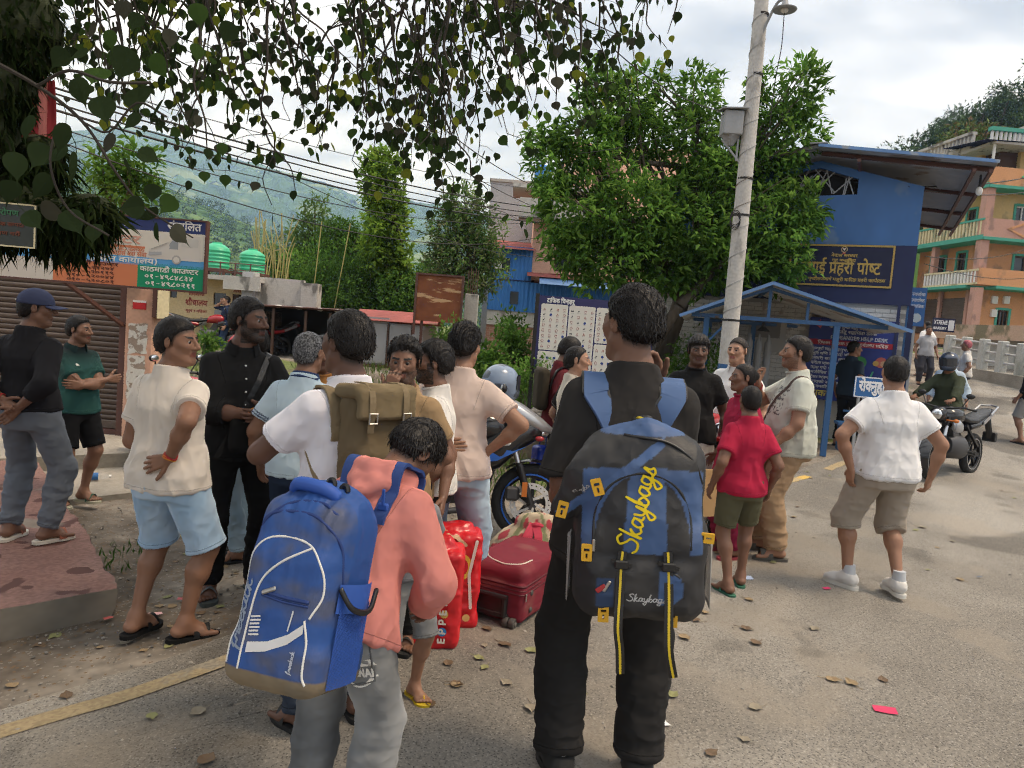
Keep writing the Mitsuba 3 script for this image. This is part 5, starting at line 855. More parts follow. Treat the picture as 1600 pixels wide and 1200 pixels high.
# ================================================================ THE OVERHANGING PIPAL TREE (its trunk stands left of the camera)
PT = thing('pipal_tree', 'dark overhanging pipal tree with hanging heart-shaped leaves across the top of the view', 'tree')
ms = []
for a, b, r0, r1, sd in (((-3.6, 2.6, -.1), (-3.3, 2.7, 3.2), .42, .36, 1), ((-3.3, 2.7, 3.0), (-1.2, 3.6, 3.9), .20, .10, 2), ((-3.3, 2.7, 3.2), (-2.2, 4.6, 4.4), .20, .09, 3), ((-1.2, 3.6, 3.9), (1.6, 4.9, 4.35), .10, .03, 4), ((-2.2, 4.6, 4.4), (.6, 6.0, 5.1), .09, .03, 5), ((-2.1, 3.1, 3.5), (-1.0, 2.6, 3.2), .06, .02, 6), ((-1.7, 3.3, 3.7), (.3, 3.7, 3.6), .06, .02, 7)):
    c_, q_ = limb(a, b, r0, r1, .05, 7, sd); ms.append(tube(c_, q_, 10))
put('trunk', ms, 'bark', PT, smooth=True)
hs_ = [(0, 0), (.30, .06), (.46, .22), (.50, .40), (.44, .58), (.28, .76), (.12, .90), (.035, 1.02), (.0, 1.30)]      # half outline of a heart leaf with a drip tip: x, along
vs, fs = [(0, 0, 0)], []; mid = [(0, 0, y) for x, y in hs_]
L_ = [(-x, y, .10 * x + .10 * y * y) for x, y in hs_]; R_ = [(x, y, .10 * x + .10 * y * y) for x, y in hs_]; M_ = [(0, y, .10 * y * y) for x, y in hs_]
vv = np.array(L_ + M_ + R_, float); n9 = len(hs_); ff = []
for k in range(n9 - 1):
    for o in (0, n9): ff += [[o + k, o + k + 1, o + n9 + k + 1], [o + k, o + n9 + k + 1, o + n9 + k]]
HEART = tm(vv, ff); PETI = tube([(0, 0, 0), (.02, -.3, .05), (0, -.62, .22)], .014, 4)
LV_ = []; tw = []; r_ = np.random.default_rng(21)
TW = [((-0.68,4.22,3.02),(-0.59,3.97,2.53)),((-0.90,5.51,4.28),(-0.79,5.43,3.34)),((-0.52,6.09,4.62),(-0.47,6.09,3.43)),((-0.32,4.38,3.78),(-0.22,4.34,2.99)),((-0.85,5.44,4.04),(-0.84,5.45,2.77)),((-0.91,5.53,3.78),(-0.67,5.48,2.72)),((-0.71,5.57,3.60),(-0.59,5.55,2.76)),((-0.48,4.36,3.21),(-0.33,4.44,2.57)),((-0.77,5.54,4.19),(-0.75,5.43,2.88)),((-1.19,6.11,4.57),(-0.86,6.15,3.14)),((-0.67,4.56,3.68),(-0.69,4.52,2.65)),((-0.73,5.81,3.56),(-0.57,5.73,2.84)),((-1.06,5.37,4.16),(-0.85,5.39,3.15)),((-0.86,4.12,3.23),(-0.65,4.08,2.52)),((-2.93,4.97,3.95),(-2.93,5.04,3.24)),((-1.41,4.51,3.41),(-1.29,4.43,2.93)),((-1.15,5.53,3.91),(-0.83,5.44,2.78)),((-2.06,4.85,3.33),(-1.95,4.94,2.68)),((-2.38,4.75,3.45),(-2.43,4.71,2.95)),((-1.41,5.33,3.49),(-1.46,5.26,2.79)),((-1.43,4.19,3.19),(-1.39,4.20,2.74)),((0.24,3.97,3.29),(0.34,3.88,2.88)),((-0.33,6.04,4.28),(0.00,5.79,3.31)),((-0.41,4.65,3.65),(-0.36,4.67,3.02)),((-1.35,5.64,4.17),(-1.22,5.90,2.98)),((-2.82,4.48,3.70),(-2.67,4.48,2.93)),((-0.51,5.02,3.67),(-0.31,4.88,2.95)),((-0.17,4.85,4.45),(0.04,4.87,3.42)),((-1.61,4.53,3.62),(-1.30,4.52,2.62)),((-2.92,5.92,4.17),(-2.94,5.82,3.01)),((-0.57,5.47,4.30),(-0.45,5.24,3.38)),((-2.41,5.91,4.07),(-2.23,5.87,3.40)),((-0.95,5.92,4.60),(-0.65,5.84,3.43)),((-0.76,5.34,4.09),(-0.53,5.33,3.16)),((-1.80,4.73,3.14),(-1.55,4.67,2.71)),((-1.98,4.29,3.56),(-1.81,4.40,2.91)),((0.28,5.70,4.28),(0.50,5.85,3.39)),((-2.34,4.90,3.08),(-2.25,5.06,2.67)),((-1.97,3.96,3.28),(-1.93,3.95,2.61)),((0.03,5.54,4.32),(0.25,5.48,3.41)),((-0.45,5.51,4.24),(-0.54,5.63,2.93)),((-2.86,4.64,3.70),(-2.48,4.43,2.94)),((-0.31,3.61,3.40),(-0.12,3.64,2.76)),((-1.48,5.20,4.14),(-1.44,5.01,3.29)),((-0.45,3.72,3.21),(-0.31,3.65,2.45)),((-0.42,4.37,3.53),(-0.21,4.29,2.73)),((-1.99,5.69,4.16),(-1.86,5.70,3.00)),((-0.71,5.58,4.74),(-0.62,5.86,3.54)),((-2.10,5.13,4.33),(-2.03,5.27,3.22)),((-2.58,5.90,3.66),(-2.60,5.75,2.81)),((-0.01,3.65,3.72),(0.05,3.57,2.94)),((0.21,5.34,4.64),(0.41,5.47,3.43)),((-2.77,5.15,3.93),(-2.81,5.24,2.90)),((-1.74,4.57,3.48),(-1.85,4.73,3.01)),((-1.22,4.49,3.21),(-1.25,4.40,2.63)),((-0.68,4.50,3.72),(-0.66,4.52,2.76)),((-2.13,3.77,3.05),(-2.11,3.85,2.52)),((-1.66,3.72,3.23),(-1.61,3.70,2.70)),((-0.29,5.43,4.16),(-0.12,5.30,3.33)),((-0.89,5.94,3.48),(-0.83,5.87,2.89)),((-0.40,5.08,4.22),(-0.36,5.15,3.32)),((-2.46,4.09,3.38),(-2.26,4.00,2.69)),((-2.42,4.31,3.16),(-2.50,4.42,2.80)),((-2.96,5.04,3.53),(-2.92,5.25,2.93)),((-0.94,4.28,3.50),(-0.85,4.16,2.58)),((0.63,4.97,4.01),(0.75,4.80,3.47)),((-0.47,5.56,3.64),(-0.40,5.66,2.83)),((-0.21,3.90,3.56),(0.06,3.75,2.75)),((-2.72,4.64,3.37),(-2.62,4.85,2.77)),((-2.60,4.94,3.40),(-2.48,5.18,2.83)),((-2.28,5.24,3.27),(-2.39,5.30,2.65)),((-3.67,5.65,4.08),(-3.38,5.71,3.17)),((-0.14,3.68,3.47),(-0.10,3.88,2.73)),((-1.34,5.64,3.97),(-1.02,5.58,3.06)),((-0.76,4.92,3.55),(-0.68,4.87,2.95)),((-1.72,4.16,3.80),(-1.45,4.05,2.86)),((0.10,5.39,4.15),(0.45,5.51,3.63)),((-0.97,5.30,3.79),(-1.00,5.39,3.28)),((-2.38,4.68,3.81),(-2.14,4.59,2.67)),((-1.80,3.92,3.49),(-1.68,3.82,2.63)),((-0.00,5.81,4.34),(0.17,5.89,3.72)),((-0.98,4.03,3.23),(-0.91,3.99,2.61)),((-2.45,4.90,3.74),(-2.50,5.03,2.83)),((-0.05,3.64,3.27),(0.07,3.83,2.74)),((-1.70,4.02,3.11),(-1.48,4.00,2.58)),((-2.59,4.57,3.70),(-2.72,4.68,2.97)),((-3.66,5.73,4.44),(-3.30,5.66,3.21)),((0.78,4.46,3.95),(0.76,4.48,3.42)),((0.64,5.52,4.19),(0.64,5.50,3.54)),((-1.15,4.46,3.59),(-0.87,4.42,2.63)),((0.48,4.43,4.45),(0.67,4.34,3.41)),((-1.08,4.96,4.38),(-1.13,4.98,3.25)),((-2.97,4.89,4.09),(-2.77,4.86,3.00)),((-0.66,4.92,3.25),(-0.60,4.95,2.66)),((-0.50,4.24,3.36),(-0.52,4.22,2.50)),((-2.66,5.19,3.81),(-2.50,5.21,3.15)),((0.69,6.03,4.95),(0.78,5.98,3.73)),((-2.68,5.28,3.66),(-2.68,5.31,3.14)),((-1.62,4.80,3.84),(-1.40,4.86,2.80)),((-0.98,5.55,3.80),(-1.24,5.51,3.02)),((-0.53,5.19,3.63),(-0.79,5.19,2.92)),((-2.53,5.36,4.22),(-1.72,5.31,3.65)),((-3.52,5.74,4.26),(-3.12,5.73,3.78)),((-0.81,4.22,3.38),(-1.32,4.14,2.96)),((-1.24,5.23,3.56),(-0.61,5.20,3.13)),((-0.76,5.20,4.22),(-1.16,5.22,3.72)),((-2.59,4.97,3.54),(-3.13,5.16,3.34)),((-3.16,5.36,3.74),(-2.40,5.28,3.27)),((-0.96,4.93,3.76),(-0.15,4.81,3.39)),((-1.63,5.21,4.16),(-1.02,5.38,3.86)),((-1.25,5.06,3.72),(-1.46,4.95,3.27)),((-1.96,5.62,3.96),(-1.29,5.63,3.25)),((-2.20,4.00,3.42),(-2.01,4.08,2.92)),((-1.78,5.74,4.09),(-2.16,5.64,3.53)),((-1.49,4.71,3.91),(-2.02,4.46,3.14)),((-3.28,5.80,4.09),(-2.69,5.72,3.35)),((-1.97,4.61,3.59),(-2.31,4.50,3.03)),((-3.39,5.67,3.62),(-2.99,5.75,2.95)),((-2.66,4.78,3.39),(-2.13,4.80,3.18)),((-1.52,4.29,3.52),(-1.84,4.46,3.36)),((-2.45,4.55,3.61),(-1.99,4.56,3.29)),((-3.02,5.99,4.18),(-2.04,5.90,3.88)),((-2.83,5.43,3.55),(-2.34,5.28,3.12)),((-0.26,5.68,4.16),(0.40,5.80,3.91)),((-0.21,4.31,3.46),(0.41,4.55,3.13)),((-2.53,4.29,3.60),(-2.11,4.36,3.24)),((-1.45,4.79,3.92),(-0.71,4.93,3.52)),((-0.00,3.99,3.35),(0.43,4.08,3.21)),((-1.03,4.62,3.87),(-0.47,4.89,3.79)),((-2.74,4.48,3.59),(-2.16,4.40,3.10)),((-0.64,5.25,3.91),(0.12,5.52,3.34)),((0.08,5.17,4.03),(-0.42,5.21,3.62)),((-1.90,5.17,3.53),(-1.11,5.04,2.99)),((-1.49,4.20,3.29),(-1.48,4.20,2.19)),((-1.58,4.20,3.04),(-1.25,4.20,2.28)),((-0.89,5.00,3.48),(-0.52,5.00,2.48)),((-0.71,5.00,3.43),(-0.36,5.00,2.37)),((-0.60,5.00,3.30),(-0.60,5.00,2.42)),((-0.07,5.20,4.36),(0.31,5.20,3.14)),((0.03,5.00,4.03),(0.11,5.00,3.04)),((0.12,5.40,4.49),(0.53,5.40,3.12)),((0.27,5.40,4.33),(0.64,5.40,3.22)),((-0.46,5.00,3.87),(-0.13,5.00,2.86)),((-1.51,3.20,2.97),(-1.33,3.20,2.29)),((-1.18,4.60,3.63),(-0.98,4.60,2.60))]
for top, low in TW:
    a, b = V(*top), V(*low); d = b - a; L = np.linalg.norm(d); n = max(3, int(L / .11)); c = a + d * np.linspace(0, 1, n)[:, None] + np.cumsum(r_.normal(0, .034, (n, 3)) * [1, 1, .3], 0); c[:, 2] -= .0; tw.append(tube(curve(c, n * 3), np.linspace(.009, .0022, len(curve(c, n * 3))), 4))
    for k in range(1, n):
        for q in range(r_.choice([1, 1, 2])): LV_.append((c[k] + r_.normal(0, .03, 3), r_.uniform(.036, .072), r_.random()))
        if r_.random() < .42:
            e_ = c[k] + V(r_.normal(0, .14), r_.normal(0, .14), r_.uniform(-.12, .02)); tw.append(tube([c[k], (c[k] + e_) / 2 + V(0, 0, .015), e_], [.003, .002, .0012], 3))
            for q in range(4): LV_.append((c[k] + (e_ - c[k]) * r_.uniform(.4, 1.05) + r_.normal(0, .02, 3), r_.uniform(.034, .068), r_.random()))
put('twigs', tw, 'twig', PT, kind='stuff'); mat('twig', pri((.035, .028, .022), .8))
LB = {'leaf_dark': (.030, .046, .020), 'leaf_green': (.050, .090, .024), 'leaf_yellow': (.19, .22, .03), 'leaf_grey': (.066, .066, .048)}
for k_, c_ in LB.items(): scene[k_] = {'type': 'principledthin', 'base_color': {'type': 'rgb', 'value': list(c_)}, 'roughness': .55, 'diff_trans': .45 if k_ != 'leaf_yellow' else 1.0, 'eta': 1.45}
def leaf_frame(rr):
    down = unit(V(rr.normal(0, .30), rr.normal(0, .30), -1)); side = unit(np.cross(down, V(rr.normal(), rr.normal(), .15))); return np.stack([side, down, np.cross(side, down)], 1)
LV_.sort(key=lambda q: -q[1] / np.linalg.norm(q[0] - EYE)); cam_leaf = lambda t: 'leaf_dark' if t < .52 else 'leaf_green' if t < .76 else 'leaf_yellow' if t < .87 else 'leaf_grey'
one = {k_: mikit.ply(cat([HEART, PETI]), k_) for k_ in LB}; rest = {k_: [] for k_ in LB}
for i, (p, s_, t_) in enumerate(LV_):
    R_m = leaf_frame(r_); o = p + R_m[:, 1] * s_ * .5; k_ = cam_leaf(t_)
    if i < 296:
        M = np.eye(4); M[:3, :3] = R_m * s_; M[:3, 3] = o; put('leaf', {**one[k_], 'to_world': T(M.tolist())}, None, PT, raw=True)
    else: rest[k_].append(xf(HEART, R_m, o, s_))
for k_, m in rest.items():
    if m: put('foliage', m, k_, PT, kind='stuff')
# its crown above and left of the frame: leaf mass added to shade the leaves below
m, c, _ = crown([((-2.6, 3.2, 4.6), (1.6, 1.4, .9)), ((-.6, 4.2, 5.2), (1.8, 1.4, .6)), ((-3.0, 1.2, 4.2), (1.6, 1.4, 1.0)), ((1.2, 4.4, 5.4), (1.2, 1.0, .5)), ((-3.5, .2, 4.9), (2.6, 2.4, .8)), ((-.6, 1.2, 5.4), (2.6, 2.2, .7)), ((-5, 3, 5.0), (1.8, 2., .8))], 2400, .12, .8, [(.04, .075, .018), (.06, .09, .02)], 91, 5, .25); put('upper_crown', m, 'leaf', PT, color=c, kind='stuff')
# near leafy branch at the left with larger leaves
NBR = thing('leafy_branch', 'near branch with large glossy dark leaves drooping before the shop signboard', 'branch')
br = curve([(-1.40, 1.90, 2.20), (-1.27, 1.95, 2.14), (-1.18, 2.00, 2.07), (-1.09, 2.00, 1.95), (-1.05, 2.05, 1.88), (-1.00, 2.10, 1.84), (-0.92, 2.10, 1.80)], 40); put('stem', [tube(br, np.linspace(.006, .002, len(br)), 6), tube(curve([(-1.27, 1.95, 2.14), (-1.16, 1.90, 2.17), (-1.06, 1.90, 2.15), (-0.98, 1.95, 2.17)], 14), .004, 5), tube(curve([(-1.22, 1.95, 2.04), (-1.23, 1.95, 1.94), (-1.21, 2.00, 1.84), (-1.10, 2.00, 1.78)], 16), .003, 5), tube(curve([(-1.18, 2.00, 2.07), (-1.11, 2.00, 2.05), (-1.04, 2.00, 2.13), (-0.96, 2.00, 2.10)], 14), .003, 5)], 'twig', NBR)
big_spots = [(-1.15,2.13,2.27,0.088),(-1.21,2.04,2.16,0.070),(-1.13,1.97,2.18,0.074),(-1.14,2.20,2.19,0.094),(-0.90,1.83,2.07,0.063),(-1.02,1.81,2.06,0.065),(-1.00,1.91,2.06,0.052),(-1.15,1.87,2.00,0.071),(-1.34,2.24,1.99,0.092),(-1.26,2.02,1.99,0.069),(-1.40,2.19,1.92,0.083),(-1.31,2.03,1.98,0.072),(-1.00,1.86,2.02,0.061),(-1.22,2.19,2.06,0.066),(-1.10,2.19,2.03,0.060),(-0.96,1.81,1.93,0.045),(-1.33,2.13,2.27,0.062),(-1.21,2.03,2.25,0.050),(-0.91,1.84,2.18,0.057),(-1.00,1.92,1.85,0.063),(-1.06,2.12,1.86,0.064),(-0.91,1.84,1.88,0.043),(-0.97,2.05,1.88,0.056),(-0.92,2.02,1.80,0.058),(-0.98,2.02,1.80,0.053),(-1.20,1.84,1.79,0.051),(-1.35,2.16,1.85,0.071),(-1.21,2.02,1.81,0.069),(-1.19,2.09,1.79,0.058),(-1.37,2.06,2.06,0.071),(-1.29,1.91,1.93,0.068),(-1.45,2.12,1.89,0.067),(-1.09,1.95,2.27,0.046),(-1.29,2.21,2.38,0.052),(-1.04,1.98,2.33,0.044),(-0.89,1.85,2.25,0.043),(-0.88,1.98,2.36,0.054),(-0.79,1.95,2.31,0.054),(-1.21,2.23,2.45,0.052)]
r_ = np.random.default_rng(31)
for (x, y, z, L) in big_spots:
    R_m = leaf_frame(r_); R_m = rotz(r_.uniform(-.6, .6)) @ roty(r_.normal(0, .6)) @ R_m; k_ = 'leaf_dark' if r_.random() < .75 else 'leaf_grey' if r_.random() < .5 else 'leaf_green'
    M = np.eye(4); s_ = L; M[:3, :3] = R_m * s_ * [.95, 1, 1]; M[:3, 3] = V(x, y, z) - R_m[:, 1] * s_ * .5; put('leaf', {**one[k_], 'to_world': T(M.tolist())}, None, NBR, raw=True)
# mossy limb and epiphyte clumps at the upper left
mat('moss', pri(rgb(lambda p, n, uv: mix((.010, .014, .006), (.045, .055, .020), fbm(p.x * 30, p.y * 30, p.z * 30, 3))), .95))
def strap_clump(name, lab, blobs, n, L, W, seed, cols):
    r = np.random.default_rng(seed); t = thing(name, lab, 'plant'); ms = []
    for c, rad in blobs: m = ball((0, 0, 0), 1, 3); m.vertices = np.asarray(m.vertices) * (np.array(rad) * .8) * (.8 + .4 * meshkit.fbm(np.asarray(m.vertices) * 4, 3, seed))[:, None] + np.array(c); ms.append(m)
    put('core', ms, 'moss', t, smooth=True); w = r.integers(len(blobs), size=n); C = np.array([b[0] for b in blobs])[w]; Rr = np.array([b[1] for b in blobs])[w]; d = r.normal(0, 1, (n, 3)); d /= np.linalg.norm(d, axis=1, keepdims=True)
    P = C + d * Rr * .78; D = d * .55 + np.array([0, 0, -.9]) + r.normal(0, .35, (n, 3)); v, f = leaf_mesh(P, D, d, L * r.uniform(.5, 1.3, n), W, .15); c = np.array(cols)[r.integers(len(cols), size=n)] * r.uniform(.5, 1.4, (n, 1)); put('fronds', tm(v, f), 'leaf', t, color=np.repeat(c, 5, 0)); return t
DK = [(.016, .028, .009), (.024, .038, .012), (.034, .046, .016), (.012, .020, .007)]
strap_clump('mossy_limb', 'dark shaggy moss hanging from the pipal limb in the upper left corner', [((-1.58, 2.30, 2.42), (.17, .15, .16)), ((-1.63, 2.30, 2.27), (.13, .15, .16)), ((-1.54, 2.30, 2.35), (.09, .1, .10)), ((-1.67, 2.30, 2.12), (.12, .15, .16)), ((-1.60, 2.32, 2.20), (.07, .08, .08))], 2600, .055, .010, 41, DK)
strap_clump('epiphyte_clump', 'big dark clump of hanging strap leaves left of the shop signboard', [((-1.64, 2.45, 1.87), (.17, .15, .11)), ((-1.48, 2.45, 1.85), (.13, .13, .095)), ((-1.71, 2.45, 1.99), (.14, .14, .12)), ((-1.62, 2.50, 2.05), (.10, .1, .10)), ((-1.41, 2.45, 1.89), (.075, .1, .07)), ((-1.79, 2.40, 1.83), (.16, .15, .12))], 3000, .10, .012, 42, DK)
pl = thing('hanging_plaque', 'small dark green plaque with a thin border hanging in front of the leaf clump', 'sign'); o = V(*(-1.48, 2.15, 1.80)); fo = WALLF(*o, yaw=.12); mat('plaque', pri(rgb(lambda p, n, uv: mix((.012, .018, .012), (.03, .034, .028), fbm(p.x * 20, p.y * 20, p.z * 20, 3))), .35, specular=.5)); put('panel', xf(prism(sbox(-.085, -.062, .085, .062), .008), *fo), 'plaque', pl); put('border', xf(prism(sbox(-.085, -.062, .085, .062).difference(sbox(-.081, -.058, .081, .058)), .002, .008), *fo), 'rail_cream', pl); printed('lettering', words_([('वृक्षारोपण', .016, -.06, .026, .10, (.05, .16, .08)), ('सार्वजनिक सम्पदा', .011, -.065, -.004, .12, (.16, .05, .03)), ('संरक्षण गरौं', .011, -.055, -.03, .10, (.16, .05, .03))], (fo[0], fo[1] + fo[0][:, 2] * .006), 1), pl)
rd = thing('red_cloth_post', 'rusty red post wrapped with red cloth behind the mossy limb', 'post'); put('post', tube([(-1.94, 3.00, 2.72), (-1.93, 3.00, 2.22)], .018, 8), 'tin_red', rd); mat('red_cloth', pri((.20, .010, .014), .8)); cl = densify(box(0, .16, 0, .012, -.30, 0, .004), .03); cv = np.asarray(cl.vertices); cl.vertices = cv + np.column_stack([cv[:, 0] * 0, .02 * np.sin(cv[:, 0] * 60 + cv[:, 2] * 8), cv[:, 0] * 0]); put('cloth', xf(cl, None, (-2.05, 3.00, 2.45)), 'red_cloth', rd, smooth=True)
# ---------------------------------------------------------------- people: one skin mesh each (key itself), clothes, hair, eyes and shoes as children
def ik(a, b, l1, l2, pole):
    a, b = V(*a), V(*b); d = b - a; L = np.linalg.norm(d); L2 = min(L, (l1 + l2) * .998); d = d / max(L, 1e-9); b = a + d * L2
    x = (l1 * l1 - l2 * l2 + L2 * L2) / (2 * L2); hgt = math.sqrt(max(l1 * l1 - x * x, 1e-8)); p = V(*pole); p = unit(p - d * (p @ d))
    return a + d * x + p * hgt, b
def rot_axis(v, ax, a):
    ax = unit(ax); return v * math.cos(a) + np.cross(ax, v) * math.sin(a) + ax * (ax @ v) * (1 - math.cos(a))
def hand_prims(W, d, n, side, curl=.35, spread=.05, thumb=.5, k=1.):
    """palm, four fingers and a thumb; d = towards the fingers, n = out of the palm; side +1 right, -1 left"""
    d = unit(d); n = unit(n - d * (n @ d)); t = side * np.cross(d, n); out = []
    curl = [curl] * 4 if np.isscalar(curl) else curl
    kn = [W + d * dy * k + t * x * k - n * .002 for x, dy in ((.030, .083), (.010, .088), (-.010, .084), (-.028, .076))]
    for i, K in enumerate(kn): out.append((cone(W + t * (.014 - .010 * i) * k + d * .012, K, .0145 * k, .0115 * k), .010))
    out.append((cone(W + d * .02 - t * .014 * k + n * .006, W + d * .055 - t * .016 * k + n * .007, .013 * k, .013 * k), .012))
    tips = []
    for i, (K, L) in enumerate(zip(kn, (.072, .080, .074, .058))):
        dd = unit(d + t * spread * (1.5 - i)); p = K; ax = np.cross(dd, n)
        for j, (fr, cf) in enumerate(((.46, .7), (.30, 1.1), (.24, .7))):
            dd = rot_axis(dd, ax, curl[i] * cf); q = p + dd * L * fr * k
            out.append((cone(p, q, (.0098 - .0009 * j) * k, (.0092 - .0012 * j) * k), .003)); p = q
        tips.append(p)
    p = W + d * .022 * k + t * .022 * k + n * .004; dd = unit(d * .62 + t * .72 + n * .30 * thumb)
    for L, r in ((.038, .0135), (.032, .0112), (.024, .0098)):
        q = p + dd * L * k; out.append((cone(p, q, r * k, r * .9 * k), .006)); p = q; dd = unit(dd + d * .28 + n * .16 * thumb)
    return out, tips
SK = dict(mid=(.285, .150, .095), dark=(.175, .088, .056), deep=(.120, .060, .040), light=(.37, .205, .135), tan=(.245, .125, .078))
PEOPLE = {}
def person(label, x, y, yaw, H=1.65, z0=0., skin='mid', fat=.25, wide=1., lean=(0, 0), twist=0, head=(0, 0, 0), R=None, L=None, footR=(.12, 0, 0, 10), footL=(-.12, 0, 0, 10), hip=(0, 0, 0), kneeR=(.15, 1, 0), kneeL=(-.15, 1, 0),
           shirt=None, pants=None, shoes=('sandal', (.03, .03, .03)), hair=None, beard=0., res=None, group=None, legs=True, seed=0, female=False, eyes=True, nohead=False):
    s = H / 1.70; rng = np.random.default_rng(1000 + seed); dist = math.hypot(x, y); key = thing('person', label, 'person', group)
    h = (res or min(max(.0060, dist * .00150), .016)) / s; hf = max(h * .45, .0036)
    yawr = math.radians(yaw); RZ = rotz(yawr)
    fin = lambda m: xf(m, RZ, (x, y, z0), s)
    skin_c = np.array(SK[skin] if isinstance(skin, str) else skin)
    O = V(0, 0, .90) + V(*hip); RT = rotz(math.radians(twist)) @ roty(math.radians(lean[1])) @ rotx(-math.radians(lean[0])); tf = lambda *p: O + RT @ V(*p)
    w = wide * .93; fb = fat
    torso = [(-.12, .155 * w, .105 + .03 * fb, 0, -.005), (-.02, .168 * w + .02 * fb, .118 + .03 * fb, 0, -.012), (.10, (.148 + .05 * fb) * w, .105 + .07 * fb, 0, .02 * fb), (.22, (.150 + .04 * fb) * w, .108 + .05 * fb, 0, .015 * fb),
             (.33, .166 * w + .015 * fb, .118 + .02 * fb, 0, -.005), (.385, .160 * w, .106, 0, -.012), (.44, .128 * w, .084, 0, -.018), (.49, .084 * w, .066, 0, -.018), (.555, .056, .054, 0, -.012)]
    TL = loft(O, RT, torso, .02)
    NB = tf(0, -.008, .53); hy, hp, hr = (math.radians(a) for a in head)
    RHd = rotz(math.radians(twist) * .0 + hy) @ rotx(-hp) @ roty(hr); HC = NB + (RT @ V(0, .0, .055)) + RHd @ V(0, .028, .085)
    hd = lambda *p: HC + RHd @ V(*p); RH = RHd
    # arms
    arms = {}
    for side, A in ((1, R), (-1, L)):
        A = dict(A or {}); S = tf(side * (.165 * w + .010 * fb), -.012, .412) if 'sh' not in A else V(*A['sh'])
        Wt = V(*A.get('w', (side * (.275 + .05 * fb), .05, .86))); E, W = ik(S, Wt, .285, .248, A.get('pole', (side * .35, -1, 0)))
        fd = unit(W - E); d = V(*A['d']) if 'd' in A else fd; n = V(*A['n']) if 'n' in A else V(-side, 0, 0)
        arms[side] = (S, E, W, unit(d), n, A)
    legs_ = {}
    for side, ft, kn in ((1, footR, kneeR), (-1, footL, kneeL)):
        Hj = O + rotz(math.radians(twist) * .3) @ V(side * .092 * w, 0, 0); fx, fy, fz, fa = ft; fa = math.radians(-side * fa)
        sole = {'sandal': .022, 'flip': .014, 'shoe': .02, 'none': 0.}[shoes[0]]
        A = V(fx, fy, fz + .082 + sole); K, A = ik(Hj, A, .43, .40, rotz(fa) @ V(*kn)); legs_[side] = (Hj, K, A, fa)
    body = [(TL, .0)]
    ch_arm, ch_leg, bands, hands = {}, {}, [], {}
    for side in (1, -1):
        S, E, W, d, n, A = arms[side]; fd = unit(W - E)
        pr = [cone(S, E + (S - E) * .1, .053 + .008 * fb, .038 + .006 * fb), cone(S + (E - S) * .5, E, .041, .035), cone(E, E + fd * .09, .036, .0375 + .004 * fb), cone(E + fd * .09, W, .0375 + .004 * fb, .0245)]
        kk = [.03] * 4
        hp_, tips = hand_prims(W + fd * .005, d, n, side, A.get('curl', .35), A.get('spread', .05), A.get('thumb', .5), .98 if not female else .9); hands[side] = tips
        pr += [q[0] for q in hp_]; kk += [q[1] for q in hp_]
        ch_arm[side] = chain(pr, .02, kk)
        if not A.get('hide'):
            P_ = np.array(tips + [W + d * .06 + V(.04, .04, .04), W + d * .06 - V(.04, .04, .04), W]); bands.append((P_.min(0) - .015, P_.max(0) + .015, hf))
        Hj, K, Ak, fa = legs_[side]; FR = rotz(fa); hl = V(Ak[0], Ak[1], Ak[2] - .082)
        fp = lambda *p: hl + FR @ V(*p)
        pr = [cone(Hj + V(0, 0, .02), K, .088 + .012 * fb, .056 + .006 * fb), cone(K, K + (Ak - K) * .35, .053 + .005 * fb, .050)]
        back = unit(FR @ V(0, -1, 0)); cf = K + (Ak - K) * .30 + back * .018
        pr += [cone(K + (Ak - K) * .1 + back * .005, cf, .043, .051 + .006 * fb), cone(cf, Ak, .049 + .006 * fb, .032)]
        kk = [.03] * 4
        if shoes[0] != 'shoe':
            pr += [cone(Ak, fp(0, -.03, .034), .036, .033), cone(fp(0, -.035, .032), fp(.0, .07, .026), .032, .036, FR @ V(0, 0, 1), .7), cone(Ak + V(0, 0, -.01), fp(0, .07, .035), .034, .026), cone(fp(-.028, .085, .018), fp(.03, .085, .018), .019, .019)]
            kk += [.03, .03, .03, .02]
            for i in range(5):
                q = -side * 1.; xx = (-.036 + .0175 * i) * q
                pr.append(cone(fp(xx, .09, .015), fp(xx * 1.1, .150 - .0115 * i * (1 if i else .2), .011), .0125 if i else .016, .0095 if i else .0125)); kk.append(.005)
        ch_leg[side] = chain(pr, .03, kk)
        if shoes[0] != 'shoe': bands.append((hl + V(-.07, -.07, -.02), hl + V(.07, .07, .07), max(h * .6, .005)))
    neck = cone(NB - RT @ V(0, .004, .05), hd(0, -.018, -.055), .062 if not female else .05, .054 if not female else .046)
    fem = .92 if female else 1.
    HP = [(ell(hd(0, -.014, .030), (.0745, .094, .084), RH), .02), (ell(hd(0, .026, -.030), (.060 * fem, .064, .086), RH), .03), (cone(hd(-.012, .070, -.098), hd(.012, .070, -.098), .020, .020), .03), (cone(hd(-.050, .012, -.058), hd(-.02, .055, -.092), .020, .018), .03), (cone(hd(.050, .012, -.058), hd(.02, .055, -.092), .020, .018), .03),
          (cone(hd(-.048, .058, -.012), hd(-.03, .072, -.022), .017, .017), .03), (cone(hd(.048, .058, -.012), hd(.03, .072, -.022), .017, .017), .03), (cone(hd(-.040, .070, .020), hd(.040, .070, .020), .012, .012), .02),
          (cone(hd(0, .088, .014), hd(0, .112, -.024), .0088, .0135), .010), (ell(hd(-.014, .099, -.029), (.0095, .012, .0085), RH), .006), (ell(hd(.014, .099, -.029), (.0095, .012, .0085), RH), .006),
          (cone(hd(-.019, .083, -.055), hd(.019, .083, -.055), .0075, .0075), .010), (cone(hd(-.015, .083, -.066), hd(.015, .083, -.066), .0085, .0085), .010)]
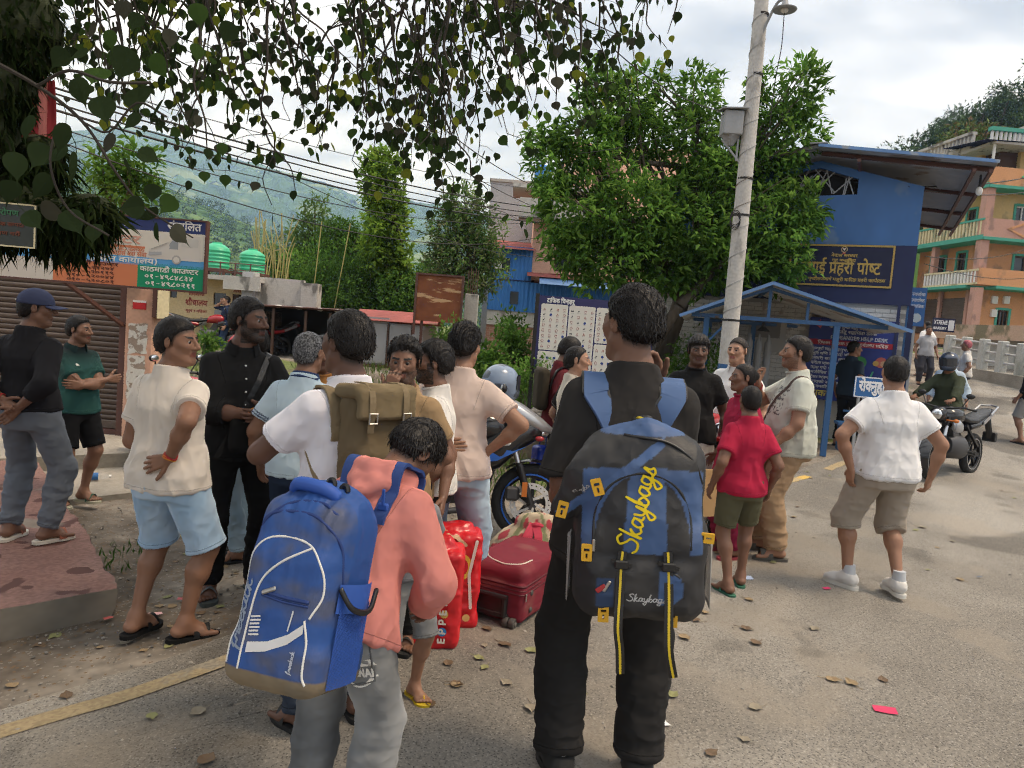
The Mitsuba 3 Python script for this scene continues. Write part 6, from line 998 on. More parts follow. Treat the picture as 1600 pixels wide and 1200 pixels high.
    HD = chain([q[0] for q in HP], .02, [q[1] for q in HP]); sock = [ell(hd(q * .031, .094, .004), (.0150, .0120, .0072), RH) for q in (-1, 1)]; lip = cone(hd(-.020, .094, -.0605), hd(.020, .094, -.0605), .0022, .0022)
    ears = []
    for q in (-1, 1):
        ears += [ell(hd(q * .078, -.012, -.002), (.008, .020, .031), RH @ rotz(q * -.35)), ]
    conch = [ell(hd(q * .089, -.008, .002), (.007, .010, .016), RH) for q in (-1, 1)]
    def headf(p):
        d = HD[0](p)
        for q in sock: d = smax(d, -q[0](p), .012)
        d = smax(d, -lip[0](p), .004)
        e = np.minimum(ears[0][0](p), ears[1][0](p)); e = smax(e, -np.minimum(conch[0][0](p), conch[1][0](p)), .004)
        return smin(d, e, .010)
    Hb = (headf, HC - .135, HC + .135)
    if not nohead: bands.append((HC - .13, HC + .14, hf))
    allp = [TL, neck] + ([] if nohead else [Hb]) + [ch_arm[1], ch_arm[-1]] + ([ch_leg[1], ch_leg[-1]] if legs else [])
    if hair:
        fr, nape = hair.get('front', .072), hair.get('nape', -.075); yk = np.array([-.12, -.07, -.032, -.022, .012, .022, .055, .078, .12]); zk = np.array([nape, nape, nape * .8, -.01, hair.get('side', -.012), .022, fr - .014, fr, fr])
    sk = nets(chain(allp, .02, [.02, .035] + ([] if nohead else [.03]) + [.022, .022, .03, .012][:4 if legs else 2]), h, bands)
    v = np.asarray(sk.vertices); q = (v - HC) @ RH
    nz = meshkit.fbm(v * 14 + seed, 3, seed); col = skin_c[None] * (.86 + .28 * nz)[:, None]
    isf = (np.linalg.norm(q, axis=1) < .16)
    lipm = isf & (q[:, 1] > .070) & (np.abs(q[:, 0]) < .026) & (np.abs(q[:, 2] + .0605) < .0125 - .12 * np.abs(q[:, 0]))
    col[lipm] = col[lipm] * ([.80, .46, .50] if skin in ('mid', 'light', 'tan') else [.72, .52, .56])
    br = isf & (q[:, 1] > .045) & (np.abs(np.abs(q[:, 0]) - .031) < .021) & (np.abs(q[:, 2] - .026 - .10 * np.abs(q[:, 0])+.0035) < .0055)
    col[br] = [.012, .010, .009]
    if beard:
        jaw = isf & (q[:, 1] > -.005) & (q[:, 2] < -.038 + .0 * q[:, 1]) & (q[:, 2] > -.125); jaw &= ~((np.abs(q[:, 0]) < .027) & (q[:, 1] > .06) & (q[:, 2] > -.075) & (q[:, 2] < -.0485)); jaw |= isf & (q[:, 1] > .07) & (np.abs(q[:, 0]) < .03) & (q[:, 2] < -.040) & (q[:, 2] > -.052)
        side_ = isf & (np.abs(q[:, 0]) > .05) & (q[:, 1] > -.004) & (q[:, 1] < .035) & (q[:, 2] < .0) & (q[:, 2] > -.1); jaw |= side_
        a = np.clip(beard * (.55 + .9 * meshkit.noise(v * 160, 4)), 0, 1)[:, None]; col = np.where(jaw[:, None], col * (1 - a) + V(.016, .013, .011) * a, col)
    if hair and not nohead:
        t = np.interp(q[:, 1] + .25 * np.maximum(np.abs(q[:, 0]) - .045, 0) * (q[:, 1] > .03), yk, zk) - q[:, 2]; a = np.where(isf & (np.abs(q[:, 0]) < .079), np.clip(1 - t / (.020 if hair['kind'] == 'short' else .006), 0, 1) * .8, 0)[:, None]; col = col * (1 - a) + V(.014, .011, .010) * a
    sk = fin(sk); scene[key] = mikit.ply(sk, 'skin', smooth=True, color=col)
    # eyes
    if eyes and not nohead:
        for q_ in (-1, 1):
            e = ball((0, 0, 0), .0112, 3 if dist < 5 else 2); ev = np.asarray(e.vertices); g = ev[:, 1] / .0112; ec = np.where(g[:, None] > .64, V(.010, .007, .006), V(.30, .26, .24))
            put('eye', fin(xf(e, RH, hd(q_ * .031, .0775, .0025))), 'wet', key, smooth=True, color=ec)
    info = dict(key=key, fin=fin, hd=hd, tf=tf, RH=RH, RT=RT, O=O, arms=arms, legs=legs_, HC=HC, s=s, h=h, TL=TL, NB=NB, RZ=RZ, tips=hands)
    # ---- clothes
    if pants:
        pc = np.array(pants['c']); to = pants.get('to', 2.); lo_ = pants.get('loose', .022) * .7; pr = []
        pv = [(loft(O, RT @ np.eye(3) if lean[0] < 12 else rotx(-math.radians(lean[0] * .4)), [(-.13, .150 * w + lo_ + .01 * fb, .112 + lo_ + .02 * fb, 0, -.012), (-.04, .168 * w + lo_ * .8 + .02 * fb, .122 + lo_ * .8 + .03 * fb, 0, -.016), (.06, .160 * w + .012 + .03 * fb, .112 + .012 + .05 * fb, 0, -.004), (.11, .152 * w + .010 + .04 * fb, .106 + .012 + .06 * fb, 0, .004)], .012))]
        lg = []
        for side in (1, -1):
            Hj, K, Ak, fa = legs_[side]; fl = pants.get('flare', 0.)
            tgt = K + (Ak - K) * max(to - 1, 0.) if to > 1 else Hj + (K - Hj) * to
            p_ = [cone(Hj + V(0, -.01, 0), K, .086 + lo_ + .012 * fb, .058 + lo_ + fl * .5 + .006 * fb)]
            p_.append(grow(cone(Hj, K, .088 + .012 * fb, .056 + .006 * fb), .010))
            if to > .8: p_ += [grow(cone(K, K + (Ak - K) * .35, .056 + .005 * fb, .060), .010), grow(cone(K + (Ak - K) * .35, Ak, .060, .036), .010)]
            if to > .8: p_.append(cone(K, Ak + (Ak - K) * .05, .058 + lo_ + fl * .5, (.045 if pants.get('taper', 0) == 0 else .038) + lo_ * 1.1 + fl))
            axd = unit(Ak - K) if to > 1 else unit(K - Hj)
            lg.append(cut(chain(p_, .04), plane(tgt, axd)))
        full = chain([pv[0]] + lg, .03, [.0, .05, .012]); info['pelvis'] = full
        pm = nets(full, h)
        vv = np.asarray(pm.vertices); zz = np.clip((.55 - vv[:, 2]) / .5, 0, 1)
        a = pants.get('wr', .011); sd = seed * 7.3
        pm = wrinkle(pm, a, lambda v: (1 - np.abs(2 * meshkit.fbm(v * [7, 7, 13 if to > 1 else 9] + sd, 3, seed) - 1) * 2.2) * (.45 + .9 * zz) - .2)
        vv = np.asarray(pm.vertices); pc_ = np.ones((len(vv), 3)) * pc * (.85 + .3 * meshkit.fbm(vv * 9 + 3, 3, 5))[:, None]
        if pants.get('fade'):
            fd_ = np.clip(meshkit.fbm(vv * [5, 5, 2.5] + 9.1, 3, seed + 2) * 2.4 - .8, 0, 1)[:, None]; pc_ = pc_ * (1 - fd_) + V(*pants['fade']) * fd_
        if dist < 7:
            st = []
            for side in (1, -1):
                Hj, K, Ak, fa = legs_[side]; a_, b_ = (K, Ak) if to > 1 else (Hj, K); t_ = (to - 1 if to > 1 else to) - .05; e_ = a_ + (b_ - a_) * t_; st.append(seam(pm, e_, b_ - a_, .0016, lambda c: np.linalg.norm(c - e_, axis=1) < .14))
            st = [q for q in st if q is not None]
            if st: st = cat(st); put('stitching', fin(st), 'cloth', key, color=np.ones((len(st.vertices), 3)) * pc * .5)
        put(pants.get('name', 'trousers'), fin(pm), 'cloth', key, smooth=True, color=pc_); info['pants'] = full
    if shirt:
        sc = np.array(shirt['c']); lo_ = shirt.get('loose', .016) * .72; hem = shirt.get('hem', -.07); slv = shirt.get('sleeve', .62); cl = shirt.get('drop', .0)
        mx = .172 * w + .022 * fb + lo_
        T2 = [(hem, max(mx, .168 * w + .018 + .03 * fb) + shirt.get('flare', .004), .128 + lo_ + .05 * fb, 0, .012 * fb - .012), (.10, (.160 + .04 * fb) * w + lo_ + .006, .112 + .07 * fb + lo_ + .005, 0, .02 * fb - .005), (.22, (.158 + .035 * fb) * w + lo_, .111 + .05 * fb + lo_, 0, .015 * fb - .003),
              (.32, .168 * w + .016 * fb + lo_, .119 + .022 * fb + lo_ * .9, 0, -.008), (.385, .164 * w + lo_ * .5, .108 + lo_ * .6, 0, -.014), (.44, .135 * w + lo_ * .2, .088 + lo_ * .4, 0, -.018), (.49, .100 * w + .004, .083, 0, -.016), (.555, .080, .076, 0, -.010)]
        bodyp = loft(O, RT, T2, .010); pr, kk = [bodyp], [0.]
        nk = tf(0, .01, .56); nax = RT @ unit(V(0, .25, 1)); nr = shirt.get('neck', .066)
        ncut = plane(nk - nax * .030, nax)
        for side in (1, -1):
            S, E, W, d, n, A = arms[side]; r0 = .053 + .008 * fb + lo_ * .75
            if slv <= 1:
                e_ = S + (E - S) * slv; sp = cut(chain([cone(S - unit(E - S) * .01, S + (E - S) * min(slv * 1.15, 1.05), r0, .050 + .006 * fb + lo_ * 1.15 + shirt.get('sflare', .006)), grow(cone(S, E, .054 + .008 * fb, .044 + .006 * fb), .008)], .02), plane(e_, E - S))
            else:
                e_ = E + (W - E) * (slv - 1); sp = cut(chain([cone(S, E, r0, .047 + lo_), cone(E, W, .047 + lo_, .030 + lo_ * .9 + shirt.get('cuff', 0)), grow(cone(S, E, .054 + .008 * fb, .044), .008), grow(cone(E, E + (W - E) * .4, .042, .044), .008)], .03), plane(e_, W - E))
            pr.append(sp); kk.append(.06)
        if pants and hem < .08:
            gp, hz = grow(info['pelvis'], .007), hem
            pr.append(cut(gp, lambda p: hz + .004 - (p - O.astype(np.float32)) @ RT[:, 2].astype(np.float32))); kk.append(.03)
        full = cut(chain(pr, .03, kk), ncut)
        if shirt.get('extra'): full = chain([full] + shirt['extra'](info), .03)
        sm = nets(full, h); vv = np.asarray(sm.vertices); ql = (vv - O) @ RT
        a = shirt.get('wr', .011); low = np.clip(1.15 - ql[:, 2] / .45, .25, 1.1) * np.clip((.53 - ql[:, 2]) / .09, 0, 1); sd = seed * 3.1
        def fold(v):
            q = (v - O) @ RT; q2 = np.stack([q[:, 0] * 8.5 + q[:, 2] * 3.5 * np.sign(q[:, 0] + .001), q[:, 1] * 8.5, q[:, 2] * 3.6], 1) + sd
            a = 1 - np.abs(2 * meshkit.noise(q2, seed) - 1) * 2; b = 1 - np.abs(2 * meshkit.noise(q2 * 2.1 + 5, seed + 1) - 1) * 2
            e = 1 - np.abs(2 * meshkit.fbm(q2 * [3.4, 3.4, 4.6] + 9, 2, seed + 2) - 1) * 2.4
            return (a * .75 + b * .45) * low - .25 * np.clip((.53 - q[:, 2]) / .09, 0, 1) + .13 * e * (.2 + low * .8)
        sm = wrinkle(sm, a, fold); vv = np.asarray(sm.vertices); ql = (vv - O) @ RT
        c_ = np.ones((len(vv), 3)) * sc * (.93 + .14 * meshkit.fbm(vv * 11 + 1.7, 3, 2))[:, None]
        if shirt.get('paint'): c_ = shirt['paint'](vv, ql, c_, info)
        if dist < 7:
            st = [seam(sm, tf(0, 0, hem + .020), RT @ V(0, 0, 1))]
            for side in (1, -1):
                S, E, W, d, n, A = arms[side]; e_ = S + (E - S) * (slv - .06) if slv <= 1 else E + (W - E) * (slv - 1.08); ax = unit(E - S if slv <= 1 else W - E); st.append(seam(sm, e_, ax, .0016, lambda c: np.linalg.norm(c - e_, axis=1) < .10)); st.append(seam(sm, S + V(-side * .028, 0, 0), V(1, 0, -side * .25), .0014, lambda c: c[:, 2] > S[2] - .09))
            st = [q for q in st if q is not None]
            if st: st = cat(st); put('stitching', fin(st), 'cloth', key, color=np.ones((len(st.vertices), 3)) * sc * .62)
        put(shirt.get('name', 'shirt'), fin(sm), 'cloth', key, smooth=True, color=c_); info['shirt'] = full
        if shirt.get('collar', 'crew') == 'crew':
            a = np.linspace(0, 2 * math.pi, 28, endpoint=False); ex = RT @ V(1, 0, 0); ey = np.cross(nax, ex)
            ring = [nk - nax * .031 + ex * math.cos(t) * .078 + ey * math.sin(t) * .073 for t in a]
            put('collar', fin(tube(np.array(ring), .0080, 6, closed=True)), 'cloth', key, smooth=True, color=np.ones((28 * 6, 3)) * np.array(shirt.get('cc', sc * .92)))
        elif shirt['collar'] == 'polo':
            a = np.linspace(-math.pi * 1.32, math.pi * .32, 40); ex = RT @ V(1, 0, 0); ey = np.cross(nax, ex); vs = []
            o = nk - nax * .055
            for t in a:
                dr_ = ex * math.cos(t) + ey * math.sin(t); drp = .012 * (1 + math.sin(t))
                for rr, up_ in ((.070, .000), (.071, .036), (.077, .038), (.096, .004 - drp), (.090, -.004 - drp)): vs.append(o + dr_ * rr + nax * up_)
            n5 = 5; f = []
            for i in range(len(a) - 1):
                for j in range(n5):
                    k2 = (j + 1) % n5; f += [[i * n5 + j, i * n5 + k2, (i + 1) * n5 + k2], [i * n5 + j, (i + 1) * n5 + k2, (i + 1) * n5 + j]]
            put('collar', fin(tm(vs, f)), 'cloth', key, smooth=True, color=np.ones((len(vs), 3)) * np.array(shirt.get('cc', sc * .95)))
    # ---- hair
    if hair and not nohead:
        hc, ln = np.array(hair.get('c', (.010, .008, .0075))), hair.get('len', .016) * .72
        cap = ell(hd(0, -.016, .030), (.0745 + ln * .75, .094 + ln * .9, .084 + ln * 1.2), RH)
        back = ell(hd(0, -.045, -.02), (.060 + ln * .5, .062 + ln * .7, .065), RH)
        base = chain([cap, back] + [ell(hd(*c), r, RH @ rotx(a)) for c, r, a in hair.get('extra', [])], .03)
        HCf, RHf = HC.astype(np.float32), RH.astype(np.float32)
        def hcut(p):
            q = (p - HCf) @ RHf; return np.interp(q[:, 1] + .25 * np.maximum(np.abs(q[:, 0]) - .045, 0) * (q[:, 1] > .03), yk, zk) - q[:, 2] + .012 * (meshkit.noise(q * 90, 3) - .5)
        def hbf(p):
            c = hcut(p); return np.maximum(base[0](p) + np.clip(.8 * ln + .003 + c * .55, 0, .8 * ln + .003), c)
        hb = (hbf, base[1], base[2])
        if hair.get('add'): hb = chain([hb] + hair['add'](info), .012)
        hm = nets(hb, max(h * .6, .0045)); vv = np.asarray(hm.vertices); q = (vv - HC) @ RH
        am = hair.get('amp', .0022)
        hm = wrinkle(hm, am, lambda v: (lambda q: meshkit.fbm(np.stack([np.arctan2(q[:, 0], q[:, 1] + .2) * 16, q[:, 1] * 9, q[:, 2] * 9], 1) * hair.get('freq', 1.) * 1.6 + seed, 4, seed) * 2 - 1.)((v - HC) @ RH))
        vv = np.asarray(hm.vertices); q = (vv - HC) @ RH; g = meshkit.noise(q * [120, 110, 40], 7)[:, None]
        hcol = hc * (.6 + .8 * g)
        if hair.get('grey'): gm = np.clip(meshkit.noise(q * [230, 230, 120], 9) * 1.8 - .9 + hair['grey'], 0, 1)[:, None]; hcol = hcol * (1 - gm) + V(.28, .28, .29) * gm
        # loose locks over the surface
        nb = int(hair.get('locks', 520 if dist < 7 else 60)); nn = normals(hm); ok = np.nonzero(q[:, 2] > np.interp(q[:, 1], yk, zk) + .006)[0]
        ms, cs = [hm], [hcol]
        if nb and len(ok):
            pick = rng.choice(ok, nb); Lk = hair.get('lock', .017); vs, fs, cc = [], [], []
            for i in pick:
                p = vv[i]; nm = nn[i]; down = RH @ unit(V(*hair.get('flow', (0, -.5, -.8)))) + rng.normal(0, hair.get('mess', .25), 3); t = unit(down - nm * (down @ nm) * .85); sdv = np.cross(t, nm); L_ = Lk * rng.uniform(.6, 1.5); w_ = rng.uniform(.0012, .0028)
                a0 = p - nm * .003 - t * .004; b0 = p + t * L_ * .5 + nm * rng.uniform(.000, .004); c0 = p + t * L_ + nm * rng.uniform(-.004, .006); k0 = len(vs)
                vs += [a0 - sdv * w_, a0 + sdv * w_, b0 - sdv * w_ * .8, b0 + sdv * w_ * .8, c0, b0 + nm * .002]; fs += [[k0, k0 + 1, k0 + 3], [k0, k0 + 3, k0 + 2], [k0 + 2, k0 + 3, k0 + 4], [k0 + 1, k0, k0 + 5]]
                cc += [hc * rng.uniform(.4, 1.1)] * 6 if not hair.get('grey') or rng.random() > .35 else [V(.25, .25, .26)] * 6
            ms.append(tm(vs, fs)); cs.append(np.array(cc))
        put('hair', fin(cat(ms)), 'hair', key, smooth=True, color=np.vstack(cs))
    # ---- shoes
    if legs and not shoes[0] == 'none':
        for side in (1, -1):
            Hj, K, Ak, fa = legs_[side]; FR = rotz(fa); hl = V(Ak[0], Ak[1], Ak[2] - .082); sole = .022 if shoes[0] != 'flip' else .014
            cl_ = np.array(shoes[1]); c2 = np.array(shoes[2]) if len(shoes) > 2 else cl_ * .8
            mir = -side
            out = curve([(-.030, -.075), (-.036, -.03), (-.034 - .004 * mir, .04), (-.047 + .004 * mir, .10), (-.036 + .004 * mir, .150), (-.006 - .012 * mir, .172), (.030 + .0 * mir, .155), (.046 + .004 * mir, .10), (.034, .04), (.036, -.03), (.030, -.075), (0, -.092)], 48, closed=True)
            pt = lambda m: fin(xf(m, FR, hl))
            if shoes[0] == 'shoe':
                sk_ = chain([cone((0, -.045, .045), (0, .02, .050), .045, .044), cone((0, .02, .045), (0, .10, .026), .046, .042, (0, 0, 1), .8), cone((0, .10, .022), (-.006 * mir, .145, .018), .044, .030, (0, 0, 1), .75), cone((0, -.01, .06), (0, -.015, .105), .046, .046)], .03)
                sk_ = cut(sk_, plane((0, -.01, .092), (0, -.12, 1)), lambda p: -p[:, 2] - .004)
                sm_ = nets(sk_, max(h * .7, .005)); put('shoe', pt(sm_), 'cloth', key, smooth=True, color=np.ones((len(sm_.vertices), 3)) * cl_)
                put('sole', pt(prism(Polygon(out).buffer(.004), .026, -.020)), shoes[2] if len(shoes) > 2 else 'rubber_pale', key)
                put('sock', pt(tube([(0, -.014, .08), (0, -.012, .15)], [.046, .040], 16)), 'sock', key, smooth=40)
            else:
                sm_ = prism(Polygon(out).buffer(.003), sole, -sole); put('sole', pt(sm_), 'cloth', key, color=np.ones((len(sm_.vertices), 3)) * c2)
                st = []
                if shoes[0] == 'sandal':
                    for y0, y1, hh in shoes[3] if len(shoes) > 3 else ((.055, .105, .052),):
                        P0 = [curve([(-.047, yy, -.006), (-.040, yy + .004, hh * .62), (-.005, yy + .006, hh + .010), (.038, yy + .004, hh * .62), (.047, yy, -.006)], 16) for yy in np.linspace(y0, y1, 4)]
                        n_ = len(P0[0]); vs = np.vstack(P0 + [p + [0, 0, -.004] for p in P0]); f = []
                        for a_ in range(3):
                            for b_ in range(n_ - 1):
                                i0 = a_ * n_ + b_; f += [[i0, i0 + 1, i0 + n_ + 1], [i0, i0 + n_ + 1, i0 + n_]]
                        st.append(tm(vs, f))
                    sm_ = cat(st)
                else:
                    q = -.010 * mir; sm_ = cat([tube(curve([(q, .118, -.002), (q, .110, .030), (-.020, .075, .046), (-.042, .03, -.004)], 14), .0065, 6), tube(curve([(q, .110, .028), (.022, .075, .044), (.042, .03, -.004)], 12), .0065, 6)])
                put('strap', pt(sm_), 'cloth_two', key, smooth=True, color=np.ones((len(sm_.vertices), 3)) * cl_)
    PEOPLE[key] = info
    return info
# ================================================================ THE CROWD
PEO = {}
def who(nm, label, x, y, yaw, H, z0=None, **k):
    PEO[nm] = person(label, x, y, yaw, H, float(gz(x, y)) + (.006 if z0 is None else 0) if z0 is None else z0, seed=len(PEO) + 1, **k); return PEO[nm]
SH_ = dict(kind='short')
hang = lambda s, o=.0, f=.04, z=.86, **k: dict(w=(s * (.275 + o), f, z), **k)
def stripes(vv, ql, c, info):   # navy tipping on the polo's cuffs
    for sd in (1, -1):
        S, E_, W, d, n, A = info['arms'][sd]; ax = unit(E_ - S); L = np.linalg.norm(E_ - S); q = (vv - S) @ ax / L; out = np.abs(ql[:, 0]) > .17
        for a in (.56, .615): c[out & (np.abs(q - a) < .016) & (np.linalg.norm(vv - S - (q * L)[:, None] * ax, axis=1) < .11)] = (.02, .03, .10)
    return c
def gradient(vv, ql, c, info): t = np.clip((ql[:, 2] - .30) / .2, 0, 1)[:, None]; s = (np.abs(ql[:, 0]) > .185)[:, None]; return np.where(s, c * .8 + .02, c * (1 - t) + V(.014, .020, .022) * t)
def sidestitch(vv, ql, c, info): return c
def jersey(vv, ql, c, info):
    c = np.where((ql[:, 0:1] > -.02) & (ql[:, 0:1] < .30), c, V(.015, .014, .014)); S, E_, W, d, n, A = info['arms'][1]; ax = unit(E_ - S); q = (vv - S) @ ax / np.linalg.norm(E_ - S); m = (ql[:, 0] > .15) & (q > .60) & (q < .72); c[m] = (.02, .02, .02); return c
who('cap', 'man in a navy cap and black long-sleeved top with hands clasped behind his back', -3.0, 4.62, -8, 1.60, .035, skin='dark', fat=.12, head=(-55, 4, 0), R=dict(w=(.075, -.175, .925), pole=(1, -.5, 0), d=(-.75, -.25, -.75), n=(.2, -1, 0), curl=.5), L=dict(w=(-.05, -.165, .97), pole=(-1, -.5, 0), d=(.8, -.1, -.5), n=(0, -.8, .3), curl=.7),
    shirt=dict(c=(.016, .0155, .018), sleeve=1.50, hem=.00, loose=.018, wr=.009), pants=dict(c=(.135, .150, .175), loose=.020, taper=1, wr=.014), shoes=('sandal', (.30, .10, .06), (.60, .56, .48)), hair=dict(kind='short', len=.010), footR=(.14, .03, 0, 25))
who('green', 'man in a dark green polo shirt and black shorts with folded arms by the shutter', -3.5, 5.95, -112, 1.54, -.085, skin='tan', fat=.35, head=(18, 2, 0), R=dict(w=(-.145, .215, 1.14), pole=(1, 0, -.6), d=(-1, .1, .05), n=(0, -1, 0)), L=dict(w=(.12, .25, 1.10), pole=(-1, 0, -.6), d=(1, -.2, .1), n=(0, -1, 0)),
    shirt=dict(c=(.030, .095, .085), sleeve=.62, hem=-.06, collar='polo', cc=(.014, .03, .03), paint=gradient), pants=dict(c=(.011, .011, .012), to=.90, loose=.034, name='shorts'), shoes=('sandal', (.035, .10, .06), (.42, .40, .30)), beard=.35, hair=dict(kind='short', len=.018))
who('beige', 'man in a beige t-shirt and light denim shorts with a hand on his back', -1.655, 3.62, -14, 1.61, -.06, skin='tan', fat=.32, wide=.94, head=(-84, 0, 0), R=dict(w=(.15, -.185, 1.005), pole=(.8, -1, .05), d=(-.9, -.10, -.30), n=(0, 1, -.1), curl=.25, spread=.10, thumb=.2), L=dict(w=(-.13, .20, 1.0), pole=(-.3, -.4, -1)),
    shirt=dict(c=(.66, .60, .53), sleeve=.60, hem=-.085, loose=.020, flare=.012, wr=.012), pants=dict(c=(.30, .44, .60), to=.99, loose=.040, fade=(.52, .62, .72), name='shorts', wr=.012), shoes=('sandal', (.012, .012, .012), (.012, .012, .012), ((.035, .065, .056), (.085, .115, .045))), hair=dict(kind='short', len=.020, front=.066), footR=(.13, .02, 0, 42), footL=(-.14, -.02, 0, -4))
who('black', 'bearded man in a black shirt and black trousers with an orange wrist thread', -1.555, 4.28, -150, 1.75, -.07, skin='deep', fat=.12, head=(44, 2, 0), R=dict(w=(-.035, .27, 1.075), pole=(1, -.2, -.75), d=(-.9, .25, .0), n=(-.2, -1, 0), curl=.7), L=dict(w=(-.10, .25, 1.07), pole=(-1, -.2, -.7), d=(.7, .4, 0), n=(0, -1, 0), curl=.6),
    shirt=dict(c=(.0135, .0135, .014), sleeve=1.30, hem=-.10, loose=.020, collar='polo', wr=.011), pants=dict(c=(.010, .010, .0105), loose=.018, taper=1, wr=.012), shoes=('sandal', (.10, .12, .13), (.06, .07, .07), ((.04, .11, .056),)), beard=.85, hair=dict(kind='short', len=.024))
who('grey', 'grey-haired man in a pale blue polo shirt seen from behind', -1.12, 4.03, -12, 1.53, skin='tan', fat=.4, head=(-6, 3, 0), R=hang(1, .02), L=dict(w=(-.31, .06, .85), pole=(-.5, -1, 0)), shirt=dict(c=(.50, .62, .70), sleeve=.66, hem=-.07, loose=.020, collar='polo', cc=(.03, .05, .12), paint=stripes), pants=dict(c=(.022, .035, .065), loose=.022), hair=dict(kind='short', len=.014, grey=.28, c=(.03, .03, .032)))
who('pack', 'young man in a white t-shirt carrying an olive canvas rucksack', -.625, 2.84, 42, 1.63, skin='deep', fat=.15, head=(14, 2, 0), L=dict(w=(-.10, .27, 1.20), pole=(-1, -.1, -.75), d=(.5, .6, .6), n=(1, 0, 0)), R=hang(1), shirt=dict(c=(.70, .69, .74), sleeve=.66, hem=-.08, loose=.022, wr=.013), pants=dict(c=(.03, .04, .06)), hair=dict(kind='short', len=.030, front=.064, nape=-.07, locks=700, lock=.026))
who('behind', 'young person in an orange top peering between two heads', -1.225, 4.75, -165, 1.50, skin='dark', fat=.0, head=(5, 5, 0), shirt=dict(c=(.45, .20, .06), sleeve=.6), pants=dict(c=(.05, .05, .06)), hair=dict(kind='short', len=.024))
who('mouth', 'man in a tan t-shirt holding a hand to his mouth, facing the camera', -.53, 3.62, 172, 1.53, skin='dark', fat=.15, head=(8, 5, 0), R=dict(w=(.015, .20, 1.405), pole=(.9, .1, -1), d=(-.15, -.25, 1), n=(-.2, -1, 0), curl=.8), L=hang(-1), shirt=dict(c=(.30, .205, .115), sleeve=.62), pants=dict(c=(.02, .02, .02)), beard=.6, hair=dict(kind='short', len=.034, amp=.012, locks=420, lock=.03, flow=(0, .4, .1)))
who('hidden', 'bearded man in a white t-shirt mostly hidden behind the boy in pink', -.40, 3.86, 95, 1.52, skin='dark', fat=.1, head=(5, 2, 0), shirt=dict(c=(.62, .60, .57), sleeve=.62), pants=dict(c=(.012, .012, .013)), beard=.8, hair=dict(kind='short', len=.030, amp=.01))
who('hip', 'curly-haired man in a pinkish beige t-shirt and faded jeans with hands on hips', -.285, 4.08, -4, 1.62, skin='mid', fat=.12, head=(-18, 6, 0), R=dict(w=(.20, -.035, .985), pole=(1, -.30, .15), d=(-.35, .5, -.8), n=(-1, 0, 0)), L=dict(w=(-.085, -.145, 1.01), pole=(-1, -.45, 0), d=(.97, -.05, .12), n=(0, 1, 0), curl=.1), shirt=dict(c=(.57, .455, .40), sleeve=.66, hem=-.07, loose=.021, wr=.014), pants=dict(c=(.20, .28, .37), fade=(.42, .52, .60), loose=.038, flare=.010, wr=.012), shoes=('sandal', (.35, .12, .05), (.30, .12, .06)), hair=dict(kind='short', len=.034, amp=.014, locks=900, lock=.022, flow=(0, 0, .2), freq=.7))
who('maroon', 'man in a maroon shirt with a dark backpack in front of the traffic board', .42, 6.25, -80, 1.60, skin='dark', fat=.15, head=(-10, 22, 0), shirt=dict(c=(.11, .018, .022), sleeve=.62, collar='polo'), pants=dict(c=(.02, .02, .02)), hair=dict(kind='short', len=.012, front=.085))
who('woman', 'woman with tied long black hair in a cream and black top holding a blue bag', .48, 5.80, -78, 1.52, skin='light', female=True, fat=.1, wide=.9, head=(-22, 0, 0), R=dict(w=(.25, -.02, .87)), shirt=dict(c=(.55, .50, .42), sleeve=.70, hem=-.10, paint=jersey), pants=dict(c=(.02, .02, .022)), hair=dict(kind='long', len=.012, front=.082, side=-.03, extra=[((0, -.085, -.07), (.035, .030, .09), .25), ((0, -.095, -.17), (.026, .024, .09), .1)]))
who('tall', 'tall young man seen from behind in a black t-shirt with a blue and black backpack', .425, 2.58, -2, 1.795, skin='dark', fat=.10, wide=1.02, head=(34, 2, 0), R=dict(w=(.105, .20, 1.36), pole=(.25, .5, -1), d=(-.3, .0, 1), n=(-.6, -.6, 0), curl=.6), L=dict(w=(-.205, .15, .90), pole=(-.12, -1, -.1)), shirt=dict(c=(.029, .027, .026), sleeve=.92, sflare=.012, hem=-.10, loose=.026, wr=.013, neck=.064), pants=dict(c=(.019, .0185, .0185), loose=.026, flare=.010, wr=.012), shoes=('shoe', (.03, .03, .03), 'black_plastic'), hair=dict(kind='short', len=.026, nape=-.062, amp=.007, locks=1500, lock=.020, front=.066), footR=(.13, .03, 0, 8), footL=(-.145, .02, 0, 14), hip=(-.01, 0, 0))
who('fringe', 'young man in a black t-shirt with a long fringe and a wrist watch', 1.50, 6.12, 168, 1.68, skin='deep', fat=.05, head=(6, 4, 0), R=hang(1), L=hang(-1, .01), shirt=dict(c=(.0155, .0155, .016), sleeve=.64, hem=-.09), pants=dict(c=(.45, .42, .38)), beard=.3, hair=dict(kind='short', len=.032, front=.042, amp=.010, locks=300, lock=.04, flow=(0, .6, -.7)))
who('white', 'man in a white shirt facing the woman in red beside the pole', 2.05, 6.85, 140, 1.70, skin='light', fat=.4, head=(-4, 2, 0), R=hang(1), L=hang(-1), shirt=dict(c=(.68, .66, .64), sleeve=.72, hem=-.14, loose=.024, collar='polo'), pants=dict(c=(.03, .03, .035)), hair=dict(kind='short', len=.010, side=.02, c=(.018, .012, .009)))
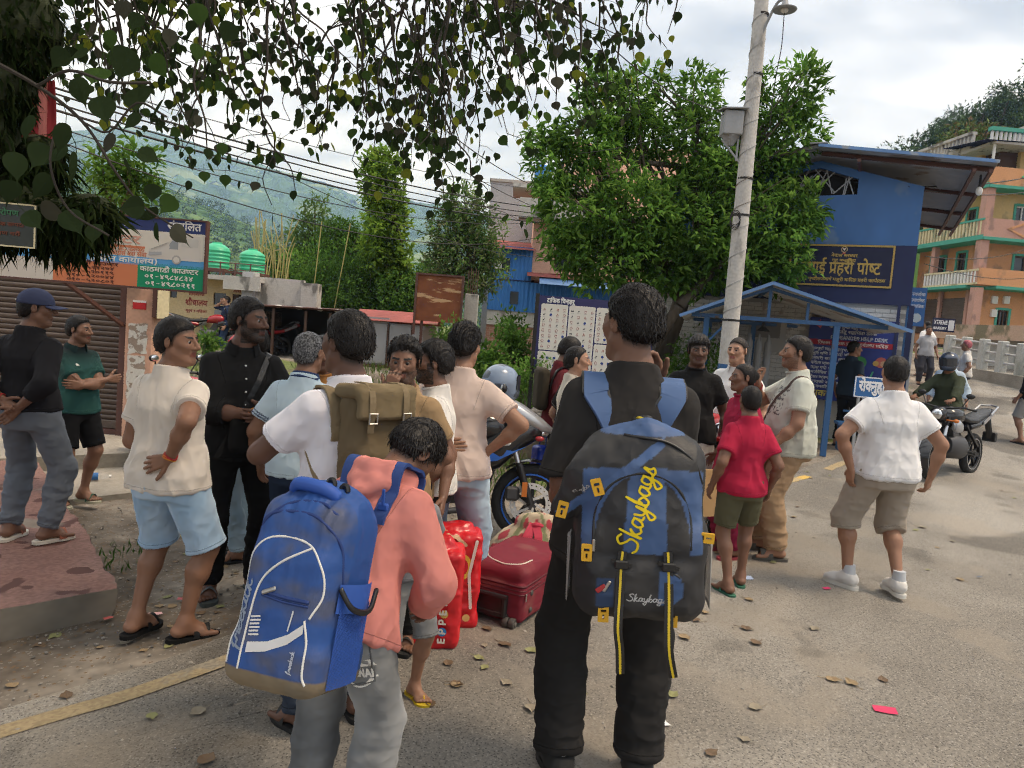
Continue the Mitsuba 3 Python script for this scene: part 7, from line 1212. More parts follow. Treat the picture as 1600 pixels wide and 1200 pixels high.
who('redwoman', 'woman in a red patterned kurta with her hair in a bun', 1.76, 5.66, 102, 1.49, skin='dark', female=True, fat=.15, wide=.9, head=(-4, 0, 0), L=dict(w=(-.20, .12, .90)), shirt=dict(c=(.30, .018, .05), sleeve=.85, hem=-.42, loose=.022, flare=.03), pants=dict(c=(.22, .02, .05)), shoes=('sandal', (.30, .03, .06), (.28, .05, .06)), hair=dict(kind='bun', len=.010, front=.080, side=-.02, extra=[((0, -.115, .02), (.034, .036, .034), 0), ((.045, -.125, .045), (.022, .024, .022), 0)]))
who('boy', 'small boy in a crimson t-shirt and olive shorts seen from behind', 1.56, 4.84, 6, 1.37, skin='dark', fat=.02, wide=.86, head=(-4, -2, 0), R=hang(1, -.03, .02), L=hang(-1, -.03, .02), shirt=dict(c=(.37, .018, .05), sleeve=.66, hem=-.085, loose=.020, wr=.012), pants=dict(c=(.090, .085, .050), to=.86, loose=.036, name='shorts', wr=.015), shoes=('flip', (.04, .16, .10), (.04, .12, .08)), hair=dict(kind='short', len=.010, locks=500, lock=.012), footR=(.12, .12, 0, 14), footL=(-.08, -.10, 0, 14))
def print_(vv, ql, c, info): m = (ql[:, 1] > .05) & (ql[:, 2] > .20) & (ql[:, 2] < .42) & (np.abs(ql[:, 0] + .03) < .12) & (meshkit.noise(vv * 60, 2) > .60); c[m] = (.10, .10, .10); return c
who('big', 'heavy man in a pale green t-shirt and khaki trousers turned to the left', 2.17, 5.72, 84, 1.73, skin='mid', fat=.75, wide=1.05, head=(2, 0, 0), L=dict(w=(-.27, .20, .87), pole=(-.5, -1, 0), n=(1, .2, 0)), R=dict(w=(.10, .25, 1.30), pole=(1, 0, -.9), d=(-.3, .2, 1), n=(-.6, -.8, 0), curl=.6), shirt=dict(c=(.50, .52, .46), sleeve=.66, hem=-.09, loose=.020, paint=print_, wr=.012), pants=dict(c=(.36, .245, .150), loose=.028, flare=.010, wr=.016), shoes=('sandal', (.09, .085, .075), (.10, .095, .085), ((.03, .12, .054),)), beard=.45, hair=dict(kind='short', len=.020), footL=(-.12, .04, 0, 5), footR=(.13, .10, 0, 12))
who('navy', 'man in a navy t-shirt standing by the notice board under the shelter', 5.42, 12.0, -62, 1.72, .13, skin='tan', fat=.15, head=(-30, 0, 0), R=hang(1), shirt=dict(c=(.022, .035, .052), sleeve=.66), pants=dict(c=(.012, .012, .013)), hair=dict(kind='short', len=.012))
who('walker', 'man in a white t-shirt, khaki cargo shorts and white sneakers walking away', 2.56, 5.0, 2, 1.64, skin='mid', fat=.38, wide=1.06, head=(-12, 4, 0), L=dict(w=(-.262, -.04, .89), pole=(-1, -.25, .1), d=(.15, .25, -.9), n=(.9, .2, 0), curl=.3), R=dict(w=(.335, .0, .86), pole=(.8, -.6, 0), n=(-.6, .8, 0), curl=.6), shirt=dict(c=(.66, .66, .67), sleeve=.60, hem=-.055, loose=.024, wr=.014), pants=dict(c=(.30, .26, .215), to=1.16, loose=.046, name='cargo_shorts', wr=.015), shoes=('shoe', (.58, .57, .55)), hair=dict(kind='short', len=.012, nape=-.06), footL=(-.13, .10, 0, 30), footR=(.14, -.08, .03, 4), kneeR=(.1, 1, 0))
who('edge', 'person in a dark jacket and grey shorts at the right edge of the road', 9.60, 13.8, 20, 1.70, skin='tan', L=hang(-1), shirt=dict(c=(.016, .016, .018), sleeve=1.6), pants=dict(c=(.25, .24, .23), to=1.0, name='shorts'), hair=dict(kind='short', len=.014))
who('phone', 'man in a navy jacket talking on a phone by the wall sink', -7.9, 20.3, 120, 1.66, .42 - .2, skin='light', R=dict(w=(.10, .12, 1.50), pole=(1, .2, -1), d=(0, .1, 1), n=(-1, 0, 0), curl=.8), shirt=dict(c=(.02, .03, .06), sleeve=1.9), pants=dict(c=(.03, .05, .10)), hair=dict(kind='short', len=.014))
RDZ = lambda x, y: float(gz(x, y))
who('far_white', 'distant pedestrian in a white t-shirt beyond the helmeted rider', 12.2, 22.3, 10, 1.66, RDZ(12.2, 22.3), skin='tan', shirt=dict(c=(.68, .67, .66), sleeve=.6), pants=dict(c=(.05, .05, .06)), hair=dict(kind='short'))
who('far_grey', 'distant pedestrian in a grey shirt standing near the road sign', 11.2, 20.4, 170, 1.62, RDZ(11.2, 20.4), skin='tan', shirt=dict(c=(.36, .36, .38), sleeve=.6), pants=dict(c=(.05, .05, .06)), hair=dict(kind='short'))
who('pinkcap', 'distant man in a pink cap and pale vest behind the rider', 10.0, 16.6, 60, 1.60, RDZ(10.0, 16.6), skin='tan', shirt=dict(c=(.55, .53, .50), sleeve=.6), pants=dict(c=(.05, .05, .06)), hair=dict(kind='cap', len=.016, c=(.42, .12, .14), locks=0))
who('pale', 'man in a pale blue shirt just beyond the helmeted rider', 7.6, 13.0, 150, 1.72, RDZ(7.6, 13.0) + .02, skin='tan', head=(10, 0, 0), shirt=dict(c=(.42, .50, .58), sleeve=1.7, collar='polo'), pants=dict(c=(.04, .05, .07)), hair=dict(kind='short'))
# foreground boy in the pink hoodie, bent forward over the sacks
def hood(info):
    tf = info['tf']; return [cone(tf(-.085, .0, .52), tf(-.065, -.10, .51), .034, .036), cone(tf(.085, .0, .52), tf(.065, -.10, .51), .034, .036), cone(tf(-.065, -.10, .51), tf(0, -.135, .50), .036, .034), cone(tf(.065, -.10, .51), tf(0, -.135, .50), .036, .034), cone(tf(-.07, -.12, .455), tf(0, -.165, .40), .030, .026), cone(tf(.07, -.12, .455), tf(0, -.165, .40), .030, .026), cone(tf(-.03, -.145, .45), tf(.03, -.145, .45), .024, .024), cone(tf(-.07, .03, .51), tf(-.02, .075, .47), .030, .024), cone(tf(.07, .03, .51), tf(.02, .075, .47), .030, .024)]
who('hoodie', 'boy in a pink hoodie and grey jeans bending forward with a big blue backpack', -.45, 2.15, -24, 1.40, skin='dark', fat=.05, lean=(30, 0), twist=0, head=(-26, 58, 0), R=dict(w=(.16, .30, .86), pole=(1, -.7, -.3), d=(-.3, .7, -.5), n=(-.8, .0, -.5), curl=.7), L=dict(w=(-.12, .34, .88), pole=(-1, -.6, -.3), d=(.3, .7, -.5), n=(.8, 0, -.5), curl=.7), shirt=dict(c=(.52, .195, .17), sleeve=1.90, hem=-.075, loose=.030, cuff=.004, extra=hood, collar='none', wr=.013, neck=.07), pants=dict(c=(.105, .11, .115), fade=(.33, .34, .345), loose=.026, wr=.013), shoes=('flip', (.02, .02, .02), (.02, .02, .02)), hair=dict(kind='short', len=.036, front=.050, nape=-.068, amp=.011, locks=1500, lock=.034, flow=(0, .7, -.6)))
# the person hidden in front of the boy: a bare leg with a yellow flip-flop shows
who('squat', 'child in grey shorts standing hidden behind the boy, one bare leg in a yellow flip-flop', -.38, 3.06, -150, 1.04, skin='mid', fat=.3, shirt=dict(c=(.20, .20, .22), sleeve=.6, hem=.0), pants=dict(c=(.20, .205, .21), to=1.0, name='shorts'), shoes=('flip', (.62, .38, .02), (.50, .36, .03)), hair=dict(kind='short', locks=0))
who('kneeleg', 'person in pale blue jeans mostly hidden behind the man in black', -1.75, 5.0, 100, 1.60, -.09, skin='tan', shirt=dict(c=(.02, .03, .028), sleeve=.6), pants=dict(c=(.24, .34, .42), fade=(.40, .50, .56), loose=.03), hair=dict(kind='short'))
# the rider
who('rider', 'motorcyclist in an olive jacket and blue jeans riding towards the crowd', 6.40, 11.0, 128, 1.68, .04, skin='tan', fat=.2, lean=(12, 0), hip=(0, -.12, .03), head=(8, 8, 0), R=dict(w=(.27, .40, 1.06), pole=(1, -.3, -.5), d=(-.2, 1, -.1), n=(0, -.1, -1), curl=.9), L=dict(w=(-.27, .40, 1.06), pole=(-1, -.3, -.5), d=(.2, 1, -.1), n=(0, -.1, -1), curl=.9), shirt=dict(c=(.040, .048, .030), sleeve=1.9, hem=-.04, loose=.03, collar='polo', wr=.016), pants=dict(c=(.025, .045, .10)), shoes=('shoe', (.25, .05, .04)), hair=None, footR=(.19, .10, .33, 8), footL=(-.19, .10, .33, 8), kneeR=(.35, 1, 0), kneeL=(-.35, 1, 0))
# ================================================================ BAGS, MOTORCYCLES AND SMALL THINGS
mat('black_plastic', pri((.014, .014, .015), .38, specular=.5)); mat('chrome', pri((.62, .62, .64), .22, metallic=1.)); mat('tyre', bumped(pri((.020, .020, .020), .85), lambda p, n, uv: .002 * noise(p.x * 120, p.y * 120, p.z * 120)))
mat('disc_steel', pri((.62, .61, .59), .4, specular=.6)); mat('gloss_black', pri((.010, .010, .012), .12, specular=.6, clearcoat=.6)); mat('gloss_blue', pri((.02, .12, .48), .18, specular=.6, clearcoat=.5)); mat('gloss_red', pri((.32, .015, .02), .2, specular=.6, clearcoat=.5)); mat('gloss_silver', pri((.42, .43, .45), .25, metallic=.6)); mat('amber', pri((.55, .16, .03), .25, specular=.6)); mat('engine', pri((.09, .09, .095), .5, metallic=.6)); mat('zip_metal', pri((.45, .44, .42), .35, metallic=.9)); mat('buckle_yellow', pri((.62, .34, .02), .35, specular=.5)); mat('mirror', pri((.75, .76, .78), .05, metallic=1.))
scene['visor'] = two(pri((.03, .035, .045), .06, specular=.8))
def loft_pts(secs, n=20, pw=2.4):
    """closed rounded sections (x, y half width, z centre, z half height) joined along x"""
    a = np.linspace(0, 2 * math.pi, n, endpoint=False); v = []
    for x, hw, zc, hh in secs: c, s = np.cos(a), np.sin(a); v.append(np.column_stack([np.full(n, x), hw * np.sign(c) * np.abs(c) ** (2 / pw), zc + hh * np.sign(s) * np.abs(s) ** (2 / pw)]))
    v = np.array(v); m = len(secs); f = []
    for k in range(m - 1):
        i = np.arange(n); j = (i + 1) % n; f += [np.stack([k * n + i, k * n + j, (k + 1) * n + j], 1), np.stack([k * n + i, (k + 1) * n + j, (k + 1) * n + i], 1)]
    v = np.vstack([v.reshape(-1, 3), v[0].mean(0)[None], v[-1].mean(0)[None]]); i = np.arange(n); j = (i + 1) % n
    f += [np.stack([j, i, i * 0 + m * n], 1), np.stack([(m - 1) * n + i, (m - 1) * n + j, i * 0 + m * n + 1], 1)]; return tm(v, np.vstack(f))
def motorcycle(label, x, y, z, yaw, body='gloss_black', accent='gloss_blue', steer=0., sport=True, group=None, lean=0.):
    t = thing('motorcycle', label, 'motorcycle', group); Rm = rotz(math.radians(yaw)) @ rotx(math.radians(lean)); P = lambda m: xf(m, Rm, (x, y, z)); WB, r = 1.32, .300
    S = rotz(math.radians(steer)); piv = V(1.14, 0, .62); ST = lambda m: xf(xf(m, None, -piv), S, piv)
    yc = lambda m: xf(m, np.array([[1., 0, 0], [0, 0, 1], [0, -1, 0]]))    # lathe axis z -> y
    def wheel(cx, nm, turn, wid):
        tt = np.linspace(0, 2 * math.pi, 13); tp = np.column_stack([r - .045 + .045 * np.cos(tt) , wid * np.sin(tt)]); W = turn(xf(yc(lathe(tp, 40)), None, (cx, 0, r))); k = put(nm, P(W), 'tyre', t, smooth=40)
        put('rim', P(turn(xf(yc(lathe([(.195, -.035), (.225, -.045), (.228, .045), (.195, .035), (.21, 0), (.195, -.035)], 36)), None, (cx, 0, r)))), 'black_plastic', k, smooth=40)
        put('rim_stripe', P(turn(xf(yc(lathe([(.214, -.0475), (.226, -.0475), (.226, .0475), (.214, .0475)], 36)), None, (cx, 0, r)))), accent, k)
        for q in range(5):
            a = q * 2 * math.pi / 5; put('spoke', P(turn(beam((cx + .03 * math.cos(a), 0, r + .03 * math.sin(a)), (cx + .2 * math.cos(a + .25), 0, r + .2 * math.sin(a + .25)), .03, .03))), 'black_plastic', k)
        put('hub', P(turn(xf(yc(lathe([(0, -.06), (.05, -.06), (.05, .06), (0, .06)], 20)), None, (cx, 0, r)))), 'engine', k, smooth=40)
        dsk = Point(0, 0).buffer(.160, 24).difference(Point(0, 0).buffer(.115, 20))
        for q in range(24): dsk = dsk.difference(Point(.140 * math.cos(q * math.pi / 12), .140 * math.sin(q * math.pi / 12)).buffer(.006, 4))
        for q in range(6): dsk = dsk.union(LineString([(.04 * math.cos(q * math.pi / 3), .04 * math.sin(q * math.pi / 3)), (.12 * math.cos(q * math.pi / 3 + .4), .12 * math.sin(q * math.pi / 3 + .4))]).buffer(.009))
        for s_ in (-1,): put('brake_disc', P(turn(xf(prism(dsk, .005), np.array([[1., 0, 0], [0, 0, 1], [0, -1, 0]]), (cx, s_ * .068, r)))), 'disc_steel' if cx > 1 else 'engine', k)
        return k
    wheel(WB, 'front_wheel', ST, .048); wheel(0, 'rear_wheel', lambda m: m, .058)
    put('fork', P(ST(cat([tube([(WB, s * .095, r), (WB - .11, s * .095, .60)], .030, 10) for s in (-1, 1)] + [tube([(WB - .11, s * .095, .60), (WB - .20, s * .095, .86)], .019, 10) for s in (-1, 1)]))), 'black_plastic', t, smooth=40); put('fork_tube', P(ST(cat([tube([(WB - .115, s * .095, .61), (WB - .16, s * .095, .74)], .0215, 10) for s in (-1, 1)]))), 'chrome', t, smooth=40)
    put('fork_reflector', P(ST(box(WB - .075, WB - .035, -.135, -.125, r + .06, r + .17))), 'amber', t); put('brake_caliper', P(ST(box(WB - .20, WB - .09, -.12, -.075, r + .02, r + .13, .02))), 'engine', t)
    aa = np.linspace(-.35, 2.25, 16); fd = np.vstack([[[WB + (r + .022) * math.cos(a), yy, r + (r + .022 + .016 * math.cos(yy * 22)) * math.sin(a)] for yy in (-.075, -.04, 0, .04, .075)] for a in aa]); ff = []
    for i in range(15):
        for j in range(4): ff += [[i * 5 + j, i * 5 + j + 1, i * 5 + j + 6], [i * 5 + j, i * 5 + j + 6, i * 5 + j + 5]]
    put('front_fender', P(ST(tm(fd, ff))), body, t, smooth=True); put('fender_stripe', P(ST(tube([(WB + (r + .03) * math.cos(a), -.070, r + (r + .03) * math.sin(a)) for a in np.linspace(.0, 1.1, 10)], .010, 6))), accent, t)
    put('tank', P(loft_pts([(.60, .06, .80, .05), (.66, .13, .84, .09), (.80, .165, .87, .12), (.95, .17, .87, .125), (1.06, .13, .86, .10), (1.12, .06, .83, .05)])), body, t, smooth=True)
    put('seat', P(loft_pts([(-.32, .06, .93, .03), (-.25, .11, .90, .045), (.0, .12, .84, .05), (.2, .13, .79, .05), (.45, .12, .80, .05), (.62, .08, .84, .05)])), 'black_plastic', t, smooth=True)
    put('tail', P(loft_pts([(-.52, .03, .93, .02), (-.46, .08, .91, .05), (-.2, .12, .83, .06), (.1, .13, .74, .06), (.4, .12, .70, .06)])), body, t, smooth=True); put('tail_stripe', P(cat([beam((-.40, s * .10, .90), (.05, s * .138, .76), .012, .05) for s in (-1, 1)])), 'gloss_silver', t); put('tail_light', P(box(-.56, -.50, -.06, .06, .88, .94, .02)), 'gloss_red', t)
    put('rear_fender', P(cat([tube([(-.42, 0, .86), (-.56, 0, .62), (-.60, 0, .52)], .045, 8), box(-.66, -.58, -.09, .09, .46, .60, .01)])), 'black_plastic', t); put('grab_rail', P(tube([(-.2, .13, .88), (-.45, .12, .99), (-.54, 0, 1.0), (-.45, -.12, .99), (-.2, -.13, .88)], .013, 7)), 'gloss_silver' if not sport else 'black_plastic', t)
    put('engine', P(cat([loft_pts([(.42, .12, .40, .14), (.55, .16, .42, .17), (.78, .15, .44, .17), (.92, .10, .46, .12)]), beam((.72, 0, .5), (.86, 0, .74), .16, .16)])), 'engine', t, smooth=40); put('frame', P(cat([beam((1.1, 0, .84), (.55, 0, .40), .05), beam((1.06, 0, .70), (.95, 0, .35), .05), beam((.55, 0, .38), (0, .09, r), .04, .06), beam((.55, 0, .38), (0, -.09, r), .04, .06), beam((.5, .08, .74), (.05, .09, .42), .035), beam((.5, -.08, .74), (.05, -.09, .42), .035)])), 'black_plastic', t)
    put('exhaust', P(tube(curve([(.90, -.10, .38), (.75, -.16, .24), (.35, -.17, .25), (.05, -.19, .34), (-.30, -.20, .44)], 20), np.interp(np.linspace(0, 1, len(curve([(.90, -.10, .38), (.75, -.16, .24), (.35, -.17, .25), (.05, -.19, .34), (-.30, -.20, .44)], 20))), [0, .45, .6, 1], [.022, .024, .052, .048]), 12)), 'engine', t, smooth=40)
    for s in (-1, 1): put('footrest', P(tube([(.46, s * .13, .36), (.46, s * .23, .35)], .014, 6)), 'black_plastic', t)
    if not sport: put('leg_guard', P(tube([(-.05, -.22, .62), (-.42, -.22, .60), (-.46, -.22, .30), (-.10, -.22, .26), (-.05, -.22, .62)], .011, 6)), 'black_plastic', t); put('leg_guard', P(tube([(-.02, -.22, .45), (-.45, -.22, .45)], .009, 6)), 'black_plastic', t)
    fs = [(.70, .135, .62, .14), (.90, .17, .64, .17), (1.06, .185, .72, .17), (1.20, .17, .82, .13), (1.33, .11, .86, .085), (1.42, .045, .855, .04)]
    if sport:
        put('fairing', P(loft_pts(fs, 24)), body, t, smooth=True)
        for s in (-1, 1): put('fairing_stripe', P(prism(Polygon([(.74, .60), (.86, .74), (1.14, .70), (1.24, .74), (1.02, .62)]), .01).apply_transform(np.array([[1, 0, 0, 0], [0, 0, s * 1., s * .168], [0, 1, 0, 0], [0, 0, 0, 1.]]))), accent, t); put('indicator', P(ball((1.08, s * .20, .76), (.04, .022, .022), 2)), 'white_paint', t, smooth=True); put('marker', P(ball((1.34, s * .13, .80), (.035, .02, .02), 2)), 'gloss_red', t, smooth=True)
        put('windshield', P(loft_pts([(1.0, .10, 1.09, .05), (1.08, .15, 1.03, .08), (1.22, .155, .96, .085), (1.36, .12, .895, .06), (1.46, .05, .855, .02)], 20)), 'gloss_silver', t, smooth=True); put('headlight', P(ball((1.36, 0, .84), (.07, .085, .045), 2)), 'mirror', t, smooth=True)
    else:
        put('headlight', P(ST(cat([loft_pts([(1.16, .07, .90, .07), (1.22, .095, .90, .10), (1.30, .09, .89, .09), (1.33, .05, .89, .05)])]))), body, t, smooth=True); put('lens', P(ST(ball((1.315, 0, .89), (.03, .07, .07), 2))), 'mirror', t, smooth=True)
        for s in (-1, 1): put('indicator', P(ST(cat([tube([(1.2, s * .09, .82), (1.2, s * .19, .82)], .010, 6), ball((1.2, s * .21, .82), (.025, .035, .025), 2)]))), 'amber', t, smooth=True); put('tank_cover', P(loft_pts([(.88, .03, .72, .06), (1.0, .04, .74, .09), (1.12, .03, .74, .06)]).apply_translation([0, s * .17, 0])), accent, t, smooth=True)
    put('handlebar', P(ST(tube(curve([(1.02, .36, .98), (1.10, .24, 1.00), (1.12, 0, .97), (1.10, -.24, 1.00), (1.02, -.36, .98)], 20), .014, 7))), 'black_plastic', t); 
    for s in (-1, 1):
        put('grip', P(ST(tube([(1.05, s * .27, .997), (1.01, s * .38, .975)], .019, 8))), 'black_plastic', t); mk = put('mirror', P(ST(cat([tube([(1.10, s * .22, 1.0), (1.06, s * .28, 1.13)], .007, 6), ball((1.06, s * .30, 1.16), (.022, .055, .035), 2)]))), 'black_plastic', t, smooth=True); put('glass', P(ST(ball((1.042, s * .30, 1.16), (.008, .048, .029), 2))), 'mirror', mk, smooth=True)
    return t, P
def helmet(name, label, c, Rh, shell, s=1., parent=None, open_=True, visor='visor'):
    hm = ell((0, -.01, .02), (.125 * s, .150 * s, .135 * s)); hm2 = chain([hm, ell((0, .05 * s, -.06 * s), (.105 * s, .10 * s, .075 * s))], .04); inner = ell((0, 0, 0), (.108 * s, .128 * s, .118 * s)); win = rbx((0, .16 * s, .015 * s), (.13 * s, .10 * s, .055 * s), .03)
    g = carve(carve(cut(hm2, lambda p: -.105 * s - p[:, 2]), inner), win); m = nets(g, .008)
    t = parent or thing(name, label, 'helmet'); col = np.ones((len(m.vertices), 3)) * np.array(shell); vv = np.asarray(m.vertices); st = meshkit.noise(vv * [9, 9, 14], 4) > .62; col[st] = np.array(shell) * .25 + .02
    put('shell' if not parent else 'helmet', xf(m, Rh, c), 'gloss_vc', t, smooth=True, color=col); a = np.linspace(-1.15, 1.15, 20); vs = np.array([[.131 * s * math.sin(q), .156 * s * math.cos(q) - .005, zz * s] for zz in (-.035, .02, .075) for q in a]); f = []
    for k in range(2):
        for i in range(19): f += [[k * 20 + i, k * 20 + i + 1, k * 20 + i + 21], [k * 20 + i, k * 20 + i + 21, k * 20 + i + 20]]
    put('visor', xf(tm(vs, f), Rh, c), visor, t, smooth=True); return t
mat('gloss_vc', pri(VC, .18, specular=.6, clearcoat=.5))
# the parked sports motorcycle
motorcycle('black and blue sports motorcycle parked behind the red suitcase', .20 - 1.30, 5.66 - .20, -.0, 7, steer=-6, lean=-4)
helmet('helmet', 'glossy blue and silver helmet resting on the parked sports motorcycle', V(*(-0.08, 5.60, 1.19)), rotz(-.9), (.22, .28, .38), 1.0)
motorcycle('dark motorcycle with a red tail between the men in beige and black', -2.45, 6.9, -.1, 150, 'gloss_red', 'gloss_black', 10, False)
motorcycle('red motorcycle parked in front of the wall sink', -8.9, 19.9, .36, 20, 'gloss_red', 'gloss_black', 0, False)
_, _ = motorcycle('motorcycle with a red cover standing inside the dark shed', -6.0, 19.2, .33, -120, 'gloss_red', 'gloss_black', 0, False)
motorcycle('red and black motorcycle half hidden behind the woman in red', 1.98, 7.6, 0, -98, 'gloss_red', 'gloss_black', 0, False)
motorcycle('black motorcycle ridden by the helmeted man in the olive jacket', 6.40 + .30, 11.0 - .28, .03, 218, 'gloss_black', 'gloss_silver', 4, False)
inf = PEO['rider']; helmet('', '', inf['fin'](tm([inf['hd'](0, 0, .01)], np.zeros((0, 3), int))).vertices[0], inf['RZ'] @ inf['RH'], (.03, .045, .08), 1.02, parent=inf['key'])
# ---- marching helper: put flat artwork on a field's surface, seen along -y of the bag's frame (x right, z up, the outer side towards -y)
def onto(mesh, field, off=.002, y0=-.6, dirn=1.):
    v = np.asarray(mesh.vertices, np.float32); p = np.column_stack([v[:, 0], np.full(len(v), y0 * dirn), v[:, 1]]).astype(np.float32); f = field[0]
    for _ in range(60): p[:, 1] += dirn * np.clip(f(p), -.05, .05) * .8
    p[:, 1] -= dirn * (off + v[:, 2]); return tm(p, mesh.faces)
def flat(g, size=.02, h=.0):
    gs = [q for q in getattr(g, 'geoms', [g]) if q.geom_type == 'Polygon' and q.area > 1e-8]; ms = []
    for q in gs:
        v, f = trimesh.creation.triangulate_polygon(q.segmentize(size), engine='earcut'); v, f = trimesh.remesh.subdivide_to_size(np.column_stack([v, v[:, 0] * 0 + h]), f, size, max_iter=8); ms.append(tm(v, f))
    return cat(ms)
def art(items, field, F, parent, nm='print', off=.002, bsdf='print', **k):
    pairs = [(F(onto(flat(g), field, off + .0006 * i, **k)), c) for i, (g, c) in enumerate(items)]; m, c = vcat(pairs); return put(nm, m, bsdf, parent, color=c)
def path_on(pts, field, r, n=40, off=.0, **k):
    c = curve(np.array([(x, z, 0) for x, z in pts]), n); return tube(onto(tm(c, np.zeros((0, 3), int)), field, off, **k).vertices, r, 7)
SCRIPT = {'S': [(.62, .88), (.40, 1.0), (.16, .84), (.30, .60), (.50, .40), (.34, .08), (.0, .06), (-.16, .2)], 'k': [(0, .04), (.10, .55), (.22, .98), (.10, .5), (.02, .0), (.12, .36), (.34, .52), (.14, .30), (.28, .06), (.46, .10)], 'a': [(.42, .48), (.18, .50), (.04, .24), (.16, .04), (.36, .22), (.44, .48), (.40, .14), (.56, .06)], 'y': [(.06, .50), (.10, .18), (.28, .10), (.44, .50), (.34, .0), (.14, -.40), (-.04, -.22), (.30, .04), (.52, .12)], 'b': [(0, .06), (.14, .6), (.24, 1.0), (.10, .6), (.06, .10), (.24, .02), (.40, .26), (.22, .44), (.12, .3)], 'g': [(.40, .46), (.16, .50), (.04, .24), (.18, .06), (.36, .24), (.42, .48), (.30, -.10), (.08, -.40), (-.08, -.20), (.28, .02), (.50, .10)], 's': [(.02, .06), (.22, .44), (.30, .50), (.26, .26), (.34, .10), (.16, .0), (.0, .06)], 'f': [(0, .3), (.3, .9), (.16, 1.0), (.08, .3), (0, -.3), (.1, .1), (.4, .2)], 'r': [(0, .1), (.12, .5), (.2, .4), (.36, .48), (.32, .1), (.46, .1)], 'e': [(.04, .24), (.34, .34), (.24, .52), (.04, .3), (.12, .04), (.42, .14)], 'i': [(0, .1), (.14, .5), (.1, .1), (.3, .1)], 'c': [(.36, .44), (.16, .5), (.02, .24), (.14, .02), (.42, .14)]}
def script(word, h, w=.09):
    x, out = 0., []
    for ch in word: P = np.array(SCRIPT[ch]); out.append(LineString(curve(np.column_stack([P + [x, 0], P[:, :1] * 0]), 40)[:, :2]).buffer(w / 2)); x += {'S': .62, 'k': .46, 'a': .54, 'y': .52, 'b': .44, 'g': .52, 's': .36, 'f': .36, 'r': .44, 'e': .42, 'i': .28, 'c': .4}[ch]
    return affinity.scale(shapely.union_all(out), h, h, origin=(0, 0))
def strap(pts, w, th, up):
    """a flat band along points"""
    c = np.asarray(pts, float); t = np.gradient(c, axis=0); t /= np.linalg.norm(t, axis=1, keepdims=True); s = np.cross(t, np.broadcast_to(up, c.shape)); s /= np.linalg.norm(s, axis=1, keepdims=True); n = np.cross(s, t); w = np.broadcast_to(w, (len(c),))[:, None]
    v = np.stack([c + s * w / 2 + n * th / 2, c - s * w / 2 + n * th / 2, c - s * w / 2 - n * th / 2, c + s * w / 2 - n * th / 2], 1).reshape(-1, 3); f = []
    for k in range(len(c) - 1):
        for a in range(4): b = (a + 1) % 4; f += [[k * 4 + a, k * 4 + b, k * 4 + 4 + b], [k * 4 + a, k * 4 + 4 + b, k * 4 + 4 + a]]
    return tm(v, f)
def over_shoulder(info, x, field, y_front, z_end, y_end, back_z=None, off=.010):
    """strap centre line over the shoulder at torso x: from the pack up over the top and down the chest"""
    tf, f = info['tf'], field[0]; out = []
    for a in np.linspace(-.35, math.pi * 1.02, 22):
        c = np.array(tf(x, -.012, .36)); d = info['RT'] @ V(0, -math.cos(a) * 1.0, math.sin(a) * 1.3); d = unit(d); tt = np.linspace(.0, .35, 60); v = f((c + d * tt[:, None]).astype(np.float32)); i = np.nonzero(v < 0)[0]; out.append(c + d * (tt[i[-1]] + off if len(i) else .1))
    return curve(np.array(out), 44)
# ---------------- blue and black travel backpack of the tall man
inf = PEO['tall']; BK = thing('backpack', 'blue and black travel backpack with yellow lettering and hanging straps on the tall man', 'backpack'); RB_ = rotz(math.radians(-6)) @ roty(math.radians(-3.0)); OB = V(.445, 2.295, .775); FB = lambda m: xf(m, RB_ * [1, 1, .93], OB)
bag = chain([rbx((0, -.02, .17), (.195, .125, .17), .07), rbx((0, -.015, .40), (.185, .12, .20), .10), ell((0, -.02, .50), (.165, .115, .13)), ell((.0, -.085, .31), (.14, .075, .16)), rbx((0, -.11, .12), (.15, .055, .085), .04)], .03)
bag = chain([bag, cone((-.16, -.06, .47), (-.235, -.05, .34), .060, .035, (0, 1, 0), .8), cone((.02, -.05, .58), (-.17, -.07, .45), .065, .05)], .03)
bm = nets(bag, .0062); bm = wrinkle(bm, .007, lambda v: (1 - np.abs(2 * meshkit.fbm(v * [11, 9, 7], 3, 8) - 1) * 2.2)); bv = np.asarray(bm.vertices); X_, Z_, Y_ = bv[:, 0], bv[:, 2], bv[:, 1]
CB, CK = V(.048, .092, .205), V(.023, .023, .025); bc = np.ones((len(bv), 3)) * CK
arch = lambda x, z, cx, w, z0, h: (np.abs(x - cx) < w * np.sqrt(np.clip(1 - np.clip((z - z0) / h, 0, 1) ** 2, 0, 1))) & (z > z0) & (z < z0 + h)
m1 = (Z_ > .235) & (Z_ < .505 - .5 * X_ ** 2) & (np.abs(X_) < .178); bc[m1] = CB
pk = arch(X_, Z_, .0, .142, .245, .24) | ((np.abs(X_) < .142) & (Z_ > .235) & (Z_ < .25)); bc[pk & (Y_ < 0)] = CK; bc[pk & (Y_ < 0) & (X_ > -.055 + .05 * (Z_ - .24)) & (X_ < .075 - .06 * (Z_ - .24))] = CB * 1.05
bc[(X_ > .055) & (X_ < .12) & (np.hypot(X_ - .07, Z_ - .13) < .055) & (Y_ < -.05)] = CB; bc[(X_ > -.13) & (X_ < -.075) & (Z_ > .06) & (Z_ < .15) & (Y_ < -.05)] = CB * .5
fl = np.abs((Z_ - .46) - .85 * (X_ + .09)) < .018; bc[fl & (Z_ > .33) & (X_ < .06) & (Y_ < -.04)] = CB * 1.15; bc[(Z_ > .600)] = CB
du = np.clip(meshkit.fbm(bv * 7, 4, 4) * 3 - 1.5, 0, 1)[:, None] * .10; bc = bc * (1 - du) + V(.30, .28, .25) * du
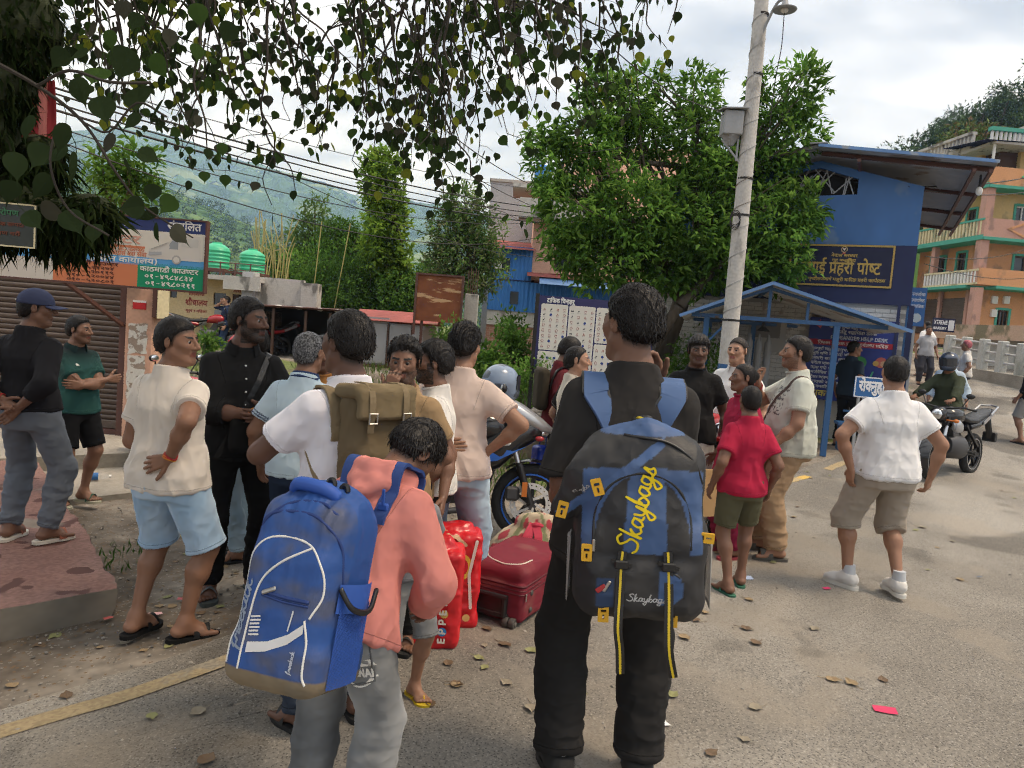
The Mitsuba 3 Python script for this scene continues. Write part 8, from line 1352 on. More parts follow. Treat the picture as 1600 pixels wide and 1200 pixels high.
put('body', FB(bm), 'nylon', BK, smooth=True, color=bc)
put('zip', FB(cat([path_on([(-.142, .25), (-.135, .36), (-.09, .45), (0, .487), (.09, .45), (.135, .36), (.142, .25)], bag, .0055, off=.002), path_on([(-.06, .60), (.06, .585), (.14, .53), (.175, .45)], bag, .005, off=.001), path_on([(-.07, .175), (.0, .182), (.09, .178), (.12, .15), (.125, .10)], bag, .0045, off=.001)])), 'black_plastic', BK, smooth=True)
YL_ = (.68, .52, .015)
art([(affinity.translate(affinity.rotate(script('Skaybags', .066, .11), 80, origin=(0, 0)), -.012, .245), YL_)], bag, FB, BK, 'lettering', .0085)
art([(affinity.translate(affinity.scale(script('Skaybags', .024, .12), 1.15, 1, origin=(0, 0)), -.035, .085), (.38, .38, .38))], bag, FB, BK, 'lettering', .007)
art([(affinity.translate(affinity.rotate(script('Skaybags', .018, .11), 40, origin=(0, 0)), -.20, .395), (.38, .38, .38))], bag, FB, BK, 'lettering', .003)
for k, (x0, pts) in enumerate(((-.055, [(-.055, .24), (-.058, .20), (-.060, .10)]), (.075, [(.075, .245), (.078, .20), (.082, .10)]))):
    c = onto(tm(np.array([(x, z, 0) for x, z in pts]), np.zeros((0, 3), int)), bag, .010).vertices; ends = [c[-1] + V(-.002 + .004 * k, -.012, -.10), c[-1] + V(.006, -.006 - .01 * k, -.17), c[-1] + V(.010 + .012 * k, .0, -.25)]
    cc = curve(np.vstack([c, ends]), 30); s_ = put('strap', FB(strap(cc, .026, .003, (0, -1, 0))), 'black_plastic', BK); put('stripe', FB(strap(cc + [0, -.0026, 0], .007, .002, (0, -1, 0))), 'stripe_yellow', s_); put('stripe', FB(strap(cc + [0, .0026, 0], .007, .002, (0, -1, 0))), 'stripe_yellow', s_)
    put('buckle', FB(cat([obox(c[1] + V(0, -.008, 0), (.040, .012, .028), None, .004), beam(c[1] + V(-.03, -.004, .012), c[1] + V(.03, -.006, -.004), .010)])), 'black_plastic', BK)
mat('stripe_yellow', pri((.60, .44, .02), .6))
for (x, z, rz) in ((-.135, .435, .3), (-.238, .345, -.2), (-.160, .225, .0), (.185, .285, 1.5), (-.105, .035, .0), (.095, .030, 0)):
    p = onto(tm(np.array([[np.clip(x, -.185, .185), z, 0.]]), np.zeros((0, 3), int)), bag, .004).vertices[0]; p[0] = x; p[1] = max(p[1], -.16)
    g = sbox(-.013, -.024, .013, .024).buffer(.003).difference(shapely.union_all([sbox(-.008, .004, .008, .014), sbox(-.003, -.018, .003, -.002)])); put('buckle', FB(xf(prism(g, .010), np.array([[1., 0, 0], [0, 0, -1], [0, 1, 0]]) @ rotz(rz), p + V(0, -.004, 0))), 'buckle_yellow', BK)
put('zip_pull', FB(cat([obox(onto(tm(np.array([[-.140, .262, 0.]]), np.zeros((0, 3), int)), bag, .008).vertices[0] + V(0, 0, -.012), (.009, .004, .040), None, .002), obox(onto(tm(np.array([[-.098, .128, 0.]]), np.zeros((0, 3), int)), bag, .008).vertices[0], (.010, .004, .040), roty(.5), .002)])), 'zip_metal', BK); put('zip_tag', FB(obox(onto(tm(np.array([[-.115, .120, 0.]]), np.zeros((0, 3), int)), bag, .008).vertices[0], (.016, .004, .034), roty(.9), .002)), 'gloss_red', BK)
def net(x0, x1, z0, z1, st):
    out = []
    for a in np.arange(x0 - (z1 - z0), x1, st):
        for sg in (1, -1):
            l = LineString([(a, z0), (a + (z1 - z0), z1)]) if sg > 0 else LineString([(a + (z1 - z0), z0), (a, z1)]); out.append(l.buffer(.0007))
    return shapely.union_all(out).intersection(sbox(x0, z0, x1, z1))
for sx in (-1, 1):
    g = affinity.translate(Polygon([(-.045, -.10), (.02, -.12), (.045, .10), (-.045, .10)]), 0, 0); RS = np.array([[0, 0, sx], [-sx * 0 - 1, 0, 0], [0, 1., 0]]) ; mm = prism(shapely.union_all([net(-.05, .05, -.12, .10, .008).intersection(g), g.boundary.buffer(.003)]), .0015); v = np.asarray(mm.vertices)
    put('mesh_pocket', FB(tm(np.column_stack([sx * (.200 + .02 * np.cos(v[:, 0] * 22) + v[:, 2]), -.03 - v[:, 0], v[:, 1] + .15]), mm.faces)), 'net_grey', BK)
mat('net_grey', pri((.26, .25, .24), .7))
hl_ = FB(tube(curve([(-.03, .02, .60), (-.025, -.01, .64), (.02, -.012, .645), (.03, .02, .60)], 12), .009, 7)); put('handle', hl_, 'black_plastic', BK); put('handle_stripe', FB(strap(curve([(-.03, .01, .615), (-.018, -.022, .648), (.0, -.026, .645)], 10), .007, .003, (0, -1, .3))), 'stripe_yellow', BK)
for x in (-.122, .122):
    st_ = over_shoulder(inf, x, inf['shirt'], 0, 0, 0); lean_in = np.clip(np.arange(len(st_)) / 12., 0, 1); st_[:, 0] = st_[:, 0] * (.34 + .66 * np.minimum(lean_in, 1)); put('shoulder_strap', inf['fin'](strap(st_, .078, .014, inf['RT'] @ V(0, -1, .8))), 'strap_blue', BK, smooth=40); put('strap_edge', inf['fin'](cat([strap(st_ + inf['RT'] @ V(q * .040, .004, -.002), .008, .016, inf['RT'] @ V(0, -1, .8)) for q in (-1, 1)])), 'black_plastic', BK)
mat('strap_blue', bumped(pri((.062, .115, .245), .8), lambda p, n, uv: .0006 * noise(p.x * 400, p.y * 400, p.z * 400)))
# ---------------- big blue school backpack of the boy in pink
inf = PEO['hoodie']; BB = thing('backpack', 'dirty bright blue backpack with white piping and a tan bottom on the boy in pink', 'backpack'); RB2 = rotz(math.radians(-18)) @ rotx(math.radians(-14)) @ roty(math.radians(0)); OB2 = V(-.512, 1.88, .655); F2 = lambda m: xf(m, RB2 * [.80, .95, 1.03], OB2)
b2 = chain([rbx((0, 0, .23), (.165, .125, .235), .075), rbx((0, -.09, .175), (.148, .055, .175), .05), ell((0, .02, .42), (.145, .11, .09)), rbx((.0, .0, .06), (.168, .13, .055), .03)], .03); m = nets(b2, .0055); bv = np.asarray(m.vertices); m = wrinkle(m, .0065, lambda v: (1 - np.abs(2 * meshkit.fbm(v * [26, 12, 5], 3, 5) - 1) * 2.2) * np.clip((v[:, 2] - .22) * 5, .25, 1)); bv = np.asarray(m.vertices)
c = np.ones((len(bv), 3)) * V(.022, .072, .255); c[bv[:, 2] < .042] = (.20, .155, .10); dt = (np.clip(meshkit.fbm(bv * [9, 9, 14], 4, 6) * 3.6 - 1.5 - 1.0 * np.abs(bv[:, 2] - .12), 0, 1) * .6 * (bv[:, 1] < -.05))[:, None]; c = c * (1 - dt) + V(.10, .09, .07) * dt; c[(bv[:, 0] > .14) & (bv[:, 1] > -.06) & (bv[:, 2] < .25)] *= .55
put('body', F2(m), 'nylon', BB, smooth=True, color=c)
put('piping', F2(cat([path_on([(-.150, .045), (-.152, .18), (-.146, .28), (-.10, .345), (-.02, .362), (.07, .350), (.125, .305), (.140, .24), (.118, .185)], b2, .0034, 60, .002), path_on([(-.095, .040), (-.090, .16), (-.075, .245), (-.02, .298), (.08, .348)], b2, .0034, 50, .002), path_on([(.105, .180), (.122, .13), (.128, .06), (.140, .035)], b2, .0034, 30, .002)])), 'white_paint', BB, smooth=True)
put('zip', F2(cat([path_on([(-.06, .228), (.02, .222), (.108, .222)], b2, .005, 30, .001), path_on([(-.06, .219), (.02, .212), (.108, .212)], b2, .0035, 30, .002), path_on([(-.162, .30), (-.12, .40), (-.02, .425), (.08, .415), (.15, .36), (.168, .22)], b2, .0045, 50, .002), path_on([(-.155, .36), (-.06, .44), (.05, .455), (.13, .43)], b2, .004, 40, .002)])), 'dark_blue_trim', BB, smooth=True); mat('dark_blue_trim', pri((.012, .035, .15), .6))
put('zip_pull', F2(obox(onto(tm(np.array([[-.035, .232, 0.]]), np.zeros((0, 3), int)), b2, .007).vertices[0], (.050, .006, .011), roty(-.35), .003)), 'zip_metal', BB)
WT = (.62, .62, .62); it = [(Polygon([(-.078, .105), (-.01, .115), (.06, .142), (.105, .172), (.108, .150), (.06, .118), (-.01, .092), (-.078, .080)]), WT), (LineString([(.055, .150), (.062, .195)]).buffer(.0025), WT)] + [(LineString([(-.078, .122 + .0085 * k), (-.045 - .003 * (k % 2), .127 + .0085 * k)]).buffer(.0022), WT) for k in range(6)]
art(it, b2, F2, BB, 'print', .0025); art([(affinity.translate(affinity.rotate(script('freekick', .050, .12), 86, origin=(0, 0)), -.112, .085), (.25, .30, .38))], b2, F2, BB, 'lettering', .003); art([(affinity.translate(affinity.rotate(script('freekick', .016, .13), 88, origin=(0, 0)), .092, .055), (.45, .48, .55))], b2, F2, BB, 'lettering', .003)
put('carry_handle', F2(tube(curve([(-.10, -.04, .475), (-.06, -.075, .495), (.04, -.075, .49), (.08, -.05, .47)], 16), .018, 8)), 'strap_bright', BB, smooth=True); mat('strap_bright', pri((.025, .085, .36), .6))
mm = prism(shapely.union_all([net(-.09, .09, -.10, .10, .007).intersection(sbox(-.09, -.1, .09, .1))]), .0015); v = np.asarray(mm.vertices); put('mesh_pocket', F2(tm(np.column_stack([.172 + .012 * np.cos(v[:, 0] * 14) + v[:, 2], v[:, 0] * .9, v[:, 1] + .12]), mm.faces)), 'strap_bright', BB); put('pocket_rim', F2(tube(curve([(.170, -.09, .26), (.205, -.06, .215), (.215, .02, .205), (.19, .09, .25)], 20), .008, 6)), 'black_plastic', BB, smooth=True); pf = tm(*(lambda a: (np.array([[.168 + .03 * math.sin(q * math.pi), -.09 + .18 * q, zz] for zz in (.20, .27) for q in a]), np.vstack([[[i, i + 1, i + 13], [i, i + 13, i + 12]] for i in range(11)])))(np.linspace(0, 1, 12))); put('pocket_flap', F2(pf), 'strap_bright', BB, smooth=True)
for x in (-.10, .10):
    st_ = over_shoulder(inf, x, inf['shirt'], 0, 0, 0, off=.012); put('shoulder_strap', inf['fin'](strap(st_, .055, .012, inf['RT'] @ V(0, -1, .8))), 'strap_navy', BB, smooth=40); p = inf['fin'](tm(st_[5:6], np.zeros((0, 3), int))).vertices[0]; put('buckle', cat([obox(p + V(0, -.012, .0), (.034, .014, .022), rotz(-.3), .004), obox(p + V(0, -.018, .03), (.010, .006, .05), rotz(-.3), .002)]), 'strap_bright', BB)
mat('strap_navy', pri((.018, .05, .19), .7)); put('strap_coil', F2(cat([tube([(a * .0 + .02 + .014 * math.cos(a), -.02, .50 + .016 * math.sin(a)) for a in np.linspace(0, 6.2, 14)], .008, 6), tube([(.07 + .014 * math.cos(a), -.015, .49 + .016 * math.sin(a)) for a in np.linspace(0, 6.2, 14)], .008, 6)])), 'black_plastic', BB)
# jeans patch of the boy
inf = PEO['hoodie']; JP = prism(shapely.union_all([fit(text_poly('ORIGINAL', .030, 4), .12, cx=0, y=-.012), fit(text_poly('NYC', .018, 3), .04, cx=0, y=.034), Polygon([(-.06, .03), (-.024, .026), (-.024, .05), (-.05, .056)]), Polygon([(.06, .03), (.024, .026), (.024, .05), (.05, .056)]), Point(0, 0).buffer(.055).difference(Point(0, 0).buffer(.044)).intersection(sbox(-.06, -.06, .06, -.018)), sbox(-.02, .018, .02, .021)]), .001)
pf_ = inf['pants']; c0 = inf['O'] + V(.122, 0, -.17); pp = tm(np.asarray(JP.vertices) * 1.1 + [c0[0], c0[2], 0], JP.faces); put('pocket_print', inf['fin'](onto(pp, (lambda p: pf_[0](p),), .0045, -.45)), 'white_paint', inf['key'])
for (cx, cz, w_, h_) in ((.105, -.14, .075, .085), (-.085, -.14, .075, .085)): 
    gl = LineString([(cx - w_, cz + h_ - .0), (cx - w_, cz - h_ * .7), (cx, cz - h_), (cx + w_, cz - h_ * .7), (cx + w_, cz + h_)]).segmentize(.01); q = onto(tm(np.array([(x + inf['O'][0], z + inf['O'][2], 0) for x, z in gl.coords]), np.zeros((0, 3), int)), (lambda p: pf_[0](p),), .004, -.45).vertices; put('pocket_seam', inf['fin'](tube(q, .0035, 5)), 'denim_seam', inf['key'])
mat('denim_seam', pri((.10, .105, .11), .9))
# ---------------- olive canvas rucksack
inf = PEO['pack']; RK = thing('rucksack', 'worn olive canvas rucksack with leather-like flap buckles on the man in white', 'backpack'); R3 = rotz(math.radians(40)) @ rotx(math.radians(-4)); O3 = V(-.625, 2.84, 0) + rotz(math.radians(42)) @ V(.02, -.135, .90); F3 = lambda m: xf(m, R3 * [.86, 1, 1], O3)
b3 = chain([rbx((0, -.06, .22), (.140, .075, .22), .06), rbx((0, -.11, .14), (.11, .045, .11), .04)], .02); m = nets(b3, .007); m = wrinkle(m, .009, lambda v: 1 - np.abs(2 * meshkit.fbm(v * [8, 8, 6], 3, 9) - 1) * 2.2); bv = np.asarray(m.vertices); c = np.ones((len(bv), 3)) * V(.13, .098, .058) * (.7 + .6 * meshkit.fbm(bv * 8, 4, 3))[:, None]; put('body', F3(m), 'cloth', RK, smooth=True, color=c)
fl3 = chain([rbx((0, -.065, .445), (.150, .092, .028), .025), rbx((0, -.148, .40), (.135, .018, .055), .015)], .02); m = nets(fl3, .007); m = wrinkle(m, .006, lambda v: meshkit.fbm(v * 14, 3, 2) * 2 - 1); bv = np.asarray(m.vertices); put('flap', F3(m), 'cloth', RK, smooth=True, color=np.ones((len(bv), 3)) * V(.17, .13, .075) * (.7 + .6 * meshkit.fbm(bv * 9, 4, 5))[:, None])
for x in (-.08, .08): put('buckle_strap', F3(strap(curve([(x, -.05, .478), (x, -.145, .47), (x, -.172, .41), (x, -.158, .30)], 14), .028, .004, (0, -1, .3))), 'canvas_strap', RK); put('buckle', F3(tube([(x - .018, -.18, .37), (x + .018, -.18, .37), (x + .018, -.178, .335), (x - .018, -.178, .335)], .004, 6, closed=True)), 'zip_metal', RK)
mat('canvas_strap', pri((.20, .15, .085), .85))
for x in (-.105, .105): st_ = over_shoulder(inf, x, inf['shirt'], 0, 0, 0); put('shoulder_strap', inf['fin'](strap(st_, .050, .009, inf['RT'] @ V(0, -1, .8))), 'canvas_strap', RK, smooth=40)
put('lower_strap', F3(strap(curve([(-.15, -.02, .06), (-.20, .04, .12), (-.22, .15, .30)], 10), .026, .004, (0, -1, .2))), 'canvas_strap', RK)
# backpack of the man in maroon
inf = PEO['maroon']; MB_ = thing('backpack', 'dark olive backpack worn by the man in maroon', 'backpack'); m = nets(chain([rbx((0, -.19, 1.20), (.13, .055, .19), .05)], .02), .012); put('body', inf['fin'](m), 'cloth', MB_, smooth=True, color=np.ones((len(m.vertices), 3)) * V(.05, .042, .03)); 
for x in (-.10, .10): put('shoulder_strap', inf['fin'](strap(over_shoulder(inf, x, inf['shirt'], 0, 0, 0), .045, .01, (0, -1, .8))), 'black_plastic', MB_, smooth=40)
# ---------------- the maroon suitcase
SC = thing('suitcase', 'dusty maroon soft suitcase lying on its back with black handle and wheels', 'suitcase'); mat('maroon', bumped(pri(rgb(lambda p, n, uv: mix((.16, .014, .026), (.20, .09, .075), smoothstep(.45, .75, fbm(p.x * 6, p.y * 6, p.z * 9, 4)) * .45)), .7, specular=.3), lambda p, n, uv: .0035 * fbm(p.x * 16, p.y * 16, p.z * 16, 3) + .0004 * noise(p.x * 500, p.y * 500, p.z * 500))); mat('rubber', pri((.06, .055, .05), .6)); mat('cream_pipe', pri((.58, .50, .42), .7))
o = V(*(0.15, 3.91, 0.00)); d1 = unit(V(*(-0.10, 4.03, 0.00)) - o); Rs = np.stack([-d1, np.cross(V(0, 0, 1), -d1), V(0, 0, 1)], 1); Fs = lambda m: xf(m, Rs, o)   # x: along the front to the right, y: to the back; origin = near front corner
W_, L_2, H_ = .39, .64, .29; sb = chain([rbx((-W_ / 2, L_2 / 2, .03 + H_ * .36), (W_ / 2, L_2 / 2, H_ * .36), .03), rbx((-W_ / 2, L_2 / 2 + .01, .03 + H_ * .74), (W_ / 2 - .004, L_2 / 2 - .01, H_ * .27), .045), ell((-W_ / 2, L_2 / 2, .03 + H_ * .86), (W_ * .42, L_2 * .42, .055))], .012); m = nets(sb, .0075); m = wrinkle(m, .006, lambda v: 1 - np.abs(2 * meshkit.fbm(v * [6, 6, 9], 3, 2) - 1) * 2); put('body', Fs(m), 'maroon', SC, smooth=True)
def ring(z, r_, mt, grow_=.004): 
    q = sbox(-W_ + .03, .03, -.03, L_2 - .03).buffer(.03 + grow_, 6); c = np.array(q.exterior.coords)[:-1]; return Fs(tube(np.column_stack([c, c[:, 0] * 0 + z]), r_, 6, closed=True))
put('zip_seam', [ring(.03 + H_ * .70, .006, 0, .001), ring(.03 + H_ * .55, .005, 0, .003), ring(.03 + H_ * .62, .0045, 0, .002)], 'maroon_dark', SC, smooth=True); mat('maroon_dark', pri((.09, .012, .018), .6))
top_f = (lambda p: sb[0](np.column_stack([p[:, 0], p[:, 2], .6 - (p[:, 1] + .6)])), ) 
pts_ = [(-W_ + .05, .20), (-W_ + .13, .09), (-.15, .05), (-.07, .09), (-.05, .20)]; cc = curve(np.array([(x, y, .5) for x, y in pts_]), 40); p = cc.astype(np.float32)
for _ in range(60): p[:, 2] -= np.clip(sb[0](p), -.05, .05) * .8
put('piping', Fs(tube(p + [0, 0, .004], .0045, 6)), 'cream_pipe', SC, smooth=True)
put('handle', Fs(cat([tube([(-.30, -.03, .17), (-.08, -.03, .17)], .013, 8), box(-.295, -.265, -.035, .0, .05, .175, .008), box(-.115, -.085, -.035, .0, .05, .175, .008), box(-.30, -.08, -.02, .005, .045, .075, .006), box(-.29, -.09, -.012, .004, .075, .16)])), 'black_plastic', SC, smooth=30)
for x in (-.315, -.065):
    wk = put('wheel', Fs(cat([xf(lathe([(0, -.016), (.027, -.016), (.030, -.010), (.030, .010), (.027, .016), (0, .016)], 20), roty(math.pi / 2), (x + q, -.012, .030)) for q in (-.019, .019)])), 'rubber', SC, smooth=40); put('hub', Fs(xf(lathe([(0, .0), (.012, .0), (.012, .004), (0, .006)], 12), roty(math.pi / 2), (x + .036, -.012, .030))), 'zip_metal', wk)
for z in (.085, .18): put('foot_stud', Fs(ball((.004, .10, z), (.010, .016, .016), 2)), 'rubber', SC, smooth=True)
put('zip_pull', Fs(cat([obox((.010, .02, .175), (.006, .010, .045), None, .002), obox((-.10, .30, .325), (.040, .010, .006), rotz(.4), .002)])), 'zip_metal', SC)
# ---------------- striped bundle behind it
BU = thing('bundle', 'faded red and beige plaid bundle tied with a red cloth on top behind the suitcase', 'bag'); c0 = V(*(0.22, 4.75, 0.20)); c0[2] = .19; bl = chain([ell(c0, (.24, .19, .19)), ell(c0 + V(.13, .02, .06), (.15, .13, .14)), ell(c0 + V(-.14, .0, -.04), (.15, .14, .14)), cone(c0 + V(0, -.03, .12), c0 + V(.02, -.04, .22), .07, .03), ell(c0 + V(.07, -.03, .2), (.10, .05, .04)), ell(c0 + V(-.05, -.03, .2), (.07, .04, .035))], .06); m = nets(cut(bl, lambda p: .006 - p[:, 2]), .010); m = wrinkle(m, .012, lambda v: 1 - np.abs(2 * meshkit.fbm((v - c0) * [9, 9, 4] + 3, 3, 4) - 1) * 2); v = np.asarray(m.vertices) - c0; a_ = np.arctan2(v[:, 1], v[:, 0]); st = (np.sin(a_ * 9 + v[:, 2] * 6 + 2 * meshkit.noise(v * 6, 3)) + .6 * np.sin(v[:, 2] * 70)) > .55; c = np.where(st[:, None], V(.36, .06, .07), V(.42, .34, .24)); c[(np.sin(a_ * 5 + 1) > .85)] = (.18, .19, .10); put('cloth', m, 'cloth', BU, smooth=True, color=c); put('tie', cat([tube(curve([c0 + V(-.06, -.06, .17), c0 + V(-.0, -.11, .20), c0 + V(.05, -.08, .19), c0 + V(.02, .02, .21), c0 + V(-.06, -.06, .17)], 24), .016, 7), strap(curve([c0 + V(-.01, -.10, .20), c0 + V(-.05, -.17, .13), c0 + V(-.07, -.20, .03)], 12), .06, .006, (0, -1, .4)), strap(curve([c0 + V(.0, -.10, .20), c0 + V(.02, -.18, .14), c0 + V(.01, -.21, .06)], 12), .05, .006, (0, -1, .4))]), 'red_cloth2', BU, smooth=40); mat('red_cloth2', pri((.42, .03, .06), .8))
# ---------------- red sacks
mat('sack', bumped(pri(VC, .28, specular=.5), lambda p, n, uv: .004 * fbm(p.x * 22, p.y * 22, p.z * 14, 4)))
def sack(label, c, w, d, h, yaw, seed, arts):
    t = thing('rice_sack', label, 'sack'); Rk = rotz(yaw); Fk = lambda m: xf(m, Rk, c); g = chain([rbx((0, 0, h * .42), (w / 2, d / 2, h * .42), .028), cone((-.15 * w, 0, h * .75), (.15 * w, 0, h * .82), d * .35, d * .22), cone((-.30 * w, 0, h * .86), (.26 * w, 0, h * .90), .022, .02)], .06); m = nets(g, .0075); m = wrinkle(m, .009, lambda v: 1 - np.abs(2 * meshkit.fbm(v * [13, 13, 9] + seed, 3, seed) - 1) * 2.6); v = np.asarray(m.vertices); cc = np.ones((len(v), 3)) * V(.56, .018, .025); put('body', Fk(m), 'sack', t, smooth=True, color=cc)
    if arts: art(arts, g, Fk, t, 'print', .0095)
    return t
rg = lambda x, z, r0, r1, c: (affinity.scale(Point(x, z).buffer(r0).difference(Point(x, z).buffer(r1)), 1, 1.25), c); WS = (.68, .62, .56)
a1 = [(Polygon([(-.20, .10), (-.20, .36), (-.075, .35), (-.03, .27), (-.06, .20), (-.09, .12)]), (.66, .26, .01)), (affinity.scale(Point(-.10, .185).buffer(.055), 1, 1.2), (.70, .40, .03)), (affinity.scale(Point(-.10, .185).buffer(.035), 1, 1.2), (.03, .22, .09)), (affinity.scale(Point(-.10, .31).buffer(.05), 1, 1), (.72, .50, .03)), (affinity.scale(Point(-.10, .31).buffer(.028), 1, 1), (.60, .2, .02)), (Point(.02, .10).buffer(.022), (.05, .22, .5)), (Point(.025, .19).buffer(.020), (.60, .36, .10))] + [(affinity.translate(affinity.rotate(fit(text_poly(ch, .034, 5), None, cx=0), 90, origin=(0, 0)), .035, .055 + .048 * k), WS) for k, ch in enumerate('EPPEF')]
S0 = V(*(-0.30, 3.57, 0.00)); a1 = [(affinity.translate(g_, .07, 0), c_) for g_, c_ in a1]
sack('bright red glossy sack with orange fruit rings and white letters, nearest the boy in pink', S0 + V(-.045, .12, 0), .34, .22, .58, .05, 2, a1)
S1 = V(*(-0.20, 3.78, 0.00)); a2 = [(affinity.scale(Point(.06, .34).buffer(.05), 1, 1.4), (.66, .40, .06)), (affinity.scale(Point(.06, .34).buffer(.032), 1, 1.4), (.5, .02, .03)), (LineString([(.12, .12), (.10, .3), (.13, .48)]).buffer(.008), WS), (shapely.union_all([Point(.03 + .02 * math.sin(k * 2.1), .10 + .035 * k).buffer(.017 + .008 * (k % 3)) for k in range(9)]), WS), (Point(.10, .065).buffer(.020), (.62, .40, .15)), (affinity.translate(fit(text_poly('RICE', .03, 4), .10, cx=0), 0, .44), WS), (LineString([(-.06, .52), (.02, .50), (.07, .46)]).buffer(.010), (.60, .40, .25))]
sack('second red sack with white and gold marks leaning behind the first', S1 + V(-.06, .18, 0), .32, .20, .60, .12, 5, a2)
# ---------------- blue bag of the woman, envelope, bottle, small litter
SB = thing('shopping_bag', 'bright blue shopping bag hanging from the hand of the woman in cream', 'bag'); c0 = V(*(0.33, 5.90, 0.44)); m = nets(chain([rbx((0, 0, .13), (.12, .055, .13), .02)], .01), .009); m = wrinkle(m, .010, lambda v: 1 - np.abs(2 * meshkit.fbm(v * [8, 8, 5], 3, 3) - 1) * 2); put('body', xf(m, rotz(.5), c0), 'sack', SB, smooth=True, color=np.ones((len(m.vertices), 3)) * V(.010, .035, .30)); put('handle', xf(cat([tube(curve([(-.06, y, .27), (-.03, y * .4, .37), (.03, y * .4, .37), (.06, y, .27)], 12), .006, 6) for y in (-.05, .05)]), rotz(.5), c0), 'dark_blue_trim', SB)
EN = tagged('envelope', xf(prism(sbox(-.06, -.17, .06, .17).buffer(.004), .012), *WALLF(*(1.49, 5.35, 0.54), yaw=.5)), 'kraft', 'brown paper envelope held by the woman in red', 'envelope'); mat('kraft', pri((.42, .27, .13), .85))
BO = thing('plastic_bottle', 'clear crushed plastic bottle with a blue label lying on the path', 'bottle'); scene['clear_plastic'] = {'type': 'thindielectric'}; o = V(*(-3.76, 6.75, -0.08)); Rb = rotz(.35) @ roty(math.pi / 2); put('shell', xf(lathe([(0, 0), (.030, .0), (.033, .02), (.033, .14), (.028, .17), (.013, .19), (.013, .21), (0, .21)], 16), Rb, o + V(-.1, 0, .034)), 'clear_plastic', BO, smooth=40); put('label', xf(lathe([(.0336, .05), (.0336, .12)], 16), Rb, o + V(-.1, 0, .034)), 'board_blue2', BO); put('cap', xf(lathe([(0, .225), (.015, .225), (.015, .205), (0, .205)], 12), Rb, o + V(-.1, 0, .034)), 'white_paint', BO)
def scrap(name, lab, px, py, w, d, c, yaw, z=None, cat_='litter'):
    g = G_(px, py) if z is None else V(px, py, z); gr = sheet(np.linspace(-w / 2, w / 2, 7), np.linspace(-d / 2, d / 2, 7), lambda x, y: .012 + .012 * (meshkit.noise(np.stack([x * 22 + px, y * 22, x * 0], -1).reshape(-1, 3), 3).reshape(x.shape) - .5) * 1.6); mname = 'scrap_' + '_'.join(str(int(q * 99)) for q in c)
    if mname not in scene: scene[mname] = two(pri(c, .6))
    tagged(name, xf(gr, rotz(yaw), g), mname, lab, cat_, smooth=True)
G_ = lambda x, y: V(x, y, float(gz(x, y)) + .006)
for nm, lab, (gx, gy, _), w, d, c, a in (('paper_scrap', 'crumpled bright pink paper lying alone on the road at the lower right', (1.82, 3.30, 0.00), .10, .05, (.55, .03, .10), -.2), ('paper_scrap', 'small white paper scrap beside the tall man\'s trouser leg', (0.74, 3.04, 0.00), .05, .075, (.68, .68, .68), .4), ('card', 'small pale blue card lying behind the boy\'s heel', (1.73, 5.09, 0.00), .10, .05, (.45, .52, .66), .1), ('wrapper', 'tiny pink wrapper on the asphalt left of the walking man', (2.26, 5.00, 0.00), .05, .03, (.55, .02, .10), .3), ('wrapper', 'pink and white wrapper on the gravel behind the beige man\'s feet', (-1.84, 3.94, -0.06), .07, .05, (.60, .35, .36), .5), ('wrapper', 'red sweet wrapper on the gravel near the plinth corner', (-2.07, 3.89, -0.10), .05, .035, (.45, .10, .09), 1.), ('wrapper', 'small red wrapper on the dirt beside the black-shirted man', (-1.79, 4.16, -0.06), .05, .04, (.50, .09, .10), .2), ('paper_scrap', 'white plastic scrap on the gravel behind the suitcase', (-0.13, 5.41, 0.00), .05, .04, (.66, .66, .64), 1.2), ('plastic_bag', 'white and green plastic bag lying on the path edge', (-3.52, 6.92, -0.09), .12, .10, (.55, .58, .45), .4), ('plastic_bag', 'pale grey plastic bag on the red plinth at the left edge', (-3.94, 5.81, 0.03), .16, .12, (.55, .57, .58), .2), ('wrapper', 'small blue wrapper near the rider\'s wheel', (3.65, 5.55, 0.00), .04, .02, (.10, .12, .15), .2)): scrap(nm, lab, gx, gy, w, d, c, a)
# fallen leaves
rl_ = np.random.default_rng(9); lf = []
base = np.array([(0, -.5), (.28, -.36), (.42, -.1), (.36, .15), (.16, .38), (0, .62), (-.16, .38), (-.36, .15), (-.42, -.1), (-.28, -.36)])
for k in range(4):
    vs = np.vstack([[[0, 0, .0]], np.column_stack([base * rl_.uniform(.85, 1.1, base.shape), .05 + .12 * rl_.random(10)])]); f = [[0, 1 + i, 1 + (i + 1) % 10] for i in range(10)]; st = tube([(0, -.45, .1), (.05, -.8, .05), (.1, -1.0, .12)], .02, 4); lf.append(cat([tm(vs, f), st]))
cols = {'dry_tan': (.25, .18, .10), 'dry_brown': (.13, .085, .05), 'dry_green': (.22, .22, .095), 'dry_grey': (.24, .205, .15)}
for k_, c_ in cols.items(): mat(k_, pri(c_, .75))
ld = [mikit.ply(lf[k], m_, smooth=False) for k in range(4) for m_ in cols]
